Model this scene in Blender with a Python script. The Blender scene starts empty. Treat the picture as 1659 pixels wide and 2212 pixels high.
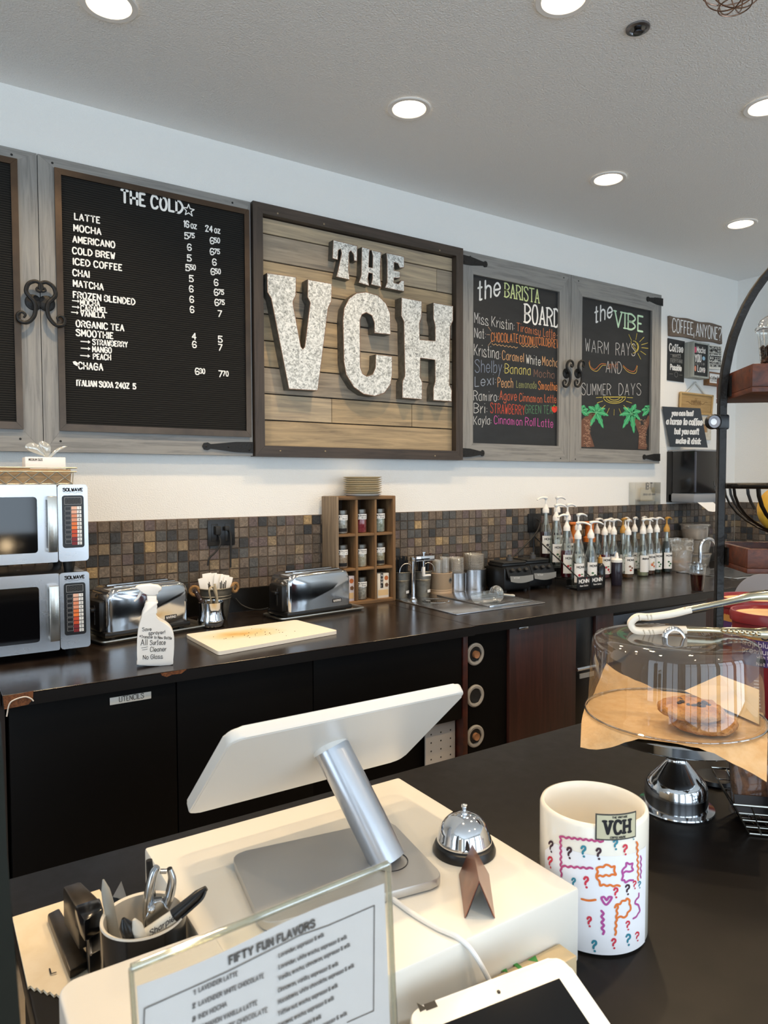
import bpy, bmesh, math, random
from mathutils import Vector, Matrix, noise
S = bpy.context.scene
COL = S.collection
R = random.Random(7)
PI = math.pi
# ---------------------------------------------------------------- camera
W_, H_, F_ = 1659., 2212., 1534.
yaw, pit, rol = math.radians(33.13), math.radians(-2.38), math.radians(-.17)
CAM = Vector((0, -3.4, 1.564))
fw = Vector((math.sin(yaw)*math.cos(pit), math.cos(yaw)*math.cos(pit), math.sin(pit)))
rt = Vector((math.cos(yaw), -math.sin(yaw), 0)); up = rt.cross(fw)
rt, up = rt*math.cos(rol)+up*math.sin(rol), -rt*math.sin(rol)+up*math.cos(rol)
cd = bpy.data.cameras.new('camera'); cam = bpy.data.objects.new('camera', cd); COL.objects.link(cam)
M = Matrix((rt, up, -fw)).transposed().to_4x4(); M.translation = CAM
cam.matrix_world = M
cd.sensor_fit = 'VERTICAL'; cd.sensor_height = 36; cd.lens = 36*F_/H_; cd.clip_start = .02
cd.dof.use_dof = True; cd.dof.focus_distance = 1.9; cd.dof.aperture_fstop = cd.lens/2.3
S.camera = cam
# ---------------------------------------------------------------- light and view
S.view_settings.view_transform = 'Standard'; S.view_settings.look = 'None'
S.view_settings.gamma = 1; S.view_settings.use_curve_mapping = False
S.view_settings.exposure = -0.2
S.cycles.max_bounces = 9; S.cycles.diffuse_bounces = 4; S.cycles.glossy_bounces = 5
S.cycles.transmission_bounces = 8; S.cycles.transparent_max_bounces = 14
S.cycles.caustics_reflective = False; S.cycles.caustics_refractive = False
S.cycles.sample_clamp_indirect = 6
S.cycles.use_adaptive_sampling = True; S.cycles.adaptive_threshold = .02
wd = bpy.data.worlds.new('daylight'); S.world = wd; wd.use_nodes = True
bg = wd.node_tree.nodes['Background']; bg.inputs[0].default_value = (.70, .85, 1, 1); bg.inputs[1].default_value = 4.9
DOWN_W, DOWN_COL = 12.5, (1, .73, .43)
CEIL = 3.23
XL, XR, YF = -3.2, 5.744, -7.0            # room
WINS = [(-2.7, -.9), (-.6, 1.2), (1.5, 3.3), (3.6, 5.4)]   # glazing in the front wall, x ranges
WZ0, WZ1 = .12, 2.95
WINL = [(-6.4, -4.7), (-4.4, -2.7)]       # glazing in the left wall, y ranges
def area(name, loc, rot, sx, sy, energy=0, portal=False, color=(1, 1, 1)):
    l = bpy.data.lights.new(name, 'AREA'); l.shape = 'RECTANGLE'; l.size = sx; l.size_y = sy
    l.energy = energy; l.color = color; l.cycles.is_portal = portal
    o = bpy.data.objects.new(name, l); COL.objects.link(o); o.location = loc; o.rotation_euler = rot
    return o
for x0, x1 in WINS:
    area('window_daylight', ((x0+x1)/2, YF-.12, (WZ0+WZ1)/2), (PI/2, 0, 0), x1-x0, WZ1-WZ0, portal=True)
for y0, y1 in WINL:
    area('window_daylight', (XL-.12, (y0+y1)/2, (WZ0+WZ1)/2), (PI/2, 0, -PI/2), y1-y0, WZ1-WZ0, portal=True)
# ---------------------------------------------------------------- helpers
def _ray(px, py): return fw+rt*((px-W_/2)/F_)-up*((py-H_/2)/F_)
def aty(px, py, y=0.): d = _ray(px, py); return CAM+d*((y-CAM.y)/d.y)
def atz(px, py, z=0.): d = _ray(px, py); return CAM+d*((z-CAM.z)/d.z)
def atx(px, py, x=0.): d = _ray(px, py); return CAM+d*((x-CAM.x)/d.x)
def lin(h):
    h = h.lstrip('#'); v = [int(h[i:i+2], 16)/255 for i in (0, 2, 4)]
    return tuple(c/12.92 if c <= .04045 else ((c+.055)/1.055)**2.4 for c in v)+(1,)
MATS = {}
class NT:
    def __init__(s, m): s.t = m.node_tree; s.n = s.t.nodes; s.b = s.n['Principled BSDF']
    def add(s, k, **kw):
        n = s.n.new(k)
        for a, v in kw.items():
            if a.startswith('i_'): n.inputs[a[2:].replace('_', ' ')].default_value = v
            else: setattr(n, a, v)
        return n
    def link(s, a, b): s.t.links.new(a, b)
def mat(name, col='808080', rough=.5, metal=0., var=None, vscale=40., vstretch=(1, 1, 1), bump=0., bscale=200.,
        trans=0., alpha=1., emit=None, estr=0., spec=None, ior=None, coat=0., rvar=0., sss=0., detail=4., lo=.35, hi=.65):
    """Principled material; var = second colour mixed in by noise, bump = noise relief."""
    if name in MATS: return MATS[name]
    m = bpy.data.materials.new(name); m.use_nodes = True; MATS[name] = m
    k = NT(m); b = k.b
    b.inputs['Base Color'].default_value = lin(col); b.inputs['Roughness'].default_value = rough; b.inputs['Metallic'].default_value = metal
    if spec is not None: b.inputs['Specular IOR Level'].default_value = spec
    if ior: b.inputs['IOR'].default_value = ior
    b.inputs['Transmission Weight'].default_value = trans; b.inputs['Alpha'].default_value = alpha
    b.inputs['Coat Weight'].default_value = coat; b.inputs['Coat Roughness'].default_value = .08
    if sss: b.inputs['Subsurface Weight'].default_value = sss; b.inputs['Subsurface Radius'].default_value = (.01, .008, .006)
    if emit: b.inputs['Emission Color'].default_value = lin(emit); b.inputs['Emission Strength'].default_value = estr
    if var or bump or rvar:
        tc = k.add('ShaderNodeTexCoord'); mp = k.add('ShaderNodeMapping'); mp.inputs['Scale'].default_value = vstretch
        k.link(tc.outputs['Object'], mp.inputs['Vector'])
    if var or rvar:
        nz = k.add('ShaderNodeTexNoise', i_Scale=vscale, i_Detail=detail, i_Roughness=.6); k.link(mp.outputs[0], nz.inputs['Vector'])
        rp = k.add('ShaderNodeValToRGB'); rp.color_ramp.elements[0].position = lo; rp.color_ramp.elements[1].position = hi
        k.link(nz.outputs['Fac'], rp.inputs['Fac'])
    if var:
        rp.color_ramp.elements[0].color = lin(col); rp.color_ramp.elements[1].color = lin(var)
        k.link(rp.outputs['Color'], b.inputs['Base Color'])
    if rvar:
        mr = k.add('ShaderNodeMapRange'); mr.inputs['To Min'].default_value = max(0, rough-rvar); mr.inputs['To Max'].default_value = rough+rvar
        k.link(nz.outputs['Fac'], mr.inputs['Value']); k.link(mr.outputs[0], b.inputs['Roughness'])
    if bump:
        n2 = k.add('ShaderNodeTexNoise', i_Scale=bscale, i_Detail=3.); k.link(mp.outputs[0], n2.inputs['Vector'])
        bp = k.add('ShaderNodeBump', i_Strength=bump, i_Distance=.01); k.link(n2.outputs['Fac'], bp.inputs['Height']); k.link(bp.outputs[0], b.inputs['Normal'])
    return m
def ramp(k, src, cols, interp='LINEAR'):
    rp = k.add('ShaderNodeValToRGB'); cr = rp.color_ramp; cr.interpolation = interp
    while len(cr.elements) < len(cols): cr.elements.new(.5)
    for e, (p, c) in zip(cr.elements, cols): e.position = p; e.color = lin(c)
    k.link(src, rp.inputs['Fac']); return rp
def wood(name, cols, axis=0, rough=.55, scale=1., bump=.15, coat=0.):
    """wood with grain running along the object's axis 0/1/2"""
    if name in MATS: return MATS[name]
    m = bpy.data.materials.new(name); m.use_nodes = True; MATS[name] = m; k = NT(m)
    tc = k.add('ShaderNodeTexCoord'); mp = k.add('ShaderNodeMapping'); k.link(tc.outputs['Object'], mp.inputs['Vector'])
    s = [60*scale]*3; s[axis] = 3.5*scale; mp.inputs['Scale'].default_value = s
    oi = k.add('ShaderNodeObjectInfo'); va = k.add('ShaderNodeVectorMath', operation='ADD'); k.link(mp.outputs[0], va.inputs[0]); k.link(oi.outputs['Random'], va.inputs[1])
    n = k.add('ShaderNodeTexNoise', i_Scale=1., i_Detail=5., i_Roughness=.62, i_Distortion=.6); k.link(va.outputs[0], n.inputs['Vector'])
    rp = ramp(k, n.outputs['Fac'], [(.28+i*.44/(len(cols)-1), c) for i, c in enumerate(cols)])
    k.link(rp.outputs[0], k.b.inputs['Base Color']); k.b.inputs['Roughness'].default_value = rough; k.b.inputs['Coat Weight'].default_value = coat
    if bump:
        bp = k.add('ShaderNodeBump', i_Strength=bump, i_Distance=.004); k.link(n.outputs['Fac'], bp.inputs['Height']); k.link(bp.outputs[0], k.b.inputs['Normal'])
    return m
class MB:
    """mesh builder"""
    def __init__(s): s.bm = bmesh.new(); s.mi = 0
    def face(s, vs):
        try: f = s.bm.faces.new(vs); f.material_index = s.mi; return f
        except ValueError: return None
    def box(s, x0, x1, y0, y1, z0, z1, bev=0., mx=None, seg=2):
        bm = bmesh.new()
        bmesh.ops.create_cube(bm, size=1)
        bmesh.ops.transform(bm, matrix=Matrix.Translation(((x0+x1)/2, (y0+y1)/2, (z0+z1)/2)) @ Matrix.Diagonal((abs(x1-x0), abs(y1-y0), abs(z1-z0), 1)), verts=bm.verts)
        if bev: bmesh.ops.bevel(bm, geom=bm.edges[:], offset=bev, segments=seg, affect='EDGES', profile=.5, clamp_overlap=True)
        if mx: bmesh.ops.transform(bm, matrix=mx, verts=bm.verts)
        return s.merge(bm)
    def merge(s, bm):
        vm = {}
        for v in bm.verts: vm[v] = s.bm.verts.new(v.co)
        for f in bm.faces: s.face([vm[v] for v in f.verts])
        bm.free(); return s
    def lathe(s, prof, c=(0, 0, 0), n=32, mx=None, cap0=False, cap1=False, a0=0., a1=2*PI):
        full = abs(a1-a0-2*PI) < 1e-6; rings = []
        m = n if full else n+1
        for r, z in prof:
            if r < 1e-6: rings.append([s.bm.verts.new((c[0], c[1], c[2]+z))]); continue
            rings.append([s.bm.verts.new((c[0]+r*math.cos(a0+(a1-a0)*i/n), c[1]+r*math.sin(a0+(a1-a0)*i/n), c[2]+z)) for i in range(m)])
        for a, b in zip(rings, rings[1:]):
            for i in range(n):
                j = (i+1) % m
                if len(a) == 1 and len(b) == 1: continue
                if len(a) == 1: s.face([a[0], b[j], b[i]])
                elif len(b) == 1: s.face([a[i], a[j], b[0]])
                else: s.face([a[i], a[j], b[j], b[i]])
        if cap0 and len(rings[0]) > 2: s.face(rings[0][::-1])
        if cap1 and len(rings[-1]) > 2: s.face(rings[-1])
        if mx:
            for rr in rings:
                for v in rr: v.co = mx @ v.co
        return s
    def tube(s, pts, r, n=8, closed=False, caps=True, sx=1., sy=1.):
        P = [Vector(p) for p in pts]; N = len(P); rings = []
        rad = r if isinstance(r, (list, tuple)) else [r]*N
        prev = None
        for i, p in enumerate(P):
            if closed: t = P[(i+1) % N]-P[i-1]
            else: t = P[min(i+1, N-1)]-P[max(i-1, 0)]
            if t.length < 1e-9: t = Vector((0, 0, 1))
            t.normalize()
            if prev is None:
                ref = Vector((0, 0, 1)) if abs(t.z) < .9 else Vector((1, 0, 0)); a = t.cross(ref).normalized()
            else:
                a = prev-t*prev.dot(t)
                a = a.normalized() if a.length > 1e-6 else t.orthogonal().normalized()
            prev = a; b = t.cross(a)
            rings.append([s.bm.verts.new(p+(a*(sx*math.cos(2*PI*k/n))+b*(sy*math.sin(2*PI*k/n)))*rad[i]) for k in range(n)])
        for i in range(N if closed else N-1):
            A, B = rings[i], rings[(i+1) % N]
            for k in range(n): s.face([A[k], A[(k+1) % n], B[(k+1) % n], B[k]])
        if caps and not closed: s.face(rings[0][::-1]); s.face(rings[-1])
        return s
    def prism(s, pts, O, U, V, depth, bev=0.):
        """2-D outline (u,v) on plane O,U,V extruded by depth along -UxV (front face at O)"""
        O, U, V = Vector(O), Vector(U), Vector(V); N = U.cross(V).normalized()
        f = [s.bm.verts.new(O+U*u+V*v) for u, v in pts]; b = [s.bm.verts.new(O+U*u+V*v-N*depth) for u, v in pts]
        s.face(f); s.face(b[::-1])
        n = len(pts)
        for i in range(n): s.face([f[i], b[i], b[(i+1) % n], f[(i+1) % n]])
        return s
    def quad(s, a, b, c, d): s.face([s.bm.verts.new(Vector(p)) for p in (a, b, c, d)]); return s
    def poly(s, pts): s.face([s.bm.verts.new(Vector(p)) for p in pts]); return s
    def grid(s, fn, nu, nv, closeu=False):
        g = [[s.bm.verts.new(Vector(fn(i/nu, j/nv))) for j in range(nv+1)] for i in range(nu+(0 if closeu else 1))]
        m = len(g)
        for i in range(nu):
            for j in range(nv): s.face([g[i][j], g[(i+1) % m][j], g[(i+1) % m][j+1], g[i][j+1]])
        return s
    def ball(s, c, rx, ry=None, rz=None, n=16, m=10, jit=0., mx=None):
        ry = ry or rx; rz = rz or rx
        def fn(u, v):
            a, b = 2*PI*u, PI*(v-.5)
            p = Vector((rx*math.cos(b)*math.cos(a), ry*math.cos(b)*math.sin(a), rz*math.sin(b)))
            if jit: p *= 1+jit*noise.noise(p*(1.5/rx)+Vector(c)*37)
            if mx: p = mx @ p
            return p+Vector(c)
        return s.grid(fn, n, m, True)
def obj(name, mb, m, parent=None, smooth=35, world=False):
    bm = mb.bm if isinstance(mb, MB) else mb
    if not isinstance(m, (list, tuple)): m = [m]
    bmesh.ops.recalc_face_normals(bm, faces=bm.faces) if len(bm.faces) < 60000 and not getattr(mb, 'keep', False) else None
    if world and parent:
        q = parent; Mx = Matrix()
        while q: Mx = q.matrix_basis @ Mx; q = q.parent
        bmesh.ops.transform(bm, matrix=Mx.inverted(), verts=bm.verts)
    me = bpy.data.meshes.new(name); bm.to_mesh(me); bm.free()
    for x in m: me.materials.append(x)
    if smooth:
        me.shade_smooth(); me.set_sharp_from_angle(angle=math.radians(smooth))
    o = bpy.data.objects.new(name, me); COL.objects.link(o)
    if parent: o.parent = parent
    return o
def tag(o, label, cat, group=None, kind=None):
    o['label'] = label; o['category'] = cat
    if group: o['group'] = group
    if kind: o['kind'] = kind
    return o
def thing(name, label, cat, loc=(0, 0, 0), rz=0., group=None):
    o = bpy.data.objects.new(name, None); COL.objects.link(o); o.empty_display_size = .05
    o.location = loc; o.rotation_euler = (0, 0, rz)
    return tag(o, label, cat, group)
def solo(name, mb, m, label, cat, loc=(0, 0, 0), rz=0., group=None, smooth=35, world=True):
    """a thing that is one mesh, its origin at its base"""
    bm = mb.bm
    if world:
        Mx = Matrix.Translation(loc) @ Matrix.Rotation(rz, 4, 'Z'); bmesh.ops.transform(bm, matrix=Mx.inverted(), verts=bm.verts)
    o = obj(name, mb, m, None, smooth); o.location = loc; o.rotation_euler = (0, 0, rz)
    return tag(o, label, cat, group)
def struct(name, mb, m, smooth=0):
    o = obj(name, mb, m, None, smooth); o['kind'] = 'structure'; o['label'] = name.replace('_', ' '); return o
def dup(root, loc=None, rz=None, label=None, group=None):
    r = root.copy(); COL.objects.link(r)
    if loc is not None: r.location = loc
    if rz is not None: r.rotation_euler = (0, 0, rz)
    if label: r['label'] = label
    if group: r['group'] = group
    for ch in list(root.children):
        c = ch.copy(); COL.objects.link(c); c.parent = r
        for g in list(ch.children):
            d = g.copy(); COL.objects.link(d); d.parent = c
    return r
def bez(pts, n=8):
    """Catmull-Rom through 2-D/3-D points"""
    P = [Vector(p) for p in pts]
    if len(P) < 3: return P
    closed = (P[0]-P[-1]).length < 1e-6
    out = []
    for i in range(len(P)-1):
        p0 = P[i-1] if i > 0 else (P[-2] if closed else P[0]*2-P[1])
        p3 = P[i+2] if i+2 < len(P) else (P[1] if closed else P[-1]*2-P[-2])
        p1, p2 = P[i], P[i+1]
        for k in range(n):
            t = k/n
            out.append(.5*((2*p1)+(p2-p0)*t+(2*p0-5*p1+4*p2-p3)*t*t+(3*p1-p0-3*p2+p3)*t**3))
    out.append(P[-1]); return out
# ---------------------------------------------------------------- stroke lettering
GL = {}
for row in '''A 4 022842 1434|B 4 0208 ~082847462505 ~052544432202|C 4 ~4738180604123243|D 4 0208 ~082846442202|E 3 38080232 0525|F 3 380802 0525
G 4 ~4738180604123243 434525|H 4 0208 4248 0545|I 0 0208|J 3 ~383322120203|K 4 0208 4804 1542|L 3 080232|M 4 0208244842|N 4 02084248
O 4 ~183846443212040618|P 4 0208 ~082847462505|Q 4 ~183846443212040618 2442|R 4 0208 ~082847462505 2542|S 4 ~4738180716354443321203|T 4 0848 2822
U 4 ~080312324348|V 4 082248|W 4 0812263248|X 4 0842 4802|Y 4 082548 2522|Z 4 08480242|0 4 ~183846443212040618|1 2 172822|2 4 ~0718384725 251202 0242
3 4 ~0718384746352515 ~2535444332120203|4 4 32380444|5 4 480805 ~052635444332120203|6 4 ~473818060412324344352504|7 4 084812|8 4 ~150607183847463515040312324344352515
9 4 ~031232444638180706153546|a 3 ~362605031222 3632|b 3 0802 ~0526353322120203|c 3 ~35261605031222 2233|d 3 3832 ~35261605031222 2233|e 3 ~04343526160503122233
f 2 ~2818071202 0626|g 3 ~362605031233 ~3631200001|h 3 0802 ~0516263532|i 0 0602 0808|j 1 ~161100 1818|k 3 0802 3604 1432|l 0 0802|m 5 0602 ~051625 2522 ~254546 4642
n 3 0602 ~05162635 3532|o 3 ~16263533221203051 6|p 3 0600 ~05162635332212|q 3 3630 ~3526160503122233|r 2 0602 ~04152626|s 3 ~35261605143332120203|t 2 ~18131222 0626
u 3 ~0603122233 3632|v 3 061236|w 4 0612243246|x 3 0632 3602|y 3 0613 3600|z 3 06360232|: 0 0505 0303|; 0 0505 0301|, 0 0301|. 0 0202|- 2 0525|! 0 0804 0202|? 4 ~0718384746242423 2222
' 0 0806|& 4 ~420617283706030212324 5|( 1 ~18060412|) 1 ~08161402|/ 3 0238|+ 4 2723 0545|# 4 1218 3238 0646 0444|* 3 2824 0735 0537'''.replace('\n', '|').split('|'):
    k = row.split(' ', 2); st = []
    for q in k[2].replace('0516 6', '05166').split(' '):
        cur = q.startswith('~'); q = q.lstrip('~')
        pts = [(int(q[i]), int(q[i+1])) for i in range(0, len(q)-1, 2)]
        st.append((cur, pts))
    GL[k[0]] = (int(k[1]), st)
GL['o'] = (3, [(True, [(1, 6), (2, 6), (3, 5), (3, 3), (2, 2), (1, 2), (0, 3), (0, 5), (1, 6)])])
def text_width(s, gap=1.9, space=2.6): return sum((GL[c][0]+gap) if c in GL else space for c in s)-gap
def ribbon(mb, pts, w, O, U, V, N=None, lift=0., thick=0.):
    """flat stroke with round ends through 2-D points (already in metres along U,V)"""
    P = [Vector((p[0], p[1])) for p in pts]
    Q = [P[0]]
    for p in P[1:]:
        if (p-Q[-1]).length > 1e-6: Q.append(p)
    for i in range(1, len(Q)-1):                  # break at sharp turns
        if (Q[i]-Q[i-1]).normalized().dot((Q[i+1]-Q[i]).normalized()) < .3:
            ribbon(mb, Q[:i+1], w, O, U, V, N, lift, thick); ribbon(mb, Q[i:], w, O, U, V, N, lift+.00005, thick); return
    h = w/2
    def w3(p): return O+U*p.x+V*p.y+N*lift
    vs = lambda p: mb.bm.verts.new(w3(p))
    if len(Q) == 1:
        mb.face([vs(Q[0]+Vector((math.cos(a), math.sin(a)))*h*1.15) for a in [PI*k/4 for k in range(8)]])
    else:
        L, Rr = [], []
        for i, p in enumerate(Q):
            a = (Q[i]-Q[i-1]).normalized() if i else (Q[1]-Q[0]).normalized()
            b = (Q[i+1]-Q[i]).normalized() if i < len(Q)-1 else a
            t = a+b
            t = t.normalized() if t.length > .35 else b
            n = Vector((-t.y, t.x)); c = max(.5, n.dot(Vector((-a.y, a.x))))
            L.append(p+n*h/c); Rr.append(p-n*h/c)
        lv = [vs(p) for p in L]; rv = [vs(p) for p in Rr]
        for i in range(len(Q)-1): mb.face([rv[i], rv[i+1], lv[i+1], lv[i]])
        for p, t, A, B in ((Q[0], Q[0]-Q[1], lv[0], rv[0]), (Q[-1], Q[-1]-Q[-2], rv[-1], lv[-1])):
            t = t.normalized(); n = Vector((-t.y, t.x))
            mb.face([A, vs(p+(t*.85-n*.5 if A is lv[0] else t*.85-n*.5)*h), vs(p+(t*.85+n*.5)*h), B])
def text(mb, s, O, U, V, width, cap, stroke, lift=.001, gap=1.9, space=2.6, slant=0., jit=0., wob=0.):
    """stroke lettering: s runs from O along U for `width` metres with capitals `cap` metres high along V"""
    O, U, V = Vector(O), Vector(U).normalized(), Vector(V).normalized(); N = U.cross(V).normalized()
    kx = width/max(.1, text_width(s, gap, space)); ky = cap/6; x = 0
    for c in s:
        if c not in GL: x += space; continue
        w, st = GL[c]; jy = R.uniform(-jit, jit); js = 1+R.uniform(-jit, jit)*.25
        for cur, pts in st:
            q = [((x+px+slant*(py-2)), (py-2)*js+jy) for px, py in pts]
            if cur: q = bez([Vector((a, b)) for a, b in q], 4)
            ribbon(mb, [(a[0]*kx, a[1]*ky) for a in q], stroke, O, U, V, N, lift)
        x += w+gap
    return mb
def text_px(mb, s, a, b, cap, stroke, y, cv=lambda x, y: (x, y), **kw):
    """lettering on an x-z plane at depth y from baseline point a to baseline point b (photo pixels), cap height in photo pixels"""
    A, B = aty(*cv(*a), y), aty(*cv(*b), y); x0, y0 = cv(*a); x1, y1 = cv(a[0], a[1]-cap)
    T = aty(x0, y1, y)
    return text(mb, s, A, B-A, Vector((0, 0, 1)), (B-A).length, T.z-A.z, stroke, **kw)
GL['&'] = (4, [(True, [(4, 2), (0, 7), (1, 8), (2, 8), (3, 7), (0, 4), (0, 3), (1, 2), (2, 2), (4, 4)])])
# ---------------------------------------------------------------- setting
m_wall = mat('painted_wall', 'f1f0ec', .75, bump=.35, bscale=170)
m_ceil = mat('painted_ceiling', 'f0f0ee', .85, bump=.5, bscale=150)
m_floor = mat('plank_floor', '9c8f7e', .5, var='857866', vscale=8)
m_frame = mat('dark_window_frame', '2a2a2a', .4)
struct('floor', MB().box(XL-.1, XR+.1, YF-.1, .1, -.1, 0), m_floor)
struct('ceiling', MB().box(XL-.1, XR+.1, YF-.1, .1, CEIL, CEIL+.1), m_ceil)
struct('wall_back', MB().box(XL-.1, XR+.1, 0, .1, 0, CEIL), m_wall)
struct('wall_right', MB().box(XR, XR+.1, YF-.1, 0, 0, CEIL), m_wall)
b = MB(); xs = [XL-.1]+[v for w in WINS for v in w]+[XR+.1]
for i in range(0, len(xs), 2): b.box(xs[i], xs[i+1], YF-.1, YF, 0, CEIL)
for x0, x1 in WINS: b.box(x0, x1, YF-.1, YF, 0, WZ0); b.box(x0, x1, YF-.1, YF, WZ1, CEIL)
struct('wall_front', b, m_wall)
b = MB(); ys = [YF]+[v for w in WINL for v in w]+[0]
for i in range(0, len(ys), 2): b.box(XL-.1, XL, ys[i], ys[i+1], 0, CEIL)
for y0, y1 in WINL: b.box(XL-.1, XL, y0, y1, 0, WZ0); b.box(XL-.1, XL, y0, y1, WZ1, CEIL)
struct('wall_left', b, m_wall)
wn = 0
for x0, x1 in WINS:
    wn += 1; b = MB(); zm = 1.95; xm = (x0+x1)/2
    for q in ((x0, x0+.06, WZ0, WZ1), (x1-.06, x1, WZ0, WZ1), (x0, x1, WZ0, WZ0+.06), (x0, x1, WZ1-.06, WZ1), (x0, x1, zm-.025, zm+.025), (xm-.025, xm+.025, WZ0, WZ1)):
        b.box(q[0], q[1], YF-.08, YF-.02, q[2], q[3])
    struct('window_%d' % wn, b, m_frame)
for y0, y1 in WINL:
    wn += 1; b = MB(); ym = (y0+y1)/2
    for q in ((y0, y0+.06, WZ0, WZ1), (y1-.06, y1, WZ0, WZ1), (y0, y1, WZ0, WZ0+.06), (y0, y1, WZ1-.06, WZ1), (ym-.025, ym+.025, WZ0, WZ1)):
        b.box(XL-.08, XL-.02, q[0], q[1], q[2], q[3])
    struct('window_%d' % wn, b, m_frame)
# slate mosaic backsplash: every tile its own bevelled face block, colour picked per tile
def tile_mat():
    m = bpy.data.materials.new('slate_mosaic'); m.use_nodes = True; k = NT(m)
    at = k.add('ShaderNodeAttribute', attribute_name='pick')
    rp = ramp(k, at.outputs['Fac'], [(0, '3a3d41'), (.12, '776c62'), (.28, '655d55'), (.42, '595b5c'), (.56, '857a6e'), (.68, '75675a'), (.8, '6c6060'), (.9, '94836a'), (.95, '57504a'), (.98, 'b39a72')], 'CONSTANT')
    tc = k.add('ShaderNodeTexCoord'); n = k.add('ShaderNodeTexNoise', i_Scale=48., i_Detail=7., i_Roughness=.72, i_Distortion=1.6); k.link(tc.outputs['Object'], n.inputs['Vector'])
    mx = k.add('ShaderNodeMix', data_type='RGBA', blend_type='OVERLAY'); mx.inputs[0].default_value = .85
    r2 = ramp(k, n.outputs['Fac'], [(.3, '6c6864'), (.5, 'acaaa8'), (.7, 'e8e4e0')])
    k.link(rp.outputs[0], mx.inputs[6]); k.link(r2.outputs[0], mx.inputs[7]); k.link(mx.outputs[2], k.b.inputs['Base Color'])
    k.b.inputs['Roughness'].default_value = .55
    bp = k.add('ShaderNodeBump', i_Strength=.7, i_Distance=.008); k.link(n.outputs['Fac'], bp.inputs['Height']); k.link(bp.outputs[0], k.b.inputs['Normal'])
    return m
m_tile = tile_mat(); m_grout = mat('grout', '6a5848', .9)
TP = .0518; TZ = 1.392
def tiles(name, n, rows, place):
    b = MB(); pick = []; rr = random.Random(5)
    for i in range(n):
        for j in range(rows):
            z1 = TZ-j*TP-.0012-rr.uniform(0, .0015); z0 = TZ-(j+1)*TP+.0012; a0 = i*TP+.0012+rr.uniform(0, .0012); a1 = (i+1)*TP-.0012-rr.uniform(0, .001)
            d = .009+rr.uniform(0, .003); e = .002; c = rr.random()
            q = [(a0, .004, z0), (a1, .004, z0), (a1, .004, z1), (a0, .004, z1)]
            f = [(a0+e, d, z0+e), (a1-e, d, z0+e), (a1-e, d, z1-e), (a0+e, d, z1-e)]
            v = [b.bm.verts.new(place(*p)) for p in q+f]
            for ff in ((4, 5, 6, 7), (0, 1, 5, 4), (1, 2, 6, 5), (2, 3, 7, 6), (3, 0, 4, 7)): b.face([v[t] for t in ff]); pick.append(c)
    a0, a1 = 0, n*TP; zb = TZ-rows*TP
    v = [b.bm.verts.new(place(*p)) for p in ((a0, 0, zb), (a1, 0, zb), (a1, 0, TZ), (a0, 0, TZ), (a0, .005, zb), (a1, .005, zb), (a1, .005, TZ), (a0, .005, TZ))]
    b.mi = 1
    for ff in ((4, 5, 6, 7), (0, 1, 5, 4), (1, 2, 6, 5), (2, 3, 7, 6), (3, 0, 4, 7)): b.face([v[t] for t in ff]); pick.append(0)
    o = struct(name, b, [m_tile, m_grout])
    at = o.data.attributes.new('pick', 'FLOAT', 'FACE'); at.data.foreach_set('value', pick)
    return o
tiles('trim_1', int((XR+.5)/TP), 7, lambda a, d, z: (XR-.0015-a, -d, z))
tiles('trim_2', 44, 7, lambda a, d, z: (XR-d, -.014-a, z))
struct('backsplash_back', MB().box(-2.2, XR-.001, -.0155, -.0005, .9145, 1.029), mat('black_splash', '121110', .3))  # black backsplash strip on the wall between countertop and tiles
# ---------------------------------------------------------------- ceiling fittings
m_trimw = mat('white_enamel', 'ece9e4', .45); m_lens = mat('lit_lens', 'ffffff', .5, emit='ffe6c0', estr=14)
def downlight(loc, label):
    t = thing('recessed_light', label, 'ceiling light', loc, group='recessed downlights in the ceiling')
    obj('trim_ring', MB().lathe([(.098, -.001), (.098, -.004), (.094, -.007), (.076, -.006), (.072, -.002)], n=40), m_trimw, t)
    obj('lens', MB().lathe([(.074, -.003), (.04, -.0045), (0, -.005)], n=32), m_lens, t)
    l = bpy.data.lights.new('downlight', 'SPOT'); l.energy = DOWN_W*4; l.color = DOWN_COL; l.spot_size = math.radians(130); l.spot_blend = .75; l.shadow_soft_size = .045
    o = bpy.data.objects.new('downlight_lamp', l); COL.objects.link(o); o.parent = t; o.location = (0, 0, -.03)
    return t
for (x, y), lb in zip(((.592, -.753), (1.868, -.753), (3.213, -.745), (4.489, -.755), (1.901, -1.63), (3.194, -1.63)),
        ('round recessed ceiling light above the letter board menu, top left', 'round recessed ceiling light above the metal letter sign', 'round recessed ceiling light above the chalkboards',
         'round recessed ceiling light nearest the far corner', 'round recessed ceiling light cut by the top edge, left of the sprinkler', 'round recessed ceiling light cut by the right edge')):
    downlight((x, y, CEIL), lb)
for x, y in ((.6, -1.63), (4.47, -1.63), (.6, -2.5), (1.9, -2.5), (3.19, -2.5), (-.68, -.75), (-.68, -1.63), (.6, -4.2), (1.9, -4.2)):
    l = bpy.data.lights.new('downlight', 'SPOT'); l.energy = DOWN_W*4; l.color = DOWN_COL; l.spot_size = math.radians(130); l.spot_blend = .75; l.shadow_soft_size = .045
    o = bpy.data.objects.new('room_downlight', l); COL.objects.link(o); o.location = (x, y, CEIL-.03)
m_chrome = mat('chrome', 'e2e4e8', .06, 1.); m_dchrome = mat('dark_chrome', '55565a', .2, 1.)
t = thing('sprinkler_head', 'small round chrome sprinkler escutcheon in the ceiling', 'sprinkler', (2.25, -1.668, CEIL))
obj('escutcheon', MB().lathe([(.043, 0), (.042, -.006), (.03, -.008), (.027, -.003), (.012, -.002)], n=32), mat('steel_grey', '8d8d90', .25, 1.), t)
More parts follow.
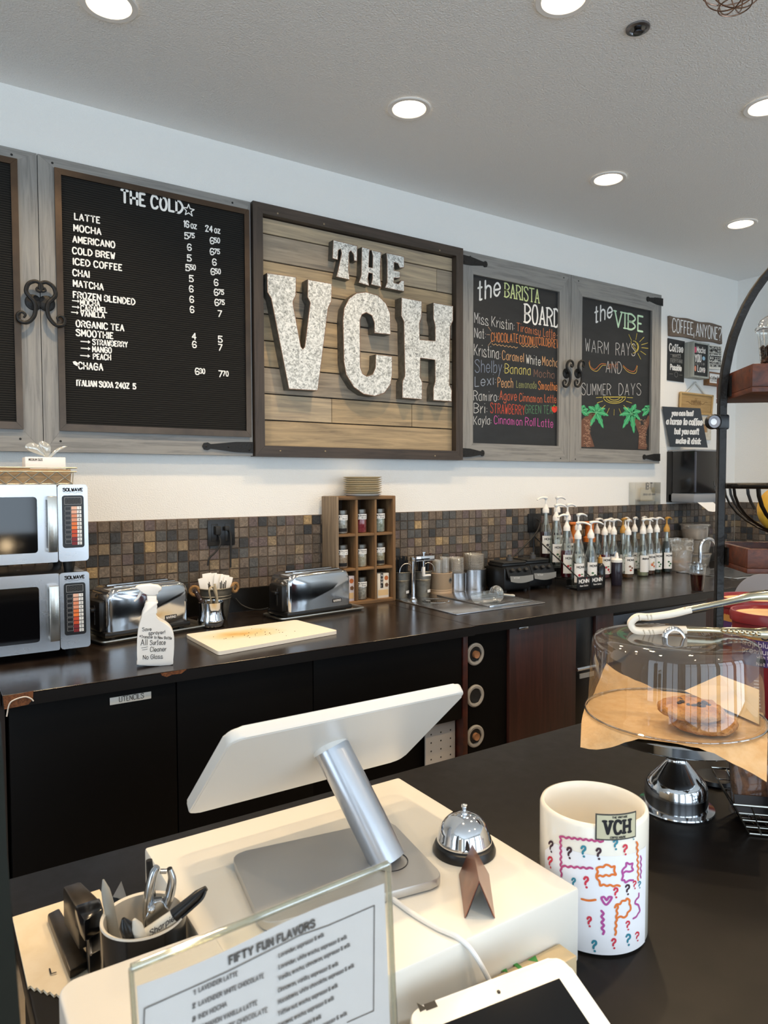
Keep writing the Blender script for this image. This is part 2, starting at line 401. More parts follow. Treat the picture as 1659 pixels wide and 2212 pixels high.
obj('nozzle', MB().lathe([(.013, -.002), (.013, -.014), (.017, -.016), (.017, -.02), (0, -.022)], n=16), m_dchrome, t)
# wire cage pendant cut by the top edge
pc = aty(1588, -12, -2.05); t = thing('cage_pendant', 'copper wire cage pendant light cut by the top right edge', 'pendant light', (pc.x, pc.y, pc.z))
m_copper = mat('copper_wire', '9a7d6c', .25, 1.)
b = MB()
for a in range(4):
    an = a*PI/4+.3; pts = [(.095*s*math.cos(an), .095*s*math.sin(an), z) for s, z in ((-.55, .19), (-.95, .1), (-1, .04), (-.85, -.005), (-.45, -.035), (0, -.042), (.45, -.035), (.85, -.005), (1, .04), (.95, .1), (.55, .19))]
    b.tube(bez([Vector(p) for p in pts], 4), .0022, 6)
for rr, z in ((.1, .03), (.05, -.037), (.09, .11)): b.tube([(rr*math.cos(2*PI*k/32), rr*math.sin(2*PI*k/32), z) for k in range(32)], .0022, 6, closed=True)
obj('wire_cage', b, m_copper, t)
obj('socket', MB().lathe([(0, .27), (.024, .27), (.028, .2), (.028, .16), (0, .16)], n=20), m_dchrome, t)
obj('cord', MB().tube([(0, 0, .27), (0, 0, CEIL-pc.z)], .004, 8), mat('black_rubber', '151515', .6), t)
obj('bulb', MB().lathe([(0, .04), (.02, .05), (.03, .075), (.02, .12), (.013, .16)], n=20), mat('unlit_bulb', 'f0e8d8', .1, trans=.8), t)

# ---------------------------------------------------------------- wall boards
YB = -.047                                       # front of the door frames
gv = wood('grey_wood_upright', ['6c6b69', '8b8985', '99968f'], 2, .5); gh = wood('grey_wood_rail', ['6c6b69', '8b8985', '99968f'], 0, .5)
dv = wood('dark_wood_upright', ['2c241e', '3d332b', '4a3e35'], 2, .5); dh = wood('dark_wood_rail', ['2c241e', '3d332b', '4a3e35'], 0, .5)
m_iron = mat('black_iron', '1b1a19', .5, .3, bump=.3, bscale=90); m_felt = mat('black_felt', '15130f', .9); m_lbf = mat('bronze_frame', '5a4c40', .34, .85, var='4a4038', vscale=6)
m_white = mat('white_plastic_letters', 'f4f3ee', .45); m_screw = mat('dark_hole', '0c0b0a', .6)
def mitred(b, x0, x1, z0, z1, l, r, tp, bt, y0, y1, vert=0, hor=1):
    """four mitred members, front face at y0, back at y1"""
    O, U, V = (0, y0, 0), (1, 0, 0), (0, 0, 1)
    g = .0006
    b.mi = vert; b.prism([(x0, z0), (x0+l, z0+bt), (x0+l, z1-tp), (x0, z1)], O, U, V, y1-y0)
    b.prism([(x1-r, z0+bt), (x1, z0), (x1, z1), (x1-r, z1-tp)], O, U, V, y1-y0)
    b.mi = hor; b.prism([(x0+g, z0), (x1-g, z0), (x1-r-g, z0+bt), (x0+l+g, z0+bt)], O, U, V, y1-y0)
    b.prism([(x0+l+g, z1-tp), (x1-r-g, z1-tp), (x1-g, z1), (x0+g, z1)], O, U, V, y1-y0)
    return b
def strap(t, x, z, L, sgn, h=.055):
    """tapered strap hinge, its broad end at x running L towards sgn"""
    P = [(0, -h/2), (sgn*L*.35, -h*.46), (sgn*L*.84, -h*.2), (sgn*L*.9, -h*.34), (sgn*L*.97, -h*.28), (sgn*L, 0), (sgn*L*.97, h*.28), (sgn*L*.9, h*.34), (sgn*L*.84, h*.2), (sgn*L*.35, h*.46), (0, h/2)]
    b = MB().prism([(x+u, z+v) for u, v in (P if sgn > 0 else P[::-1])], (0, YB-.007, 0), (1, 0, 0), (0, 0, 1), .007)
    for q in (.08, .5, .93): b.ball((x+sgn*L*q, YB-.007, z+(-.012 if q < .4 else 0)), .005, .003, .005, 8, 6)
    return obj('strap_hinge', b, m_iron, t, world=True)
def scroll(t, x, z, sgn, k=1.):
    """scrolled iron door pull on a round rose"""
    up = bez([Vector(((X-310)*.00071, (1040-Y)*.00068)) for X, Y in ((286, 958), (292, 974), (275, 982), (261, 962), (270, 935), (300, 924), (335, 945), (348, 990), (330, 1022), (308, 1048), (300, 1088), (310, 1140), (345, 1180), (385, 1176), (396, 1142), (376, 1120), (355, 1134), (364, 1154))], 6)
    b = MB().tube([(x+sgn*p.x*k, YB-.034, z+p.y*k) for p in up], [(.0045+.0045*math.sin(PI*min(1, i/len(up)*1.0)))*k for i in range(len(up))], 8)
    o = obj('pull_handle', b, m_iron, t, world=True)
    obj('rose', MB().lathe([(.034*k, 0), (.032*k, .006), (.02*k, .011), (0, .012)], n=24, mx=Matrix.Translation((x-sgn*.004, YB, z-.002)) @ Matrix.Rotation(PI/2, 4, 'X')).tube([(x, YB-.002, z), (x, YB-.034, z)], .006, 8), m_iron, o, world=True)
def holes(t, pts):
    b = MB()
    for x, z in pts: b.lathe([(.0055, 0), (.004, .0008), (0, .001)], n=10, mx=Matrix.Translation((x, YB+.0002, z)) @ Matrix.Rotation(PI/2, 4, 'X'))
    obj('screw_holes', b, m_screw, t, world=True)
ZB, ZT = 1.70, 2.953
xs1 = aty(80, 340, YB).x                         # seam between the two letter-board doors
def letterdoor(x0, x1, lx0, lx1, label):
    t = thing('menu_door', label, 'menu board', ((x0+x1)/2, 0, ZB))
    b = MB(); mitred(b, x0, x1, ZB, ZT, lx0-x0+.01, x1-lx1+.008, .05, .1, YB, -.004)
    obj('door_frame', b, [gv, gh], t, world=True)
    lz0, lz1 = 1.792, 2.908
    b = MB(); mitred(b, lx0, lx1, lz0, lz1, .026, .026, .026, .03, YB-.014, YB+.02); obj('letter_board_frame', b, [m_lbf, m_lbf], t, world=True)
    b = MB(); n = 108; f0, f1, a0, a1 = lx0+.024, lx1-.024, lz0+.028, lz1-.024
    for i in range(n):                            # grooved felt
        za, zb = a0+(a1-a0)*i/n, a0+(a1-a0)*(i+1)/n; h = (zb-za)
        b.quad((f0, YB-.004, za+h*.3), (f1, YB-.004, za+h*.3), (f1, YB-.004, zb), (f0, YB-.004, zb))
        b.quad((f0, YB-.0005, za), (f1, YB-.0005, za), (f1, YB-.0005, za+h*.12), (f0, YB-.0005, za+h*.12))
        b.quad((f0, YB-.0005, za+h*.12), (f1, YB-.0005, za+h*.12), (f1, YB-.004, za+h*.3), (f0, YB-.004, za+h*.3))
        b.quad((f0, YB-.004, zb), (f1, YB-.004, zb), (f1, YB-.0005, zb), (f0, YB-.0005, zb))
    obj('felt', b, m_felt, t, 0, world=True)
    return t
lxc0, lxc1 = aty(118, 400, YB-.014).x, aty(541, 700, YB-.014).x
vx0 = aty(541, 700, YB).x+.012
t1 = letterdoor(xs1-(vx0-xs1), xs1-.0015, xs1-(lxc1-xs1), aty(41, 500, YB-.014).x, 'grey wooden shutter with a black letter board, cut by the left edge')
scroll(t1, aty(70, 652, YB).x, aty(70, 652, YB).z, -1); holes(t1, [(aty(25, 334, YB).x, aty(25, 334, YB).z), (aty(44, 948, YB).x, aty(44, 948, YB).z)])
t2 = letterdoor(xs1+.0015, vx0-.006, lxc0, lxc1, 'grey wooden shutter with black letter board reading THE COLD with drink prices')
scroll(t2, aty(103, 655, YB).x, aty(103, 655, YB).z, 1); strap(t2, vx0-.007, aty(520, 966, YB).z, .26, -1)
holes(t2, [(aty(*p, YB).x, aty(*p, YB).z) for p in ((113, 352), (502, 438), (131, 953))])
cA = lambda x, y: (x/2.9625, 300+y/2.9625)
YL = YB-.0055
def menu_line(s, a, b_, cap, st=.0058, name='menu_line', **kw):
    b = MB(); text_px(b, s, a, b_, cap, st, YL, cA, lift=.0012, **kw); o = obj(name, b, m_white, t2, 0, world=True)
menu_line('THE COLD', (778, 403), (1166, 476), 76, .0105)
b = MB(); c = aty(*cA(1207, 458), YL)
ribbon(b, [(.028*(1 if k % 2 == 0 else .42)*math.sin(PI*k/5), .028*(1 if k % 2 == 0 else .42)*math.cos(PI*k/5)) for k in range(11)], .0045, c, Vector((1, 0, 0)), Vector((0, 0, 1)), Vector((0, -1, 0)), .0012)
obj('star_emblem', b, m_white, t2, 0, world=True)
for s, a, e, cp in (('LATTE', (478, 515), (637, 540), 38), ('MOCHA', (473, 588), (645, 613), 38), ('AMERICANO', (467, 660), (733, 697), 38), ('COLD BREW', (465, 733), (733, 768), 38), ('ICED COFFEE', (470, 803), (778, 843), 38),
        ('CHAI', (467, 874), (570, 887), 38), ('MATCHA', (470, 943), (660, 967), 38), ('FROZEN BLENDED', (470, 1015), (862, 1062), 38), ('MOCHA', (515, 1062), (637, 1071), 32), ('CARAMEL', (517, 1099), (683, 1113), 32),
        ('VANILLA', (517, 1133), (668, 1146), 32), ('ORGANIC TEA', (488, 1200), (792, 1229), 38), ('SMOOTHIE', (488, 1258), (722, 1279), 38), ('STRAWBERRY', (593, 1316), (815, 1333), 33), ('MANGO', (593, 1362), (712, 1370), 33),
        ('PEACH', (597, 1409), (708, 1415), 33), ('CHAGA', (503, 1470), (657, 1481), 40), ('ITALIAN SODA 24OZ  5', (492, 1578), (868, 1600), 34), ('16', (1173, 561), (1208, 567), 38), ('OZ', (1222, 570), (1257, 577), 26),
        ('24', (1315, 591), (1358, 596), 36), ('OZ', (1373, 600), (1407, 606), 26)):
    menu_line(s, a, e, cp, .0058 if cp > 33 else .005)
for q in ((463, 1035, 45), (463, 1074, 45), (457, 1109, 45), (517, 1296, 62), (519, 1339, 60), (515, 1386, 62)):
    A, B = aty(*cA(q[0], q[1]), YL), aty(*cA(q[0]+q[2], q[1]+5), YL); L = (B-A).length; b = MB()
    ribbon(b, [(0, 0), (L*.9, 0)], .0045, A, (B-A).normalized(), Vector((0, 0, 1)), Vector((0, -1, 0)), .0012)
    b.prism([(L*.75, -.008), (L, 0), (L*.75, .008)], A+Vector((0, -.0015, 0)), (B-A).normalized(), (0, 0, 1), .001); obj('menu_arrow', b, m_white, t2, 0, world=True)
for s, x, y in (('575', 1183, 638), ('6', 1200, 712), ('5', 1200, 780), ('550', 1190, 842), ('5', 1213, 912), ('6', 1212, 978), ('6', 1215, 1045), ('6', 1217, 1110), ('4', 1230, 1282), ('6', 1232, 1334), ('630', 1250, 1506),
        ('650', 1345, 670), ('675', 1345, 740), ('6', 1360, 807), ('650', 1350, 868), ('6', 1371, 937), ('675', 1371, 1000), ('675', 1375, 1065), ('7', 1395, 1137), ('5', 1398, 1300), ('7', 1398, 1353), ('770', 1400, 1522)):
    b = MB(); text_px(b, s[0], (x, y), (x+23, y+2), 38, .0055, YL, cA, lift=.0012)
    if len(s) > 1: text_px(b, s[1:], (x+27, y-7), (x+60, y-4), 29, .0048, YL, cA, lift=.0012)
    obj('price', b, m_white, t2, 0, world=True)
b = MB(); A = aty(*cA(487, 1440), YL); b.prism([(-.014, .008), (-.004, .012), (.008, .004), (.012, -.01), (0, -.008), (-.01, -.002)], A+Vector((0, -.0012, 0)), (1, 0, 0), (0, 0, 1), .001); obj('leaf_emblem', b, m_white, t2, 0, world=True)

# metal letter sign
vx1 = aty(996, 800, YB).x
t = thing('letter_sign', 'square plank sign with large galvanised metal letters in a dark frame', 'sign', ((vx0+vx1)/2, 0, ZB))
b = MB(); mitred(b, vx0, vx1, ZB-.003, ZT+.003, .052, .052, .052, .055, YB-.018, -.002); obj('frame', b, [dv, dh], t, world=True)
pl = [wood('weathered_plank_%s' % n, c, 0, .6, .7) for n, c in (('tan', ['7a6a54', 'a59070', 'c2a780']), ('grey', ['736a5e', '998b78', 'b0a08a']), ('pale', ['85786a', 'ab9a80', 'c9b392']))]
b = MB(); rr = random.Random(4); zs = [ZB+.05+i*(ZT-.05-ZB-.05)/8.6 for i in range(9)]+[ZT-.05]
cuts = [[], [1.87, 2.4], [], [2.05], [1.95, 2.62], [], [], [1.93, 2.58], [], []]
i = 0
for a0, a1, ct in zip(zs, zs[1:], cuts):
    xx = [vx0+.048]+ct+[vx1-.048]
    for p, q in zip(xx, xx[1:]):
        b.mi = rr.choice([0, 1, 2]); b.box(p+.0015, q-.0015, -.022-rr.uniform(0, .002), -.003, a0+.003, a1-.003, .0015, seg=1)
obj('plank_panel', b, pl, t, world=True)
mt = mat('plank_backing', '17130f', .8); obj('backing', MB().box(vx0+.04, vx1-.04, -.006, -.0025, ZB+.04, ZT-.04), mt, t, world=True)
def galv():
    m = bpy.data.materials.new('galvanised_steel'); m.use_nodes = True; k = NT(m); tc = k.add('ShaderNodeTexCoord')
    v = k.add('ShaderNodeTexVoronoi', i_Scale=95.); v.inputs['Randomness'].default_value = 1; n = k.add('ShaderNodeTexNoise', i_Scale=48., i_Detail=4., i_Distortion=2.)
    k.link(tc.outputs['Object'], v.inputs['Vector']); k.link(tc.outputs['Object'], n.inputs['Vector'])
    rp = ramp(k, n.outputs['Fac'], [(.36, 'a3a4a0'), (.45, 'dcddd8'), (.6, 'f4f4ef')]); sp = k.add('ShaderNodeSeparateColor'); k.link(v.outputs['Color'], sp.inputs[0])
    mx = k.add('ShaderNodeMix', data_type='RGBA', blend_type='MULTIPLY'); r2 = ramp(k, sp.outputs[0], [(0, 'a8a9a6'), (.5, 'f4f4f4'), (1, 'ffffff')]); mx.inputs[0].default_value = .7
    k.link(rp.outputs[0], mx.inputs[6]); k.link(r2.outputs[0], mx.inputs[7]); k.link(mx.outputs[2], k.b.inputs['Base Color'])
    k.b.inputs['Metallic'].default_value = .12; k.b.inputs['Roughness'].default_value = .38
    return m
m_galv = galv(); m_galvs = mat('zinc_side', '7d7d78', .45, .7, var='62615c', vscale=30); m_rust = mat('rusted_edge', '6e4630', .7, .3, var='9a7a62', vscale=160)
cB = lambda x, y: (520+x/3.318, 420+y/3.318)
LET = {'big_V': [(188, 562), (398, 592), (397, 722), (375, 775), (432, 1090), (445, 1108), (458, 1090), (497, 775), (478, 735), (480, 608), (654, 640), (652, 765), (628, 815), (553, 1407), (345, 1395), (217, 745), (190, 700)],
 'big_C': [(1075, 1005), (958, 993), (957, 920), (938, 868), (900, 848), (870, 862), (856, 900), (858, 1240), (875, 1285), (905, 1303), (945, 1287), (964, 1242), (968, 1145), (1086, 1160), (1087, 1290), (1075, 1362), (1030, 1425), (960, 1447), (880, 1432), (810, 1382), (755, 1292), (738, 1200), (732, 900), (740, 815), (775, 745), (830, 705), (900, 698), (985, 723), (1040, 778), (1072, 850)],
 'big_H': [(1152, 738), (1298, 765), (1298, 880), (1281, 925), (1284, 1040), (1394, 1050), (1392, 935), (1380, 890), (1380, 775), (1522, 800), (1522, 905), (1502, 950), (1496, 1365), (1514, 1402), (1512, 1485), (1380, 1476), (1380, 1385), (1393, 1340), (1392, 1187), (1288, 1173), (1286, 1310), (1303, 1345), (1300, 1470), (1158, 1458), (1158, 1340), (1176, 1300), (1168, 910), (1150, 870)],
 'small_T': [(663, 325), (836, 368), (834, 480), (812, 475), (808, 430), (790, 405), (778, 418), (774, 540), (781, 612), (685, 590), (696, 545), (722, 420), (716, 392), (700, 402), (696, 470), (657, 458)],
 'small_H': [(868, 376), (926, 390), (922, 425), (918, 520), (944, 526), (946, 440), (936, 398), (1010, 415), (1004, 470), (1000, 590), (1008, 665), (934, 645), (944, 600), (944, 568), (918, 562), (912, 600), (920, 655), (845, 632), (862, 580)],
 'small_E': [(1043, 418), (1172, 445), (1172, 524), (1140, 528), (1126, 496), (1100, 488), (1100, 545), (1142, 552), (1142, 600), (1100, 600), (1098, 632), (1130, 640), (1150, 615), (1172, 618), (1172, 697), (1034, 668), (1048, 630), (1048, 480)]}
for nm, pts in LET.items():
    yf, yk = (-.088, -.022) if nm[0] == 'b' else (-.072, -.022)
    P = [aty(*cB(*p), yf) for p in pts][::-1]
    bm = bmesh.new(); f = bm.faces.new([bm.verts.new(p) for p in P]); f.normal_update()
    if f.normal.y > 0: f.normal_flip()
    r = bmesh.ops.inset_region(bm, faces=[f], thickness=.0035, use_boundary=True)
    for g in r['faces']: g.material_index = 2
    bd = [e for e in bm.edges if e.is_boundary]; ex = bmesh.ops.extrude_edge_only(bm, edges=bd)
    for v in [v for v in ex['geom'] if isinstance(v, bmesh.types.BMVert)]: v.co.y = yk
    for g in [g for g in ex['geom'] if isinstance(g, bmesh.types.BMFace)]: g.material_index = 1
    o = obj('letter', bm, [m_galv, m_galvs, m_rust], t, 30, world=True); o['label'] = {'b': 'large ', 's': 'small '}[nm[0]]+'galvanised metal letter '+nm[-1]
b = MB()
for px in ((600, 461), (700, 484), (950, 541), (606, 974), (703, 975), (940, 985)): p = aty(px[0], px[1], YB-.018); b.ball((p.x, YB-.0185, p.z), .005, .002, .005, 8, 6)
obj('screw', b, mat('brass_screw', '9a8a70', .4, .8), t, world=True)

# chalkboard doors
m_chalk = mat('chalkboard', '1d1e1f', .42, var='262728', vscale=5, vstretch=(1, 1, 3)); CH = {}
def chalk(c): return mat('chalk_'+c, c, .9)
sx = aty(1232, 800, YB).x
def chalkdoor(x0, x1, ix0, ix1, iz0, iz1, label):
    t = thing('chalkboard_door', label, 'chalkboard', ((x0+x1)/2, 0, ZB))
    b = MB(); mitred(b, x0, x1, ZB, ZT, ix0-x0, x1-ix1, ZT-iz1, iz0-ZB, YB, -.004); obj('door_frame', b, [gv, gh], t, world=True)
    obj('chalk_panel', MB().box(ix0-.02, ix1+.02, YB+.017, YB+.03, iz0-.02, iz1+.02), m_chalk, t, world=True); return t
YC = YB+.017
def ccp(px, py): return aty(px, py, YB)
tb = chalkdoor(vx1+.002, sx-.0015, ccp(1022, 780).x, ccp(1208, 780).x, ccp(1022, 957).z, ccp(1022, 592).z, 'grey wooden shutter with the chalkboard headed the BARISTA BOARD')
tv = chalkdoor(sx+.0015, aty(1427, 800, YB).x, ccp(1257, 780).x, ccp(1408, 780).x, ccp(1300, 970).z, ccp(1257, 640).z, 'grey wooden shutter with the chalkboard headed the VIBE and drawn palms')
strap(tb, vx1+.003, aty(1010, 563, YB).z, .2, 1); strap(tb, vx1+.003, aty(1010, 978, YB).z, .18, 1)
strap(tv, aty(1429, 800, YB).x, aty(1425, 652, YB).z, .19, -1); strap(tv, aty(1427, 800, YB).x, aty(1420, 988, YB).z, .2, -1)
for T_, q, s in ((tb, (1222, 806), -1), (tv, (1247, 806), -1)): p = aty(*q, YB); scroll(T_, p.x, p.z, s, 1.0)
cC = lambda x, y: (980+x/3.5298, 530+y/3.5298)
def serif_px(mb, s, a, e, cap, st, cv, y, gap=1.9):
    """narrow slab capitals: strokes plus little feet"""
    A, B = aty(*cv(*a), y), aty(*cv(*e), y); h = aty(*cv(a[0], a[1]-cap), y).z-A.z; U = (B-A).normalized(); V = Vector((0, 0, 1)); kx = (B-A).length/text_width(s, gap); x = 0
    text(mb, s, A, B-A, V, (B-A).length, h, st, gap=gap)
    for c in s:
        w, stt = GL[c]
        for cur, pts in stt:
            for p in (pts[0], pts[-1]):
                if p[1] in (2, 8) and c not in 'CSOGE' and not (c in 'BRPD' and cur) and not (c == 'R' and p == (2, 5)): ribbon(mb, [((x+p[0]-.8)*kx, (p[1]-2)*h/6), ((x+p[0]+.8)*kx, (p[1]-2)*h/6)], st*.7, A, U, V, U.cross(V), .0012)
        x += w+gap
def cl(t, s, a, e, cap, col, st=.004, slab=False, **kw):
    b = MB()
    if slab: serif_px(b, s, a, e, cap, st, cC, YC)
    else: text_px(b, s, a, e, cap, st, YC, cC, lift=.0012, jit=.12, **kw)
    o = obj('chalk_writing', b, chalk(col), t, 0, world=True); return o
cl(tb, 'the', (185, 418), (350, 378), 135, 'eeeeea', .0125); cl(tb, 'BARISTA', (390, 392), (650, 440), 104, 'd3e0a0', .0085, True); cl(tb, 'BOARD', (542, 585), (803, 624), 136, 'f0f0ec', .012, True)
W1, OR, PE, YE, BR, OL, RD, GN, PK, BL = 'd4d4d2', 'd9894f', 'd8a878', 'd8cc74', '8a6a5a', '8c8f62', 'd0553f', '5c8a66', 'd65fb0', '8d98ac'
for s, a, e, cp, col in (('Miss Kristin:', (158, 590), (460, 648), 76, W1), ('Tiramisu', (480, 652), (660, 688), 60, 'c77a4f'), ('Latte', (683, 694), (772, 706), 60, 'd08050'), ('Nat:', (158, 700), (240, 712), 72, W1), ('CHOCOLATE', (285, 732), (488, 742), 66, OR), ('COCONUT', (500, 750), (640, 764), 64, OR),
        ('COLD', (646, 758), (715, 768), 58, OR), ('BREW', (720, 775), (800, 784), 64, OR), ('Kristina:', (155, 835), (352, 868), 84, W1), ('Caramel', (370, 868), (532, 890), 66, PE), ('White', (553, 900), (660, 916), 66, 'e0e0da'), ('Mocha', (675, 912), (793, 928), 66, PE),
        ('Shelby:', (162, 968), (380, 972), 92, BL), ('Banana', (390, 974), (583, 988), 72, YE), ('Mocha', (612, 1000), (764, 1014), 56, BR), ('Lexi:', (162, 1076), (318, 1060), 76, 'aab4c4'), ('Peach', (335, 1080), (450, 1086), 72, PE), ('Lemonade', (478, 1084), (630, 1092), 52, OL), ('Smoothie', (645, 1098), (788, 1108), 60, OR),
        ('Ramiro:', (152, 1180), (338, 1188), 72, W1), ('Agave', (350, 1176), (478, 1184), 70, 'd06848'), ('Cinnamon', (500, 1186), (672, 1200), 58, 'd0704a'), ('Latte', (693, 1194), (780, 1202), 58, 'd0704a'), ('Bri:', (154, 1276), (252, 1278), 72, W1), ('STRAWBERRY', (280, 1276), (540, 1292), 72, RD), ('GREEN TEA', (545, 1280), (750, 1284), 62, GN),
        ('Kayla:', (152, 1366), (284, 1364), 64, W1), ('Cinnamon', (308, 1358), (520, 1372), 60, PK), ('Roll', (545, 1374), (620, 1378), 60, PK), ('Latte', (640, 1378), (755, 1390), 60, PK)):
    cl(tb, s, a, e, cp, col, .0036)
def stroke_px(t, name, paths, col, w, cv=cC, y=None, smooth=True):
    y = YC if y is None else y; b = MB()
    for P in paths:
        Q = [aty(*cv(*p), y) for p in P]
        if smooth and len(Q) > 2: Q = bez(Q, 5)
        ribbon(b, [(q.x, q.z) for q in Q], w, Vector((0, y, 0)), Vector((1, 0, 0)), Vector((0, 0, 1)), Vector((0, -1, 0)), .0014)
    return obj(name, b, chalk(col), t, 0, world=True)
def fill_px(t, name, polys, col, cv=cC, y=None):
    y = YC if y is None else y; b = MB()
    for P in polys: b.poly([aty(*cv(*p), y)+Vector((0, -.0012, 0)) for p in P])
    return obj(name, b, chalk(col), t, 0, world=True)
stroke_px(tb, 'chalk_flourish', [[(290+i*14, 752+i*2+(6 if i % 2 else -4)) for i in range(15)], [(515+i*14, 765+i*1+(7 if i % 2 else -4)) for i in range(10)]], 'c9a070', .003)
stroke_px(tb, 'chalk_flourish', [[(262, 622), (285, 655)], [(250, 680), (275, 682)], [(262, 765), (285, 735)], [(785, 690), (796, 678)]], 'b59a80', .003)
fill_px(tb, 'chalk_strawberry', [[(768 + 22*math.sin(a)*(1-.25*math.cos(a)*-1), 1250-26*math.cos(a)) for a in [2*PI*i/14 for i in range(14)]]], 'd8402f'); fill_px(tb, 'chalk_leaf', [[(755, 1228), (765, 1215), (778, 1228), (790, 1222), (778, 1240)]], '4f9a50')
cl(tv, 'the', (1075, 590), (1205, 545), 118, 'eeeeea', .0125); cl(tv, 'VIBE', (1228, 618), (1440, 658), 118, 'bfe0c0', .0135, True)
cl(tv, 'WARM', (1003, 806), (1178, 830), 92, W1, .0036); cl(tv, 'RAYS', (1235, 836), (1382, 842), 92, W1, .0036); cl(tv, 'AND', (1160, 970), (1278, 978), 88, W1, .0032); cl(tv, 'and', (1180, 938), (1248, 936), 48, 'c7763f', .0028)
cl(tv, 'SUMMER', (975, 1138), (1195, 1142), 84, W1, .0034); cl(tv, 'DAYS', (1258, 1140), (1425, 1142), 88, W1, .0034)
def sunrays(cx, cy, r0, r1, angs): return [[(cx+r0*math.cos(a), cy+r0*math.sin(a)), (cx+r1*math.cos(a), cy+r1*math.sin(a))] for a in angs]
stroke_px(tv, 'chalk_sun', [[(1350+8*k, 738+13*k+(6 if k % 2 else -6)) for k in range(7)], [(1378+34*math.sin(PI*i/10)*1.1-10, 775-46*math.cos(PI*i/10)) for i in range(11)], [(1385+24*math.sin(PI*i/10), 775-36*math.cos(PI*i/10)) for i in range(11)], [(1392+10*math.sin(PI*i/10), 775-24*math.cos(PI*i/10)) for i in range(11)]], 'd6c55c', .0034)
stroke_px(tv, 'chalk_rays', sunrays(1378, 775, 55, 105, (-2, -1.4, -.8, -.3, .1, .6, 1.1)), 'd6c55c', .003, smooth=False)
stroke_px(tv, 'chalk_sun', [[(1142+i*3, 1155+ (i % 2)*4) for i in range(56)], [(1225-85*math.cos(PI*i/14), 1153+52*math.sin(PI*i/14)) for i in range(15)], [(1225-62*math.cos(PI*i/14), 1158+36*math.sin(PI*i/14)) for i in range(15)], [(1225-40*math.cos(PI*i/14), 1158+22*math.sin(PI*i/14)) for i in range(15)]], 'd6c55c', .0036)
stroke_px(tv, 'chalk_rays', sunrays(1225, 1155, 95, 140, (.05, .35, .75, 1.2, 1.6, 2.0, 2.4, 2.8, 3.1)), 'd6c55c', .003, smooth=False)
stroke_px(tv, 'chalk_wave', [[(1035, 880), (1040, 920), (1075, 945), (1120, 905), (1160, 905)], [(1290, 915), (1330, 950), (1375, 960), (1397, 915)]], 'c7763f', .0034)
stroke_px(tv, 'chalk_wave', [[(1030, 892), (1045, 940), (1090, 960), (1130, 918), (1160, 916)], [(1290, 925), (1330, 965), (1385, 975), (1400, 920)]], 'd6b95c', .003)
def palm(cx, cy, leaves):
    gr = []
    for a, L in leaves:
        dx, dy = math.cos(a), math.sin(a); nx, ny = -dy, dx; up_ = []; lo_ = []
        for i in range(9):
            s = i/8; w = 22*math.sin(PI*min(.97, s*.86+.1))*(1 if i % 2 else .7); bx, by = cx+dx*L*s, cy+dy*L*s+L*.35*s*s
            up_.append((bx+nx*w, by+ny*w)); lo_.append((bx-nx*w, by-ny*w))
        gr.append(up_+lo_[::-1])
    fill_px(tv, 'chalk_fronds', gr, '3fa26c')
    stroke_px(tv, 'chalk_fronds', [[(cx, cy), (cx+math.cos(a)*L*.5, cy+math.sin(a)*L*.5+L*.09), (cx+math.cos(a)*L*.95, cy+math.sin(a)*L*.95+L*.3)] for a, L in leaves], '7ccf9a', .003)
palm(1085, 1275, [(-2.95, 90), (-2.2, 100), (-1.45, 105), (-.75, 95), (-.1, 95), (1.0, 100), (2.1, 85)])
palm(975, 1262, [(-1.3, 70), (-.6, 60), (.4, 55)])
palm(1355, 1285, [(-2.9, 95), (-2.2, 105), (-1.3, 120), (-.6, 90), (.3, 70), (1.4, 110), (2.3, 100)])
palm(1490, 1250, [(-2.2, 55), (-2.9, 60), (2.6, 60), (-1.2, 55)])
fill_px(tv, 'chalk_trunk', [[(968, 1535), (972, 1335), (985, 1320), (1050, 1270), (1082, 1282), (1040, 1340), (1032, 1410), (1072, 1535), (1010, 1540), (1000, 1450), (1003, 1538)]], '6a4a3c')
fill_px(tv, 'chalk_trunk', [[(1405, 1553), (1412, 1440), (1360, 1300), (1385, 1300), (1440, 1390), (1480, 1300), (1503, 1290), (1502, 1320), (1462, 1440), (1470, 1555)]], '6a4a3c')
rr = random.Random(3); zz = []
for i in range(120):
    y = rr.uniform(1330, 1540); c = 1010 if rr.random() < .5 else 1438; x = c+rr.uniform(-28, 24); zz.append([(x, y), (x+8, y-6), (x+14, y+2)])
stroke_px(tv, 'chalk_bark', zz, 'b08a72', .0026, smooth=False)
for T_, q in ((tb, ((1016, 554), (1218, 600), (1211, 990))), (tv, ((1250, 607), (1415, 643), (1243, 992)))): holes(T_, [(aty(*p, YB).x, aty(*p, YB).z) for p in q])
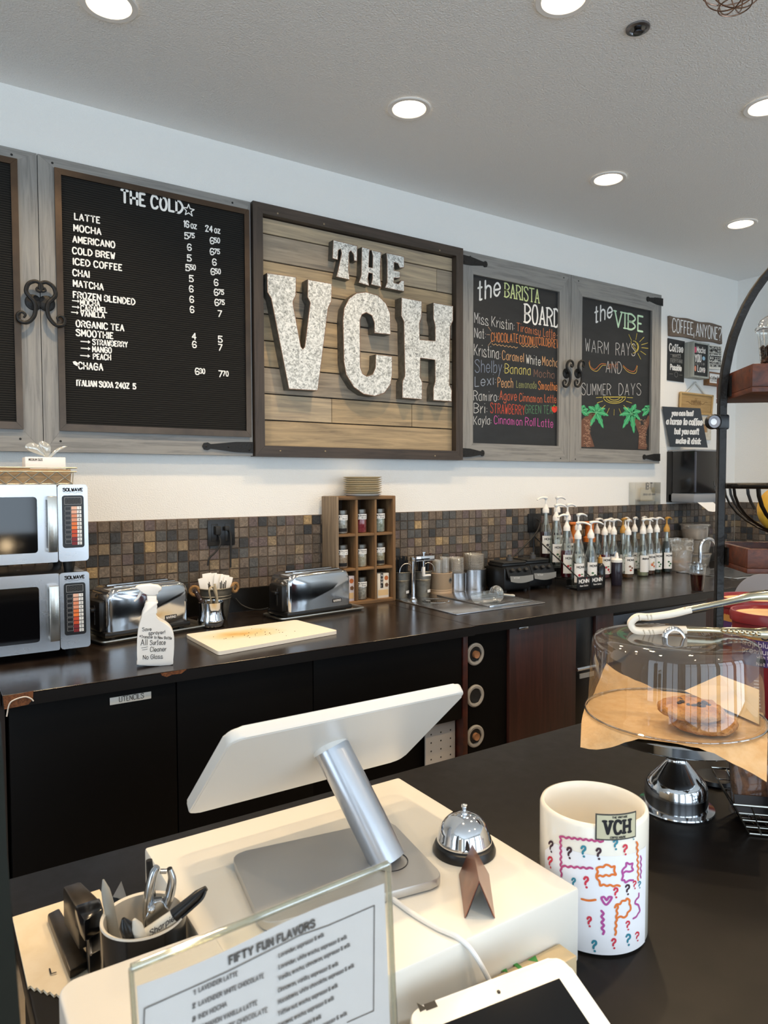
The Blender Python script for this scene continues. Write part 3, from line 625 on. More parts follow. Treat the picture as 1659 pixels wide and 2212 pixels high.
# ---------------------------------------------------------------- more helpers and materials
def thin(name, tint='ffffff', refl=.12, rough=.02, milk=0., milkcol='ffffff'):
    """thin clear sheet: transparent with a Fresnel gloss, optionally milky"""
    if name in MATS: return MATS[name]
    m = bpy.data.materials.new(name); m.use_nodes = True; MATS[name] = m; t = m.node_tree; t.nodes.clear()
    o = t.nodes.new('ShaderNodeOutputMaterial'); tr = t.nodes.new('ShaderNodeBsdfTransparent'); tr.inputs[0].default_value = lin(tint)
    g = t.nodes.new('ShaderNodeBsdfGlossy'); g.inputs['Roughness'].default_value = rough; g.inputs[0].default_value = (1, 1, 1, 1)
    lw = t.nodes.new('ShaderNodeLayerWeight'); lw.inputs[0].default_value = .35
    mr = t.nodes.new('ShaderNodeMapRange'); mr.inputs['To Min'].default_value = refl*.35; mr.inputs['To Max'].default_value = min(1, refl*4)
    t.links.new(lw.outputs['Facing'], mr.inputs['Value'])
    src = tr
    if milk:
        d = t.nodes.new('ShaderNodeBsdfDiffuse'); d.inputs[0].default_value = lin(milkcol); mm = t.nodes.new('ShaderNodeMixShader'); mm.inputs[0].default_value = milk
        t.links.new(tr.outputs[0], mm.inputs[1]); t.links.new(d.outputs[0], mm.inputs[2]); src = mm
    mx = t.nodes.new('ShaderNodeMixShader'); t.links.new(mr.outputs[0], mx.inputs[0]); t.links.new(src.outputs[0], mx.inputs[1]); t.links.new(g.outputs[0], mx.inputs[2]); t.links.new(mx.outputs[0], o.inputs[0])
    return m
def wrap(mb, r, a0=0.):
    """bend what was built in the x-z plane round a vertical cylinder of radius r; x=0 faces -y turned by a0"""
    for v in mb.bm.verts:
        a = v.co.x/r+a0; rr = r-v.co.y; v.co = Vector((rr*math.sin(a), -rr*math.cos(a), v.co.z))
    return mb
UX, UZ = Vector((1, 0, 0)), Vector((0, 0, 1))
def flat(mb, pts, y=0.): mb.poly([(x, y, z) for x, z in pts]); return mb
def patch(mb, w, z0, z1, n=8, y=-.0004):
    """subdivided rectangle in the x-z plane, ready to be wrapped"""
    mb.grid(lambda u, v: ((u-.5)*w, y, z0+(z1-z0)*v), n, 1); return mb
def disc(mb, cx, cz, rx, rz=None, y=-.0008, n=12): mb.poly([(cx+rx*math.cos(2*PI*k/n), y, cz+(rz or rx)*math.sin(2*PI*k/n)) for k in range(n)]); return mb
def atp(px, py, P0, N): d = _ray(px, py); return CAM+d*((Vector(P0)-CAM).dot(N)/d.dot(N))
class Pl:
    """a plane with axes, so outlines read off the photo land on it"""
    def __init__(s, P0, U, V): s.O = Vector(P0); s.U = Vector(U).normalized(); s.V = Vector(V).normalized(); s.N = s.U.cross(s.V).normalized()
    def uv(s, px, py): p = atp(px, py, s.O, s.N)-s.O; return (p.dot(s.U), p.dot(s.V))
    def at(s, u, v, n=0.): return s.O+s.U*u+s.V*v+s.N*n
    def text(s, mb, t, a, b, cap, st, lift=.0008, **kw):
        A, B = s.uv(*a), s.uv(*b); T = s.uv(a[0], a[1]-cap); O = s.at(*A); E = s.at(*B)
        return text(mb, t, O, E-O, (s.V-(E-O).normalized()*s.V.dot((E-O).normalized())), (E-O).length, abs(T[1]-A[1]), st, lift=lift, **kw)
ZC = .914
m_top = mat('dark_laminate', '1d1714', .22, var='2a2320', vscale=14, vstretch=(1, 1, 1), rvar=.09, detail=6)
m_topf = mat('dark_laminate_edge', '100d0c', .35)
m_blk = mat('black_panel', '050404', .55, spec=.12); m_mah = wood('mahogany', ['21100b', '331812', '42211a'], 2, .45, .6); m_mahe = mat('mahogany_edge', '4a1f14', .45, var='2e130d', vscale=20)
m_steel = mat('brushed_steel', 'bfc0c3', .26, 1., rvar=.05, vscale=9, vstretch=(1, 1, 3))
m_steelp = mat('polished_steel', 'c4c6c9', .09, 1., rvar=.04, vscale=10); m_black = mat('black_plastic', '111112', .35); m_rub = mat('black_rubber', '151515', .6)
m_wpl = mat('white_plastic', 'eeedea', .35); m_paper = mat('white_paper', 'f0efec', .8); m_kraft = mat('kraft_paper', 'b3956f', .85, var='a3835e', vscale=30); m_ink = mat('black_ink', '18171a', .8)
m_glass = thin('clear_glass', 'f4f6f5', .16); m_clear = thin('clear_plastic', 'f2f2f0', .14, .05)
# ---------------------------------------------------------------- counters along the back wall
def countertop(name, x0, x1, y0, y1, label):
    b = MB(); b.box(x0, x1, y0, y1, ZC-.004, ZC, .001, seg=1); b.mi = 1; b.box(x0, x1, y0, y1, ZC-.042, ZC-.0042)
    return solo(name, b, [m_top, m_topf], label, 'countertop', ((x0+x1)/2, (y0+y1)/2, ZC-.042))
XS = 2.085
ct = countertop('countertop', .195, XS-.0015, -.957, -.016, 'dark laminate countertop carrying the microwaves, toasters and cutting board')
countertop('countertop', XS+.0015, XR-.016, -.945, -.016, 'dark laminate countertop carrying the steel ice station and syrup bottles')
countertop('countertop', -2.2, .192, -.93, -.016, 'dark laminate countertop at the far left edge behind the counter end')
b = MB(); b.prism([(0, 0), (.085, .004), (.083, -.022), (.07, -.036), (.003, -.04)], (.196, -.9585, ZC-.003), (1, 0, 0), (0, 0, 1), .002)
ch = obj('bare_chipboard', b, mat('chipboard', '7a4a28', .85, var='4f2d18', vscale=160), ct, world=True)
b = MB(); b.tube(bez([Vector(p) for p in ((.205, -.961, ZC-.065), (.212, -.962, ZC-.03), (.225, -.963, ZC-.017), (.255, -.962, ZC-.012), (.272, -.962, ZC-.02), (.28, -.961, ZC-.03))], 5), .0022, 6)
obj('peeled_edge_tape', b, mat('pale_glue', 'cfc6bb', .8), ct, world=True)
p0 = atz(350, 1455, ZC); b = MB().prism([(0, 0), (.09, .001), (.07, -.012), (.04, -.01), (.02, -.016), (.004, -.008)], (p0.x, -.9585, ZC-.003), (1, 0, 0), (0, 0, 1), .001); obj('bare_chipboard', b, MATS['chipboard'], ct, world=True)
t = thing('base_cabinet', 'black base cabinet under the left countertop with a UTENCILS label', 'cabinet', (1.14, -.5, 0))
obj('carcass', MB().box(.215, XS-.035, -.86, -.02, .09, ZC-.044).box(.24, XS-.06, -.82, -.05, 0, .09), m_blk, t, world=True)
xd = [.212, aty(380, 1480, -.92).x, aty(675, 1430, -.92).x, XS-.05]
for i in range(3):
    z0 = .11 if i < 2 else .49
    d = obj('door', MB().box(xd[i]+.002, xd[i+1]-.002, -.925, -.862, z0, ZC-.048, .002), m_blk, t, world=True)
    if i == 0:
        l0, l1 = aty(237, 1523, -.925), aty(326, 1493, -.925)
        lb = obj('label_plate', MB().box(l0.x, l1.x, -.929, -.9255, l0.z, l1.z, .001), mat('aged_label', 'cfcdc6', .4), d, world=True)
        b = MB(); text(b, 'UTENCILS', (l0.x+.03, -.9295, l0.z+.007), UX, UZ, .08, .0165, .0016, gap=1.6); obj('lettering', b, m_ink, t, 0, world=True)
obj('end_panel', MB().box(XS-.045, XS-.018, -.928, -.03, 0, ZC-.044, .001), m_mahe, t, world=True)
obj('kick_board', MB().box(.24, XS-.05, -.84, -.825, 0, .1), m_blk, t, world=True)
b = MB().box(1.86, 2.028, -.885, -.875, .1, .485, .002); b.mi = 1
for i in range(3):
    for j in range(9): b.lathe([(.004, 0), (0, .0005)], n=8, mx=Matrix.Translation((1.89+.055*i, -.8853, .13+.038*j)) @ Matrix.Rotation(PI/2, 4, 'X'))
solo('pegboard_panel', b, [mat('white_melamine', 'b9b4ae', .5), m_screw], 'white perforated panel standing in the open bay at the cabinet end', 'panel', (1.944, -.88, .1))
solo('base_cabinet', MB().box(-2.2, .205, -.9, -.02, 0, ZC-.044), mat('dark_brown_panel', '2a1d15', .5), 'dark brown cabinet end just showing at the left picture edge', 'cabinet', (-1, -.46, 0))
t = thing('base_cabinet', 'mahogany base cabinet under the syrup bottles with one steel pull tab', 'cabinet', (2.9, -.5, 0))
obj('carcass', MB().box(XS+.005, 3.09, -.86, -.02, .09, ZC-.044), m_blk, t, world=True)
b = MB().box(XS+.005, 2.325, -.905, -.862, .08, ZC-.044); obj('dispenser_panel', b, m_blk, t, world=True)
d = obj('door', MB().box(2.33, 2.79, -.92, -.862, .1, ZC-.046, .002), m_mah, t, world=True)
q = aty(1128, 1356, -.92); obj('pull_tab', MB().box(q.x-.03, q.x+.03, -.932, -.92, q.z-.006, q.z+.006, .002), m_steel, d, world=True)
obj('side_panel', MB().box(2.945, 3.085, -.915, -.862, .1, ZC-.046, .002), m_mah, t, world=True)
m_wring = mat('white_ring', 'a19b92', .5)
for py, lb in ((1413, 'top'), (1503, 'middle'), (1590, 'bottom')):
    q = aty(1026, py, -.908); c = thing('cup_dispenser', 'round white in-cabinet cup dispenser, %s of three beside the cabinet end' % lb, 'cup dispenser', (q.x, -.905, q.z-.05), group='round cup dispensers')
    mxr = Matrix.Translation((0, -.001, .05)) @ Matrix.Rotation(PI/2, 4, 'X')
    obj('ring', MB().lathe([(.052, 0), (.052, .006), (.046, .01), (.036, .008), (.034, 0)], n=36, mx=mxr), m_wring, c)
    obj('gasket', MB().lathe([(.036, .0), (.036, .005), (.02, .003), (0, .001)], n=6, mx=mxr), m_rub, c)
    if lb != 'middle': obj('cup_base', MB().lathe([(.017, .003), (.017, .018), (.013, .016), (0, .016)], n=20, mx=mxr), mat('kraft_cup', '9a6b48', .7), c)
t = thing('undercounter_fridge', 'low black fridge under the right countertop with a chrome bar handle', 'fridge', (2.87, -.5, 0))
obj('door', MB().box(2.797, 2.94, -.9, -.862, .1, ZC-.05, .004), m_black, t, world=True)
q = aty(1245, 1447, -.93); obj('bar_handle', MB().tube([(q.x+.003, -.93, q.z), (q.x+.14, -.93, q.z)], .009, 10), m_chrome, t, world=True)
q = aty(1250, 1462, -.905); obj('tag', MB().box(q.x+.01, q.x+.12, -.906, -.9, q.z-.012, q.z+.012), mat('grey_tag', 'a9a7a2', .5), t, world=True)
t = thing('undercounter_fridge', 'grey steel undercounter fridge behind the cake dome', 'fridge', (3.6, -.5, 0))
obj('door', MB().box(3.1, 3.95, -.9, -.1, .1, .845, .004), mat('grey_steel', '55565a', .35, .8), t, world=True)
obj('top_trim', MB().box(3.1, 3.95, -.905, -.1, .848, .868, .002), m_black, t, world=True)
obj('bar_handle', MB().tube([(3.2, -.93, .80), (3.9, -.93, .80)], .009, 10), m_black, t, world=True)
solo('base_cabinet', MB().box(3.96, XR-.02, -.88, -.02, 0, ZC-.044), m_mah, 'mahogany base cabinet under the sink at the right', 'cabinet', (4.8, -.45, 0))
# ---------------------------------------------------------------- microwaves
YM = -.55
def fm(px, py): p = aty(px, py, YM); return p.x, p.z
def bevpanel(b, x0, x1, z0, z1, r, y, d, n=5):
    P = []
    for cx, cz, a0 in ((x1-r, z0+r, -PI/2), (x1-r, z1-r, 0), (x0+r, z1-r, PI/2), (x0+r, z0+r, PI)):
        for k in range(n+1): a = a0+PI/2*k/n; P.append((cx+r*math.cos(a), cz+r*math.sin(a)))
    return b.prism(P, (0, y, 0), (1, 0, 0), (0, 0, 1), d)
mz0, mz1 = 1.277, 1.563; mx0, mx1 = .008, .527; xseam = fm(124, 1100)[0]
mw = thing('microwave_oven', 'stainless microwave with black window, upper of the stacked pair', 'microwave', ((mx0+mx1)/2, -.36, 1.2325), group='stacked microwaves')
obj('body', MB().box(mx0+.004, mx1-.004, YM+.025, -.17, mz0+.003, mz1-.003, .006), m_steel, mw, world=True)
b = MB(); bevpanel(b, xseam+.0015, mx1, mz0, mz1, .012, YM, .024); obj('control_fascia', b, m_steel, mw, world=True)
dr = MB(); wx1 = fm(80, 1100)[0]; wz0, wz1 = mz0+.038, mz1-.044
bevpanel(dr, mx0, xseam-.0015, mz0, mz1, .006, YM, .024); d = obj('door', dr, m_steel, mw, world=True)
b = MB(); bevpanel(b, mx0+.03, wx1, wz0, wz1, .012, YM-.0015, .001); obj('window', b, mat('black_glass', '0a0a0c', .06, spec=.6), d, world=True)
hx0, hx1 = fm(97, 1100)[0], fm(121, 1100)[0]
b = MB(); b.box(hx0+.004, hx1, YM-.034, YM-.026, mz0+.04, mz1-.042, .003); b.box(hx0+.004, hx1, YM-.032, YM, mz1-.056, mz1-.042, .002); b.box(hx0+.004, hx1, YM-.032, YM, mz0+.04, mz0+.054, .002)
obj('handle', b, mat('champagne_steel', 'c9c6be', .25, 1.), d, world=True)
kx0, kx1 = fm(134, 1100)[0], fm(181, 1100)[0]; kz0, kz1 = fm(160, 1181)[1], fm(160, 1068)[1]
b = MB(); bevpanel(b, kx0, kx1, kz0, kz1, .01, YM-.0012, .001); obj('keypad', b, m_black, mw, world=True)
kw, kh = kx1-kx0, kz1-kz0; KX = lambda u: kx0+kw*u; KZ = lambda v: kz1-kh*v; YK = YM-.0018
def outline(b, x0, x1, z0, z1, w, y): ribbon(b, [(x0, z0), (x1, z0), (x1, z1), (x0, z1), (x0, z0)], w, Vector((0, y, 0)), UX, UZ, Vector((0, -1, 0)))
b = MB(); outline(b, KX(.12), KX(.88), KZ(.17), KZ(.04), .0014, YK)
for i in range(8): outline(b, KX(.13), KX(.4), KZ(.285+.09*i), KZ(.215+.09*i), .0009, YK)
obj('button_outlines', b, mat('grey_print', '9a9a9a', .6), mw, 0, world=True)
b = MB(); text(b, '8888', (KX(.2), YK, KZ(.145)), UX, UZ, kw*.6, kh*.075, .0016, lift=.0003); obj('display_digits', b, mat('unlit_digits', '4a4640', .5), mw, 0, world=True)
for i, c in enumerate(('e9b9a0', 'e6ac92', 'dd8b66', 'dc9272', 'e0743a', 'ee7c36', 'c94a28', 'c84c26', '7e1d22', '7a1c22')):
    z = .21+.075*i; b = MB(); b.box(KX(.42), KX(.67), YK, YK+.0005, KZ(z+.062), KZ(z)); obj('power_key', b, mat('key_'+c, c, .5), mw, 0, world=True)
b = MB()
for i in range(10): z = .21+.075*i; b.box(KX(.68), KX(.88), YK, YK+.0005, KZ(z+.06), KZ(z))
obj('number_keys', b, m_wpl, mw, 0, world=True)
b = MB()
for i, c in enumerate('1234567890'): text(b, c, (KX(.745), YK-.0003, KZ(.21+.075*i+.052)), UX, UZ, .0045, kh*.04, .0011, lift=.0003)
obj('key_digits', b, m_ink, mw, 0, world=True)
b = MB(); x0, x1 = fm(136, 1060)[0], fm(178, 1060)[0]; z = fm(136, 1059)[1]; text(b, 'SOLWAVE', (x0, YM-.001, z), UX, UZ, x1-x0, .0105, .0034, lift=.0003, gap=1.4)
ribbon(b, [(x0+(x1-x0)*i/20, z-.006+.0015*math.sin(i*.9)) for i in range(21)], .0008, Vector((0, YM-.0013, 0)), UX, UZ, Vector((0, -1, 0)))
obj('maker_lettering', b, m_ink, mw, 0, world=True)
for x in (mx0+.06, xseam+.045):
    for y in (YM+.06, -.22): obj('foot', MB().lathe([(.017, 0), (.022, .035), (.024, mz0-1.2325)], (x, y, 1.2325), 16, cap0=True), m_black, mw, world=True)
mw2 = dup(mw, (mw.location.x+.0, mw.location.y, ZC), None, 'stainless microwave with black window, lower of the stacked pair on the countertop')
for c in mw2.children:
    if c.name.startswith('foot'): c.scale = (1, 1, .0445/.0445); 
# lower microwave stands on shorter feet
for c in list(mw2.children):
    c.location.z += -(mz0-1.2325)+.032
    if c.name.startswith('foot'): c.location.z = 0; c.scale.z = .032/(mz0-1.2325)
# the upper one stands on the lower one's top
mwtop = ZC+.032+(mz1-mz0)
mw.location.z = mwtop-.003
# wire basket on top
bz = mw.location.z+(mz1-1.2325); bxl, bxr, byf, byb = -.02, .478, -.535, -.27
t = thing('wire_basket', 'low wire basket lined with kraft paper on top of the upper microwave', 'basket', ((bxl+bxr)/2, -.4, bz), group=None)
def ring_(x0, x1, y0, y1, z): return [(x0, y0, z), (x1, y0, z), (x1, y1, z), (x0, y1, z)]
b = MB(); zt = bz+.062
for z, e in ((zt, .014), (zt-.014, .012), (bz+.003, 0)): b.tube(ring_(bxl-e, bxr+e, byf-e, byb+e, z), .0025, 6, closed=True)
n = 9
for i in range(n):
    xa, xb = bxl+(bxr-bxl)*i/n, bxl+(bxr-bxl)*(i+1)/n
    for y, e in ((byf, -.012), (byb, .012)): b.tube([(xa, y, bz+.003), (xb, y+e, zt-.014)], .0023, 6); b.tube([(xb, y-.0035*(1 if y == byf else -1), bz+.003), (xa, y+e, zt-.014)], .0023, 6)
for i in range(5):
    ya, yb = byf+(byb-byf)*i/5, byf+(byb-byf)*(i+1)/5
    for x, e in ((bxl, -.012), (bxr, .012)): b.tube([(x, ya, bz+.003), (x+e, yb, zt-.014)], .0018, 6)
obj('wire_frame', b, mat('basket_steel', 'aaa69a', .35, .7), t, world=True)
b = MB(); e = .005
for (xa, ya), (xb, yb) in (((bxl+e, byf+e), (bxr-e, byf+e)), ((bxr-e, byf+e), (bxr-e, byb-e)), ((bxr-e, byb-e), (bxl+e, byb-e)), ((bxl+e, byb-e), (bxl+e, byf+e))):
    b.grid(lambda u, v, xa=xa, ya=ya, xb=xb, yb=yb: (xa+(xb-xa)*u+.002*noise.noise((u*9, v*4, 1)), ya+(yb-ya)*u+.003*noise.noise((u*9, v*4, 5)), bz+.006+v*(.05+.006*noise.noise((u*6, 0, 3)))), 14, 3)
b.quad((bxl+e, byf+e, bz+.006), (bxr-e, byf+e, bz+.006), (bxr-e, byb-e, bz+.006), (bxl+e, byb-e, bz+.006))
obj('kraft_liner', b, m_kraft, t, world=True)
b = MB(); b.box(bxl+.02, aty(120, 1000, -.45).x, -.51, -.42, zt-.012, zt-.004, .002); b.box(bxl+.02, .34, -.505, -.43, zt-.004, zt+.003, .002)
solo('paper_sleeves', b, m_kraft, 'flat brown kraft paper sleeves lying in the wire basket', 'paper bags', (.15, -.46, zt-.012))
gx0, gx1 = aty(53, 995, -.38).x, aty(140, 995, -.38).x; gz1 = aty(60, 987, -.39).z
t = thing('glove_box', 'white box of clear disposable gloves sitting in the wire basket', 'glove box', ((gx0+gx1)/2, -.35, bz+.01))
b = MB().box(gx0, gx1, -.4, -.3, bz+.01, gz1, .002); obj('box', b, m_paper, t, world=True)
b = MB(); text(b, 'MEDIUM SIZE', (gx0+.012, -.4005, gz1-.014), UX, UZ, (gx1-gx0)*.34, .008, .0013); obj('lettering', b, m_ink, t, 0, world=True)
m_glove = thin('glove_film', 'eef0ec', .35, .12, .28, 'f4f0e6')
for k, P in enumerate((((92, 985), (60, 972), (55, 962), (68, 956), (84, 962), (100, 984)), ((98, 986), (88, 968), (84, 956), (94, 953), (108, 962), (110, 975), (104, 987)), ((104, 988), (118, 972), (132, 965), (146, 964), (132, 970), (120, 980), (110, 989)))):
    b = MB(); Q = bez([aty(q[0], q[1], -.35) for q in P+(P[0],)], 5); c = sum(Q, Vector())/len(Q)
    for i in range(len(Q)-1):
        for s in (-1, 1): b.face([b.bm.verts.new(v) for v in (Q[i], Q[i+1], c+Vector((0, s*.016, 0)))])
    bmesh.ops.remove_doubles(b.bm, verts=b.bm.verts, dist=1e-5); obj('glove_finger', b, m_glove, t, 60, world=True)
# ---------------------------------------------------------------- trays and toasters
def tray(x, y, rz, L, Wd, label):
    b = MB(); h = .016
    P = [(L/2, Wd/2)]; ro, ri = .018, .012
    def rr(hx, hy, r, z, n=5):
        o = []
        for cx, cy, a0 in ((hx-r, -hy+r, -PI/2), (hx-r, hy-r, 0), (-hx+r, hy-r, PI/2), (-hx+r, -hy+r, PI)):
            for k in range(n+1): a = a0+PI/2*k/n; o.append(b.bm.verts.new((cx+r*math.cos(a), cy+r*math.sin(a), z)))
        return o
    rings = [rr(L/2-.012, Wd/2-.012, .02, 0), rr(L/2-.004, Wd/2-.004, .024, h), rr(L/2, Wd/2, .026, h+.002), rr(L/2+.001, Wd/2+.001, .026, h-.003)]
    rin = [rr(L/2-.006, Wd/2-.006, .022, h-.001), rr(L/2-.014, Wd/2-.014, .018, .0025)]
    for A, B in list(zip(rings, rings[1:]))+[(rings[1], rin[0]), (rin[0], rin[1])]:
        for i in range(len(A)): b.face([A[i], A[(i+1) % len(A)], B[(i+1) % len(A)], B[i]])
    b.face(rin[1]); b.face(rings[0][::-1])
    return solo('sheet_pan', b, mat('aluminium_pan', 'b9b6ae', .35, 1., rvar=.1), label, 'tray', (x, y, ZC), rz, 'sheet pans under the toasters', world=False)
def toaster(x, y, rz, label):
    t = thing('toaster', label, 'toaster', (x, y, ZC+.0025), rz, 'four slice chrome toasters')
    L, D, z0, z1 = .372, .17, .034, .214
    b = MB(); n = 7; rc = .05; prof = []
    for cx, cz, a0 in ((L/2-rc, z1-rc, 0), (-L/2+rc, z1-rc, PI/2)):
        for k in range(n+1): a = a0+PI/2*k/n; prof.append((cx+rc*math.cos(a), cz+rc*math.sin(a)))
    prof = [(L/2, z0)]+prof+[(-L/2, z0)]
    rows = []
    for y_, e in ((-D/2, .016), (-D/2+.004, .007), (-D/2+.014, 0), (D/2-.014, 0), (D/2-.004, .007), (D/2, .016)):
        sx = (L/2-e)/(L/2); rows.append([b.bm.verts.new((px_*sx, y_, z0+(pz-z0)*((z1-z0-e)/(z1-z0)))) for px_, pz in prof])
    for A, B in zip(rows, rows[1:]):
        for i in range(len(A)-1): b.face([A[i], A[i+1], B[i+1], B[i]])
    b.face(rows[0]); b.face(rows[-1][::-1])
    sh = obj('chrome_shell', b, m_steelp, t, 40)
    for y_ in (-.04, .025): 
        sl = obj('bread_slot', MB().box(-.14, .14, y_-.012, y_+.012, z1-.004, z1+.0045, .003), m_steelp, t); obj('slot_opening', MB().box(-.132, .132, y_-.008, y_+.008, z1+.0042, z1+.0052), m_screw, sl)
    obj('base', MB().box(-L/2-.012, L/2+.006, -D/2-.006, D/2+.006, .012, z0+.002, .008), m_black, t)
    ec = obj('end_cap', MB().box(-L/2-.022, -L/2+.02, -D/2+.025, D/2-.025, z0, z1-.05, .012), m_black, t)
    obj('lever_slot', MB().box(-L/2-.0235, -L/2-.021, -.02, -.012, z0+.03, z1-.07), m_steel, ec)
    obj('lever', MB().box(-L/2-.045, -L/2-.02, -.036, .002, z0+.085, z0+.1, .004), m_black, ec)
    obj('dial', MB().lathe([(.012, 0), (.011, .012), (0, .012)], n=16, mx=Matrix.Translation((L/2, -.04, .1)) @ Matrix.Rotation(PI/2, 4, 'Y')), m_steel, t)
    for sx in (-1, 1):
        for sy in (-1, 1): obj('foot', MB().lathe([(.012, 0), (.012, .014)], (sx*(L/2-.03), sy*(D/2-.02), 0), 12, cap0=True), m_rub, t)
    bd = obj('badge', MB().box(L/2-.115, L/2-.06, -D/2-.0012, -D/2, z0+.02, z0+.038), m_ink, t)
    b = MB(); text(b, 'WARING', (L/2-.11, -D/2-.0014, z0+.024), UX, UZ, .045, .01, .0018, lift=.0003); obj('badge_lettering', b, m_wpl, bd, 0)
    return t
a1 = math.radians(11); tray(1.63, -.272, math.radians(6.5), .5, .185, 'aluminium sheet pan under the right toaster by the crate'); toaster(1.612, -.262, math.radians(8), 'long chrome toaster on a sheet pan in front of the tea crate')
tray(.8, -.235, math.radians(13), .5, .3, 'aluminium sheet pan under the left toaster behind the spray bottle'); toaster(.79, -.245, math.radians(12), 'long chrome toaster on a sheet pan behind the white spray bottle')
# ---------------------------------------------------------------- cutting board
P = [(.919, -.463), (.925, -.84), (1.487, -.757), (1.444, -.44)]
b = MB(); 
def rpoly(P, r, n=4):
    o = []
    for i, p in enumerate(P):
        p = Vector(p); a = (Vector(P[i-1])-p).normalized(); c = (Vector(P[(i+1) % len(P)])-p).normalized()
        for k in range(n+1): s = k/n; o.append(p+a*r*(1-s)**2+c*r*s**2)
    return [(v.x, v.y) for v in o]
b.prism(rpoly(P, .018), (0, 0, ZC+.0155), (1, 0, 0), (0, 1, 0), .0145)
def stained():
    m = bpy.data.materials.new('stained_board'); m.use_nodes = True; k = NT(m); tc = k.add('ShaderNodeTexCoord')
    n = k.add('ShaderNodeTexNoise', i_Scale=7., i_Detail=5.); k.link(tc.outputs['Object'], n.inputs['Vector']); gr = k.add('ShaderNodeTexGradient', gradient_type='SPHERICAL')
    mp = k.add('ShaderNodeMapping'); mp.inputs['Scale'].default_value = (4.2, 8, 1); mp.inputs['Location'].default_value = (.25, -.3, 0); k.link(tc.outputs['Object'], mp.inputs['Vector']); k.link(mp.outputs[0], gr.inputs['Vector'])
    ml = k.add('ShaderNodeMath', operation='MULTIPLY'); k.link(n.outputs['Fac'], ml.inputs[0]); k.link(gr.outputs['Fac'], ml.inputs[1])
    rp = ramp(k, ml.outputs[0], [(.1, 'efe9dd'), (.3, 'e8d4a6'), (.5, 'd9b06a')]); k.link(rp.outputs[0], k.b.inputs['Base Color']); k.b.inputs['Roughness'].default_value = .5; return m
cb = solo('cutting_board', b, stained(), 'white plastic cutting board with yellow stains on the back countertop', 'cutting board', (1.19, -.63, ZC))
b = MB(); rr = random.Random(8)
for i in range(26): x, y = 1.16+rr.gauss(0, .09), -.64+rr.gauss(0, .05); b.ball((x, y, ZC+.016), rr.uniform(.0012, .003), None, .0015, 6, 4)
o = obj('crumbs', b, mat('brown_crumbs', '5a3a20', .8), cb, world=True); o['kind'] = 'stuff'
# ---------------------------------------------------------------- spray bottle
P0 = Vector((.69, -.838, ZC)); av = math.radians(14); sp = Pl(P0-Vector((-math.sin(av), -math.cos(av), 0))*-0.0, (math.cos(av), -math.sin(av), 0), (0, 0, 1))
cS = lambda x, y: (x/2.9625, 940+y/2.9625)
def puff(b, pts, pl, half, bev, n=3):
    """outline on plane pl made into a pillow-edged solid of the given half thickness"""
    bm = bmesh.new(); V = [bm.verts.new(pl.at(u, v, half)) for u, v in pts]; Wv = [bm.verts.new(pl.at(u, v, -half)) for u, v in pts]
    bm.faces.new(V); bm.faces.new(Wv[::-1]); N = len(pts)
    for i in range(N): bm.faces.new([V[i], Wv[i], Wv[(i+1) % N], V[(i+1) % N]])
    ed = [e for e in bm.edges if len({v in V for v in e.verts}) == 1]
    bmesh.ops.bevel(bm, geom=ed, offset=bev, segments=n, affect='EDGES', profile=.5, clamp_overlap=True)
    return b.merge(bm)
t = thing('spray_bottle', 'white spray bottle with handwritten cleaner notes on the back countertop', 'spray bottle', P0)
out = [(892, 1462), (1085, 1462), (1106, 1425), (1112, 1300), (1102, 1240), (1066, 1200), (1008, 1172), (996, 1150), (998, 1128), (1006, 1118), (998, 1104), (1006, 1092), (998, 1078), (1008, 1062), (938, 1062), (930, 1090), (912, 1130), (905, 1160), (888, 1220), (878, 1300), (877, 1400), (882, 1440)]
pts = [sp.uv(*cS(*q)) for q in out]; zmin = min(p[1] for p in pts); pts = [(u, max(0, v-zmin) if v < .02 else v) for u, v in pts]
b = MB(); puff(b, [(v.x, v.y) for v in bez([Vector(p) for p in pts+[pts[0]]], 3)][:-1], sp, .03, .018); obj('bottle', b, m_wpl, t, 60, world=True)
hd = [(866, 975), (872, 985), (895, 990), (935, 1004), (938, 1026), (1002, 1026), (1000, 1008), (1020, 1000), (1034, 988), (1034, 972), (1012, 958), (960, 951), (900, 956), (872, 964)]
b = MB(); puff(b, [sp.uv(*cS(*q)) for q in hd], sp, .014, .008); obj('spray_head', b, m_wpl, t, 60, world=True)
b = MB(); puff(b, [sp.uv(*cS(*q)) for q in ((938, 1024), (1002, 1024), (1004, 1064), (942, 1064))], sp, .015, .007); obj('collar', b, m_wpl, t, 60, world=True)
b = MB(); b.tube([sp.at(*sp.uv(*cS(*q))) for q in ((905, 990), (896, 1020), (880, 1045), (860, 1063))], [.006, .0055, .004, .0035], 8); obj('trigger', b, m_wpl, t, 60, world=True)
b = MB()
for k in range(5): y = 1095+k*15; b.tube([sp.at(*sp.uv(*cS(*q)), .0275-.004*(1-0)) for q in ((932-k*4, y+14), (965-k*3, y+16), (988-k*2, y+2))], .0035, 6)
obj('grip_ridges', b, m_wpl, t, 60, world=True)
sp2 = Pl(P0+sp.N*.0302, sp.U, sp.V); b = MB(); cT = lambda x, y: (180+x/4.879, 1240+y/4.879)
for s, a, e, cp, st in (('Save', (622, 600), (715, 596), 34, .0016), ('sprayer!', (690, 640), (860, 628), 36, .0016), ('*Transfer to New Bottle', (592, 672), (930, 688), 28, .0013), ('All', (606, 750), (672, 748), 60, .0018), ('Surface', (703, 745), (864, 742), 46, .0017), ('Cleaner', (706, 818), (872, 812), 46, .0017)):
    sp2.text(b, s, cT(*a), cT(*e), cp/4.879, st, jit=.15)
sp2.text(b, 'No Glass', (309, 1424), (351, 1422), 9, .0017, jit=.15)
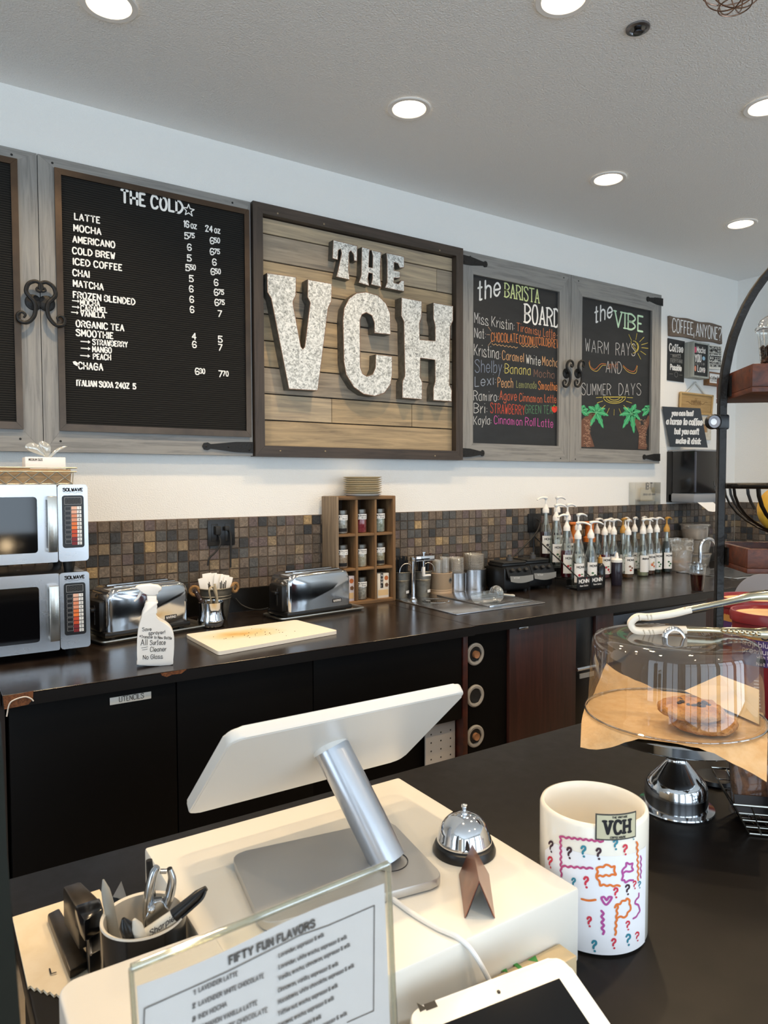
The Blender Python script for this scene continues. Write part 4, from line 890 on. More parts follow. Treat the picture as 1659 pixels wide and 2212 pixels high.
for q in (((612, 778), (678, 768)), ((622, 800), (676, 790))): A, B = sp2.uv(*cT(*q[0])), sp2.uv(*cT(*q[1])); ribbon(b, [A, B], .0014, sp2.O, sp2.U, sp2.V, sp2.N, .0008)
obj('marker_note', b, m_ink, t, 0, world=True)
# ---------------------------------------------------------------- tumbler of tongs and bucket
def rope_ring(b, c, R0, r, n=24, mx=None):
    """twisted rope loop"""
    for s in range(3):
        P = []
        for i in range(n*4+1):
            a = 2*PI*i/(n*4); tw = a*9+s*2*PI/3; q = Vector((R0*math.cos(a)+r*.55*math.cos(tw)*math.cos(a), r*.55*math.sin(tw), R0*math.sin(a)+r*.55*math.cos(tw)*math.sin(a)))
            P.append((mx @ q if mx else q)+Vector(c))
        b.tube(P, r*.6, 5)
x, y = 1.092, -.292
t = thing('steel_tumbler', 'polished steel utensil tumbler in front of the rope handled bucket', 'utensil holder', (x, y, ZC))
obj('cup', MB().lathe([(0, .004), (.05, .0), (.058, .006), (.063, .022), (.062, .036), (.055, .056), (.053, .085), (.056, .112), (.0545, .113), (.0515, .085), (.053, .056), (.058, .03), (.05, .008), (0, .008)], n=40), m_steelp, t)
m_tong = mat('tan_silicone', 'b7a98e', .5); m_knife = mat('dark_handle', '2c1a14', .4)
def stick(name, label, cat, P, r, m, sx=1., sy=1., loc=None):
    b = MB().tube(bez([Vector(p) for p in P], 5), r, 10, sx=sx, sy=sy); return solo(name, b, m, label, cat, P[0])
b = MB(); P = [Vector(p) for p in ((x+.0, y-.01, ZC+.02), (x-.004, y-.012, ZC+.1), (x-.016, y-.02, ZC+.16), (x-.012, y-.02, ZC+.178), (x-.002, y-.018, ZC+.183), (x+.006, y-.016, ZC+.175), (x+.022, y-.016, ZC+.125), (x+.02, y-.01, ZC+.08))]
b.tube(bez(P, 5), .0085, 8, sx=1, sy=.35); tg = solo('kitchen_tongs', b, m_tong, 'tan silicone tongs standing in the steel tumbler', 'tongs', P[0])
stick('butter_knife', 'thin tan handled spreader leaning right in the steel tumbler', 'spreader', [(x+.01, y+.01, ZC+.02), (x+.03, y+.012, ZC+.12), (x+.022, y+.014, ZC+.19)], .005, m_tong)
t = thing('bread_knife', 'dark riveted knife handle leaning left in the steel tumbler', 'knife', (x-.01, y, ZC+.02))
kb = [(x-.02, y-.012, ZC+.03), (x-.045, y-.008, ZC+.115), (x-.078, y-.004, ZC+.175)]
obj('blade', MB().tube([kb[0], kb[1]], .006, 8, sy=.3), m_steel, t, world=True)
obj('handle', MB().tube([kb[1], Vector(kb[1]).lerp(Vector(kb[2]), .5), kb[2]], [.009, .011, .009], 10), m_knife, t, world=True)
for s in (.25, .8): p = Vector(kb[1]).lerp(Vector(kb[2]), s); obj('rivet', MB().ball((p.x, p.y-.0095, p.z), .0035, .002, .0035, 10, 6), m_steelp, t, world=True)
m_zinc = mat('zinc_bucket', '86857f', .42, .8, var='6d6c66', vscale=25); m_rope = mat('jute_rope', '94724a', .9)
def bucket(name, label, x, y, r0, r1, h, group=None, bands=2):
    t = thing(name, label, 'bucket', (x, y, ZC), group=group)
    prof = [(0, .003), (r0-.002, .0), (r0, .004)]
    for k in range(1, 12):
        s = k/12; r = r0+(r1-r0)*s; prof.append((r, h*s))
        if k in (8, 9)[:bands]: prof += [(r+.0022, h*s+.003), (r+.0005, h*s+.006)]
    prof += [(r1, h-.003), (r1+.003, h), (r1+.001, h+.003), (r1-.003, h), (r0-.003, .006), (0, .006)]
    obj('pail', MB().lathe(prof, n=40), m_zinc, t); return t
bx, by = 1.152, -.166
tb_ = bucket('rope_bucket', 'galvanised bucket with rope handles holding napkins behind the steel tumbler', bx, by, .058, .084, .158)
for s in (-1, 1):
    b = MB(); rope_ring(b, (bx+s*.098, by-.01, ZC+.15), .02, .0075, 14, Matrix.Rotation(.5*s, 4, 'Z')); obj('rope_handle', b, m_rope, tb_, world=True)
fans = [(-.055, .0, .21, -.2), (-.03, .02, .225, -.1), (.0, .03, .222, 0), (.025, .02, .218, .1), (.045, .0, .216, .2), (.06, -.015, .21, .25)]
for i, (dx, dy, h, a) in enumerate(fans):
    b = MB(); b.box(-.022, .022, -.003, .003, 0, h-.04, .002, mx=Matrix.Translation((bx+dx*.42, by+dy*.8, ZC+.04)) @ Matrix.Rotation(a, 4, 'Y') @ Matrix.Rotation(.25*a, 4, 'Z'))
    solo('paper_napkin', b, m_paper, 'white folded paper napkin fanned in the rope handled bucket', 'napkin', (bx+dx*.75, by+dy, ZC+.04), group='white napkins in the rope bucket')
for i in range(8):
    dx = -.045+i*.004 if i < 3 else .012+(i-3)*.007
    b = MB(); b.tube([(bx+dx*.7, by-.05, ZC+.06), (bx+dx, by-.045-.002*(i % 2), ZC+.185+.008*math.sin(i*2.1))], .0045, 6, sy=.4)
    solo('plastic_fork', b, m_black, 'black plastic cutlery handle standing in the rope handled bucket', 'cutlery', (bx+dx*.7, by-.05, ZC+.06), group='black cutlery in the rope bucket')
# ---------------------------------------------------------------- sockets
def socket(x0, x1, z0, z1, label, n=2):
    t = thing('wall_socket', label, 'socket', ((x0+x1)/2, -.012, z0))
    obj('plate', MB().box(x0, x1, -.021, -.0125, z0, z1, .003), m_black, t, world=True)
    for k in range(n):
        cx = x0+(x1-x0)*(k+.5)/n; o = obj('outlet', MB().box(cx-.017, cx+.017, -.024, -.021, z0+.022, z1-.022, .002), m_black, t, world=True)
    return t
s0, s1 = aty(449, 1180, -.02), aty(507, 1121, -.02); ws = socket(s0.x, s1.x, s0.z, s1.z, 'black double wall socket with two plugged cords above the rope bucket')
for k, P in enumerate((((470, 1150), (474, 1160), (476, 1175), (466, 1192), (452, 1206), (449, 1222)), ((490, 1142), (497, 1150), (499, 1170), (498, 1200), (498, 1226)))):
    b = MB(); Q = [aty(q[0], q[1], -.045 if i > 1 else -.035) for i, q in enumerate(P)]; b.tube(bez(Q, 5), .0045, 8)
    if k == 0: b.box(Q[0].x-.014, Q[0].x+.014, -.05, -.022, Q[0].z-.012, Q[0].z+.03, .004)
    else: b.box(Q[0].x-.012, Q[0].x+.012, -.045, -.022, Q[0].z-.01, Q[0].z+.012, .004)
    solo('power_cord', b, m_rub, 'black toaster cord hanging from the %s socket outlet' % ('left' if k == 0 else 'right'), 'cord', Q[0])
b = MB(); P = [(1.3, -.05, .99), (1.33, -.06, .955), (1.37, -.09, .935), (1.40, -.13, .935), (1.43, -.16, .945)]; b.tube(bez([Vector(p) for p in P], 6), .004, 8)
solo('power_cord', b, m_rub, 'black cord running along the counter to the right toaster', 'cord', P[0])
s0, s1 = aty(1141, 1150, -.02), aty(1168, 1109, -.02); s1.x += .0; socket(s0.x, s1.x, s0.z, s1.z, 'black wall socket half hidden by the syrup rack', 1)
b = MB(); P = [aty(1160, 1122, -.03), aty(1166, 1128, -.06), aty(1160, 1148, -.08), aty(1140, 1172, -.1), aty(1112, 1200, -.12), aty(1105, 1208, -.14)]; b.tube(bez(P, 6), .005, 8)
solo('power_cord', b, m_rub, 'thick black blender cord rising to the wall socket', 'cord', P[0])
# ---------------------------------------------------------------- tea crate
cx0, cx1, cyf, cyb, cz0, cz1 = 1.803, 2.18, -.178, -.022, ZC, 1.492
wv = wood('weathered_upright', ['57402a', '77593a', '8f6e48'], 2, .75, .8, .3); wh = wood('weathered_rail', ['57402a', '7a5b3b', '9a7449'], 0, .75, .8, .3); wsd = wood('grey_weathered_side', ['5e5142', '857461', 'a08c72'], 2, .85, .8, .3)
t = thing('tea_crate', 'weathered wooden nine cubby crate of tea jars standing against the tiles', 'crate', ((cx0+cx1)/2, -.11, cz0)); w = .019
obj('side', MB().box(cx0, cx0+w, cyf, cyb, cz0, cz1, .004), wsd, t, world=True); obj('side', MB().box(cx1-w, cx1, cyf, cyb, cz0, cz1, .004), wv, t, world=True)
obj('top', MB().box(cx0+w, cx1-w, cyf, cyb, cz1-w, cz1, .002), wh, t, world=True); obj('bottom', MB().box(cx0+w, cx1-w, cyf, cyb, cz0, cz0+w, .002), wh, t, world=True)
obj('back', MB().box(cx0+w, cx1-w, cyb-.008, cyb, cz0+w, cz1-w), mat('dark_back_board', '3a2a1c', .8), t, world=True)
zr = [cz0+w, aty(790, 1226, cyf).z, aty(790, 1152, cyf).z, cz1-w]; cw = (cx1-cx0-2*w-2*.014)/3; xc = [cx0+w, cx0+w+cw+.014, cx0+w+2*(cw+.014)]
for k in (1, 2): obj('divider', MB().box(xc[k]-.014, xc[k], cyf+.002, cyb-.01, cz0+w, cz1-w, .0015), wv, t, world=True)
for k in (1, 2):
    for j in range(3): obj('shelf', MB().box(xc[j], xc[j]+cw, cyf+.004, cyb-.01, zr[k]-.014, zr[k], .0015), wh, t, world=True)
def jar(x, z, h, fill, label, word, r=.034, var=None):
    t = thing('tea_jar', label, 'jar', (x, -.126, z), group=None)
    obj('glass', MB().lathe([(0, .002), (r-.004, 0), (r, .006), (r, h-.035), (r-.004, h-.026), (r-.004, h-.02)], n=28), m_glass, t)
    obj('contents', MB().lathe([(0, .004), (r-.006, .003), (r-.0025, .008), (r-.0025, h-.042), (r-.008, h-.036), (0, h-.034)], n=24), mat('tea_'+fill, fill, .8, var=var or 'd8d0c0', vscale=70), t)
    obj('lid', MB().lathe([(r-.003, h-.022), (r-.002, h-.012), (r-.0025, h-.008), (r-.002, h-.001), (r-.004, h), (r-.009, h+.0015), (0, h)], n=28), mat('jar_lid', '77756f', .35, .9), t)
    lb = obj('label_band', wrap(patch(MB(), 2.1*r, h*.58, h*.8), r+.0006, -.35), m_paper, t)
    b = MB(); 
    for q in ((-.9, .66), (-.78, .7), (-.62, .64), (-.5, .72)): disc(b, q[0]*r, h*q[1], .004, .0035)
    text(b, word[0], (-.25*r, -.0008, h*.71), UX, UZ, 1.1*r, .0065, .0011, lift=0); 
    if word[1]: text(b, word[1], (0*r, -.0008, h*.62), UX, UZ, .8*r, .0065, .0011, lift=0)
    obj('label_print', wrap(b, r+.0008, -.35), m_ink, t, 0)
    return t
RD_ = 'tea jar with %s in the %s cubby of the wooden crate'
jz = [zr[2], zr[1], cz0+w]
for col, row, h, fill, var, word, wl in ((0, 0, .125, 'c9c6bd', '8f8f88', ('Chai', 'Black'), 'white and grey packets'), (1, 0, .128, '8c2430', 'a8404a', ('Breakfast', 'Black'), 'dark red packets'), (2, 0, .128, '8f9a86', 'c8ccbe', ('Gunpowder', 'Green'), 'grey green packets'),
        (0, 1, .125, 'a98a70', 'cdb9a0', ('Matcha', 'Oz'), 'tan packets'), (1, 1, .122, 'd5cdb8', 'b0a58c', ('Chamomile', 'Mint'), 'cream packets'), (2, 1, .125, 'cfc4a6', '9c8e70', ('Ginger', 'Oz'), 'pale yellow packets'), (1, 2, .122, 'd0c9ba', '8c857a', ('Jasmine', 'Green'), 'cream striped packets')):
    j = jar(xc[col]+cw*.44, jz[row], h, fill, RD_ % (wl, ('top ', 'middle ', 'bottom ')[row]+('left', 'centre', 'right')[col]), word, .0335, var)
    if word[0] in ('Chai', 'Matcha', 'Ginger'):
        b = MB(); patch(b, .05, .012, .03); text(b, 'ZEN', (-.016, -.001, .016), UX, UZ, .03, .009, .002, lift=.0002); wrap(b, .0345, -.3)
        o = obj('packet_band', b, [m_ink], j, 0)
def teabox(col, tone, label):
    x = xc[col]+cw*.5+(.014 if col == 0 else 0); z = cz0+w; y0 = cyf+.02; hw = .037
    t = thing('tea_box', label, 'tea box', (x, y0+.03, z))
    obj('carton', MB().box(x-hw, x+hw, y0, y0+.07, z, z+.135, .001), mat('tea_carton_'+tone, tone, .6), t, world=True)
    obj('brand_strip', MB().box(x-.018, x+.0, y0-.0006, y0, z+.055, z+.135), m_ink, t, world=True)
    b = MB()
    for k, c in enumerate('NUMI'): text(b, c, (x-.0135, y0-.0008, z+.118-.019*k), UX, UZ, .009, .011, .0018, lift=.0002)
    obj('brand_letters', b, m_paper, t, 0, world=True)
    b = MB(); disc(b, x+.02, z+.108, .013, y=y0-.0008); obj('orange_seal', b, mat('orange_print', 'c06a35', .6), t, 0, world=True)
    b = MB(); [disc(b, x+.022+.006*math.cos(k*1.3), z+.07+.006*math.sin(k*1.3), .006, y=y0-.0008-.0001*k) for k in range(5)]; obj('spice_print', b, mat('brown_print', '6b4a30', .7), t, 0, world=True)
    b = MB(); b.box(x-hw+.004, x+hw-.004, y0-.0006, y0, z+.014, z+.045); obj('name_panel', b, mat('tan_print', 'd9b98a', .6), t, 0, world=True)
teabox(0, 'd9cfd2', 'slim pale tea carton with black brand strip in the bottom left cubby'); teabox(2, 'e6dccb', 'cream tea carton with orange seal in the bottom right cubby')
pr = .104
for k in range(9):
    r = pr if k else .1; b = MB().lathe([(0, .002), (.07, 0), (.085, .001), (r, .009), (r+.001, .0108), (r-.002, .0112), (.082, .004), (0, .004)], n=44)
    o = solo('saucer_plate', b, mat('cream_ceramic' if k else 'white_ceramic', 'd6c9ab' if k else 'e4e2dc', .4), ('white plate at the bottom of the stack on the tea crate' if k == 0 else 'cream plate stacked on top of the tea crate'), 'plate', (2.0+.001*math.sin(k*2.3), -.125+.001*math.cos(k*3.1), cz1+(.0115 if k else 0)*k+.0002), group='cream plates stacked on the crate' if k else None, world=False)
# ---------------------------------------------------------------- steel ice station
sx0, sx1, syf, syb = 2.18, 2.79, -.705, -.07
t = thing('ice_station', 'drop-in steel ice station with drain set into the right countertop', 'ice bin', ((sx0+sx1)/2, (syf+syb)/2, ZC))
obj('flange', MB().box(sx0, sx1, syf, syb, ZC, ZC+.006, .0025), m_steel, t, world=True)
b = MB().lathe([(.075, .0065), (.07, .0085), (.066, .0062), (.03, .0062), (0, .0062)], (2.33, -.34, ZC), 36)
obj('drain_ring', b, m_steelp, t, world=True)
b = MB(); rr = random.Random(2)
for i in range(6):
    for k in range(10+i*3): a = 2*PI*k/(10+i*3); r_ = .008+.0088*i; b.lathe([(.0024, 0), (0, .0006)], (2.33+r_*math.cos(a), -.34+r_*math.sin(a), ZC+.0066), 6)
obj('drain_holes', b, m_dchrome, t, world=True)
lx0, lx1, lyf, lyb = 2.436, 2.742, -.655, -.21
t = thing('bin_lid', 'flat steel lid resting on the ice station under the clear scoop', 'lid', ((lx0+lx1)/2, (lyf+lyb)/2, ZC+.0062))
obj('sheet', MB().box(lx0, lx1, lyf, lyb, ZC+.0065, ZC+.0125, .002), m_steel, t, world=True); obj('front_lip', MB().box(lx0, lx1, lyf-.004, lyf+.004, ZC+.0063, ZC+.0145, .002), m_steelp, t, world=True)
fx, fy = 2.234, -.267; zt = aty(893, 1207, fy).z
t = thing('fill_faucet', 'slim chrome glass filler faucet standing on the ice station', 'faucet', (fx, fy, ZC+.006))
obj('base', MB().lathe([(0, 0), (.021, 0), (.021, .006), (.013, .014), (.012, .02), (0, .02)], n=24), m_chrome, t)
obj('pole', MB().tube([(0, 0, .01), (0, 0, zt-ZC-.006)], .0095, 16), m_chrome, t)
hx = aty(936, 1205, fy).x-fx; hz = zt-ZC-.008
obj('head', MB().tube([(-.016, 0, hz), (.0, 0, hz)], .014, 14).box(.012, hx, -.014, .014, hz-.014, hz+.014, .004), m_chrome, t)
obj('knob', MB().lathe([(.007, hz+.012), (.007, hz+.028), (.013, hz+.03), (.013, hz+.036), (0, hz+.037)], (.07, 0, 0), 14), m_chrome, t)
obj('spout', MB().tube([(.07, 0, hz-.01), (.07, 0, hz-.05)], .008, 12), m_chrome, t)
obj('lever', MB().box(.062, .076, -.008, .008, hz-.095, hz-.045, .003).box(.062, .115, -.008, .008, hz-.1, hz-.09, .003), m_wpl, t)
# clear ice scoop
q = atz(1065, 1305, ZC+.013); t = thing('ice_scoop', 'clear plastic ice scoop lying on the steel lid', 'scoop', (q.x, q.y+.03, ZC+.0128), math.radians(4))
b = MB(); 
def sc(u, v): a = -1.75+3.5*v; r = .048*(1-.16*(1-u)**2); x = -.095+.15*u; return (x, r*math.sin(a), .05-r*math.cos(a)*1.0+.0)
b.grid(lambda u, v: (lambda p: (p[0]-(.03*(1-u) if False else 0), p[1], max(.0005, p[2])))(sc(u, v)), 10, 16)
m_sc = thin('scoop_plastic', 'e8ecec', .3, .04, .12, 'dfe6ea')
obj('bowl', b, m_sc, t, 60); b = MB(); b.ball((.055, 0, .045), .03, .046, .045, 18, 10); obj('back_wall', b, m_sc, t, 60)
obj('handle', MB().tube(bez([Vector(p) for p in ((.08, 0, .04), (.12, 0, .033), (.16, 0, .026), (.185, 0, .022))], 4), [.011]*9+[.011, .013, .014, .013], 10, sy=.6), mat('milky_plastic', 'd9dcda', .3, trans=.3), t, 60)
# ---------------------------------------------------------------- straw buckets, canisters
for x, y, lb in ((2.252, -.125, 'leftmost, beside the crate'), (2.375, -.16, 'behind the chrome filler faucet')):
    t = bucket('straw_bucket', 'small galvanised bucket of black straws, '+lb, x, y, .036, .051, .148, bands=1)
    b = MB(); b.tube([(x+.046*math.cos(a), y-.05, ZC+.15+.05*math.sin(a)) for a in [PI*k/12 for k in range(13)]], .0022, 6); obj('wire_handle', b, m_steel, t, world=True)
    obj('label', wrap(patch(MB(), .04, .03, .046), .0435, .5), m_paper, t)
    for k in range(26):
        a = k*2.4; r_ = .04*math.sqrt((k+.5)/26); h = .225+.012*math.sin(k*1.7)
        b = MB(); b.tube([(x+r_*.7*math.cos(a), y+r_*.7*math.sin(a), ZC+.01), (x+r_*1.08*math.cos(a), y+r_*1.08*math.sin(a), ZC+h)], .0034, 6)
        solo('drinking_straw', b, m_black, 'black drinking straw in the straw bucket '+lb, 'straw', (x+r_*.7*math.cos(a), y+r_*.7*math.sin(a), ZC+.01), group='straws in the bucket '+lb)
def lidstack(x, y, z, R_, n, dz, label, group, tilt=0.):
    for k in range(n):
        b = MB().lathe([(0, .0), (R_*.72, 0), (R_*.8, .004), (R_*.97, .008), (R_, .011), (R_*.98, .013), (R_*.94, .01)], n=24)
        o = solo('nested_plasticware', b, thin('lid_plastic', 'f2f1ee', .4, .05, .3, 'f0ebe0'), label, 'plastic cup', (x+tilt*k*dz, y, z+k*dz), group=group, world=False)
q = [(2.53, -.125, .068, .127, 'b59c80'), (2.645, -.13, .058, .12, None), (2.785, -.125, .071, .132, None)]
for i, (x, y, R_, h, col) in enumerate(q):
    lb = ('tan ceramic canister with a round badge and stacked clear lids', 'smaller steel canister of stacked clear cups', 'larger steel canister of stacked clear cups beside the blenders')[i]
    t = thing('counter_canister', lb, 'canister', (x, y, ZC))
    prof = [(0, .002), (R_-.004, 0), (R_, .004)]+([(R_, .02), (R_-.001, .022), (R_, .024), (R_, .03), (R_-.001, .032), (R_, .034)] if col else [])+[(R_, h-.004), (R_+(.001 if col else .003), h-.002), (R_-.002, h), (R_-.005, h-.003), (R_-.005, .008), (0, .008)]
    obj('body', MB().lathe(prof, n=40), mat('tan_ceramic', col, .45) if col else m_steel, t)
    if col:
        b = MB(); disc(b, 0, h*.66, .017); wrap(b, R_+.0005, .35); bd = obj('badge', b, mat('badge_grey', 'b8b6b2', .3, .8), t, 0)
        b = MB(); text(b, 'OHL', (-.011, -.001, h*.63), UX, UZ, .022, .012, .002, lift=.0002); wrap(b, R_+.0008, .35); obj('badge_letters', b, m_ink, t, 0)
    g = ('clear lids in the tan canister', 'clear cups in the smaller steel canister', 'clear cups in the larger steel canister')[i]; dz = .0062
    if i == 0:
        for sx_ in (-.03, .028): lidstack(x+sx_*.9, y+.0, ZC+.02, .03, 28 if sx_ < 0 else 30, dz, 'clear plastic lid nested in the stacks of the tan ceramic canister', g, .02)  # these stacks are clear drink lids, unlike the cups in the steel canisters
    else: lidstack(x, y, ZC+.02, R_-.01, (29, 31)[i-1], dz, 'clear plastic cup nested in the %s steel canister' % ('smaller', 'larger')[i-1], g, -.03 if i == 1 else 0)
b = MB(); x, y = 2.5, -.07; b.lathe([(0, .14), (.012, .14), (.012, .2), (.009, .215), (.009, .235), (0, .236)], (x, y, ZC), 14)
solo('sauce_bottle', b.lathe([(.02, 0), (.02, .14)], (x, y, ZC), 14, cap0=True), mat('dark_bottle', '4a3428', .3), 'small dark capped bottle behind the tan canister', 'bottle', (x, y, ZC))
# ---------------------------------------------------------------- blender bases
def blender(x, y, rz, label):
    t = thing('blender_base', label, 'blender', (x, y, ZC), rz, 'black blender bases')
    b = MB(); b.box(-.098, .098, -.08, .11, .012, .15, .016); b.box(-.09, .09, -.05, .1, .148, .168, .008); obj('housing', b, m_black, t)
    b = MB(); P = [(-.088, -.082, .148), (.088, -.082, .148), (.09, -.112, .09), (.085, -.118, .075)]
    b.grid(lambda u, v: ((.175-.004*v)*(u-.5), -.08-.04*v, .152-.08*v-.012*math.sin(PI*v)*0+.01*(v-1)*0-.012*v*math.sin(PI*u)), 10, 6)
    for v in list(b.bm.verts): pass
    f = obj('control_face', b, mat('black_control', '17181a', .2), t, 60)
    b = MB(); b.grid(lambda u, v: ((.17-.006*v)*(u-.5), -.1205-.003*v+.0-.019*(1-v)*0, .104-.032*v-.012*math.sin(PI*u)*(.3+.7*v)), 10, 3); obj('silver_lip', b, mat('silver_band', '97938c', .35, .6), t, 60)
    for k in (-.05, .0, .05): obj('knob', MB().lathe([(.012, 0), (.012, .012), (.009, .015), (0, .015)], n=16, mx=Matrix.Translation((k, -.09, .131)) @ Matrix.Rotation(math.radians(62), 4, 'X')), m_rub, t)
    b = MB(); text(b, 'Vita', (-.06, -.1215, .088), UX, UZ, .04, .011, .0018); obj('maker_lettering', b, m_wpl, t, 0)
    obj('jar_pad', MB().box(-.085, .085, -.055, .09, .166, .178, .006), m_rub, t); obj('coupling', MB().lathe([(0, .176), (.022, .176), (.02, .2), (.012, .203), (.012, .215), (0, .215)], n=16), mat('grey_rubber', '3a3a3b', .5), t)
    for sx in (-.075, .075):
        for sy in (-.055, .085): obj('foot', MB().lathe([(.012, 0), (.014, .014)], (sx, sy, 0), 12, cap0=True), m_rub, t)
    return t
blender(2.95, -.255, math.radians(-6), 'black blender base on the left, beside the steel canisters'); blender(3.162, -.235, math.radians(-6), 'black blender base on the right, beside the syrup rack')
# ---------------------------------------------------------------- syrup bottles
m_bot = thin('bottle_glass', 'e9eeea', .22, .02)
def syrup(x, y, z, liquid, level, words, art, label, pump=.0, cap='pump', group=None, lf=-.25):
    t = thing('syrup_bottle', label, 'syrup bottle', (x, y, z), group=group); R_ = .0375
    gl = [(0, .004), (R_-.004, 0), (R_, .006), (R_, .158), (.0345, .182), (.026, .212), (.0175, .24), (.0145, .262), (.0145, .29), (.0162, .291), (.0162, .3)]
    obj('glass', MB().lathe(gl, n=28), m_bot, t)
    if liquid:
        lv = [(0, .005), (R_-.006, .004), (R_-.002, .008)]+[(r-.002, h) for r, h in gl[3:] if h < level]
        if level < .158: lv = lv[:3]+[(R_-.002, level)]
        else: lv.append((lv[-1][0]*.9, level))
        lv.append((0, level)); obj('syrup', MB().lathe(lv, n=24), liquid, t)
    lb = obj('label', wrap(patch(MB(), .085, .03, .145), R_+.0006, lf), m_paper, t, 0)
    b = MB(); 
    text(b, words, (-.027, -.0007, .118), UX, UZ, .054 if len(words) < 7 else .062, .012, .0026, lift=.0002, gap=1.3); wrap(b, R_+.0008, lf); obj('label_lettering', b, m_ink, t, 0)
    for c, pts in art:
        b = MB()
        for k, q in enumerate(pts): disc(b, q[0], q[1], q[2], q[2]*q[3], y=-.0007-.00005*k)
        wrap(b, R_+.0008, lf); obj('label_art', b, mat('print_'+c, c, .6), t, 0)
    if cap == 'pump' or cap == 'gold':
        pm = m_wpl if cap == 'pump' else mat('gold_plastic', 'b98a3c', .4)
        o = obj('pump_collar', MB().lathe([(0, .292), (.021, .292), (.021, .316), (.018, .321), (.012, .335), (.0075, .347), (0, .347)], n=20), pm, t)
        b = MB().tube([(0, 0, .34), (0, 0, .388)], .0058, 8); b.lathe([(.0058, .376), (.0125, .383), (.013, .391), (0, .395)], n=14)
        c_, s_ = math.cos(pump), math.sin(pump)
        b.tube(bez([Vector((-.008*c_, -.008*s_, .388)), Vector((.03*c_, .03*s_, .392)), Vector((.06*c_, .06*s_, .386)), Vector((.078*c_, .078*s_, .376))], 4), [.0115, .0115, .011, .0105, .01, .0095, .009, .0085, .008, .0072, .0065, .006, .0055], 8, sy=.75)
        obj('pump_head', b, pm, t, 60)
        obj('dip_tube', MB().lathe([(.0085, .215), (.0085, .295)], n=12).tube([(0, 0, .02), (0, 0, .22)], .004, 8), mat('milky_tube', 'd8dcdd', .35), t)
    return t
def liq(c, r=.08): return mat('syrup_'+c, c, r, coat=.3)
berry = [('b83040', [(-.012, .075, .008, 1), (.006, .06, .009, 1), (.014, .045, .006, 1)]), ('4f7d4a', [(.004, .08, .009, .5)])]
leaf = [('3f6b45', [(-.01, .08, .008, .8), (.006, .066, .009, .7), (-.004, .052, .007, .8)])]; dk = [('3b3a4a', [(-.008, .085, .009, 1), (.008, .072, .008, 1), (-.002, .055, .008, 1)]), ('3f6b45', [(.01, .09, .007, .6)])]
orange = [('d06a34', [(-.006, .072, .01, 1.2), (.01, .058, .008, 1)]), ('b9a35a', [(.006, .085, .007, 1)])]; nut = [('7a4a2c', [(-.01, .08, .009, .8), (.006, .07, .008, .8)]), ('b5533a', [(-.004, .055, .009, .7)])]; cream_ = [('c9a24a', [(.0, .07, .01, .8), (.012, .058, .007, .9)]), ('9c8e60', [(-.01, .085, .008, .6)])]
# stepped wire rack
rk = thing('syrup_rack', 'black stepped wire syrup rack with branded front panels beside the blenders', 'bottle rack', (3.4, -.28, ZC))
tiers = [(-.44, ZC+.012), (-.332, ZC+.055), (-.224, ZC+.113), (-.116, ZC+.158)]
for k, (y, z) in enumerate(tiers):
    obj('tier', MB().box(3.285+.02*k, 3.49+.02*k, y-.05, y+.05, z-.006, z-.001, .001).box(3.285+.02*k, 3.49+.02*k, y-.052, y-.049, max(ZC+.001, z-.04), z-.002), m_black, rk, world=True)
for dx in (0, .104, .208):
    b = MB(); b.tube([(3.28+dx, -.5, ZC+.075), (3.345+dx, -.06, ZC+.3)], .004, 6); b.tube([(3.345+dx, -.06, ZC+.3), (3.345+dx, -.06, ZC)], .004, 6); b.tube([(3.28+dx, -.5, ZC+.075), (3.28+dx, -.5, ZC)], .004, 6); obj('side_rail', b, m_black, rk, world=True)
f0, f1 = aty(1247, 1277, -.507), aty(1304, 1247, -.507); xm = (f0.x+f1.x)/2
for x0, x1 in ((f0.x, xm-.002), (xm+.002, f1.x)):
    pn = obj('front_panel', MB().box(x0, x1, -.508, -.503, ZC+.002, ZC+.082, .001), m_black, rk, world=True)
    b = MB(); text(b, 'MONIN', (x0+.014, -.5085, ZC+.046), UX, UZ, .085, .02, .0052, lift=.0003, gap=1.2); text(b, 'Flavor Station', (x0+.022, -.5085, ZC+.024), UX, UZ, .07, .009, .0017, lift=.0003); obj('panel_lettering', b, m_wpl, pn, 0, world=True)
    b = MB(); disc(b, x0+.079, ZC+.072, .004, .0035, y=-.5092); obj('red_accent', b, mat('red_print', 'b03028', .6), pn, 0, world=True)
RK = [(0, 3, liq('3a0d14'), .17, dk, 'dark purple', PI), (1, 3, liq('4a1216'), .16, berry, 'dark red', 0), (0, 2, None, .15, leaf, 'nearly empty clear', -.2), (1, 2, liq('c8c4a8'), .1, cream_, 'pale', 0), (0, 1, liq('5c1020'), .17, berry, 'deep red raspberry', PI), (1, 1, liq('d8d3b0', .05), .13, cream_, 'pale yellow', 0), (0, 0, None, .03, berry, 'clear strawberry', -1.2), (1, 0, None, .1, leaf, 'clear lemon', -.5)]
for c, k, lq, lev, art, w, pa in RK:
    y, z = tiers[k]; x = 3.338+.104*c+(.012 if k == 0 and c else 0)+.02*k*1.0
    syrup(x, y, z, lq, lev, 'MONIN', art, '%s syrup bottle with white pump, %s column of the rack, %s row' % (w, ('left', 'right')[c], ('front', 'second', 'third', 'back')[k]), pa)
q = aty(1296, 1262, -.43); b = MB()
t = thing('sauce_bottle', 'small dark sauce bottle with a gold cap at the right of the rack', 'bottle', (3.565, -.42, ZC))
obj('bottle', MB().lathe([(0, .002), (.03, 0), (.032, .006), (.032, .115), (.02, .135), (.012, .142)], n=24), mat('dark_sauce', '15161c', .15), t); obj('cap', MB().lathe([(.014, .14), (.014, .155), (.012, .175), (.006, .18), (.005, .192), (0, .192)], n=16), mat('gold_plastic', 'b98a3c', .4), t)
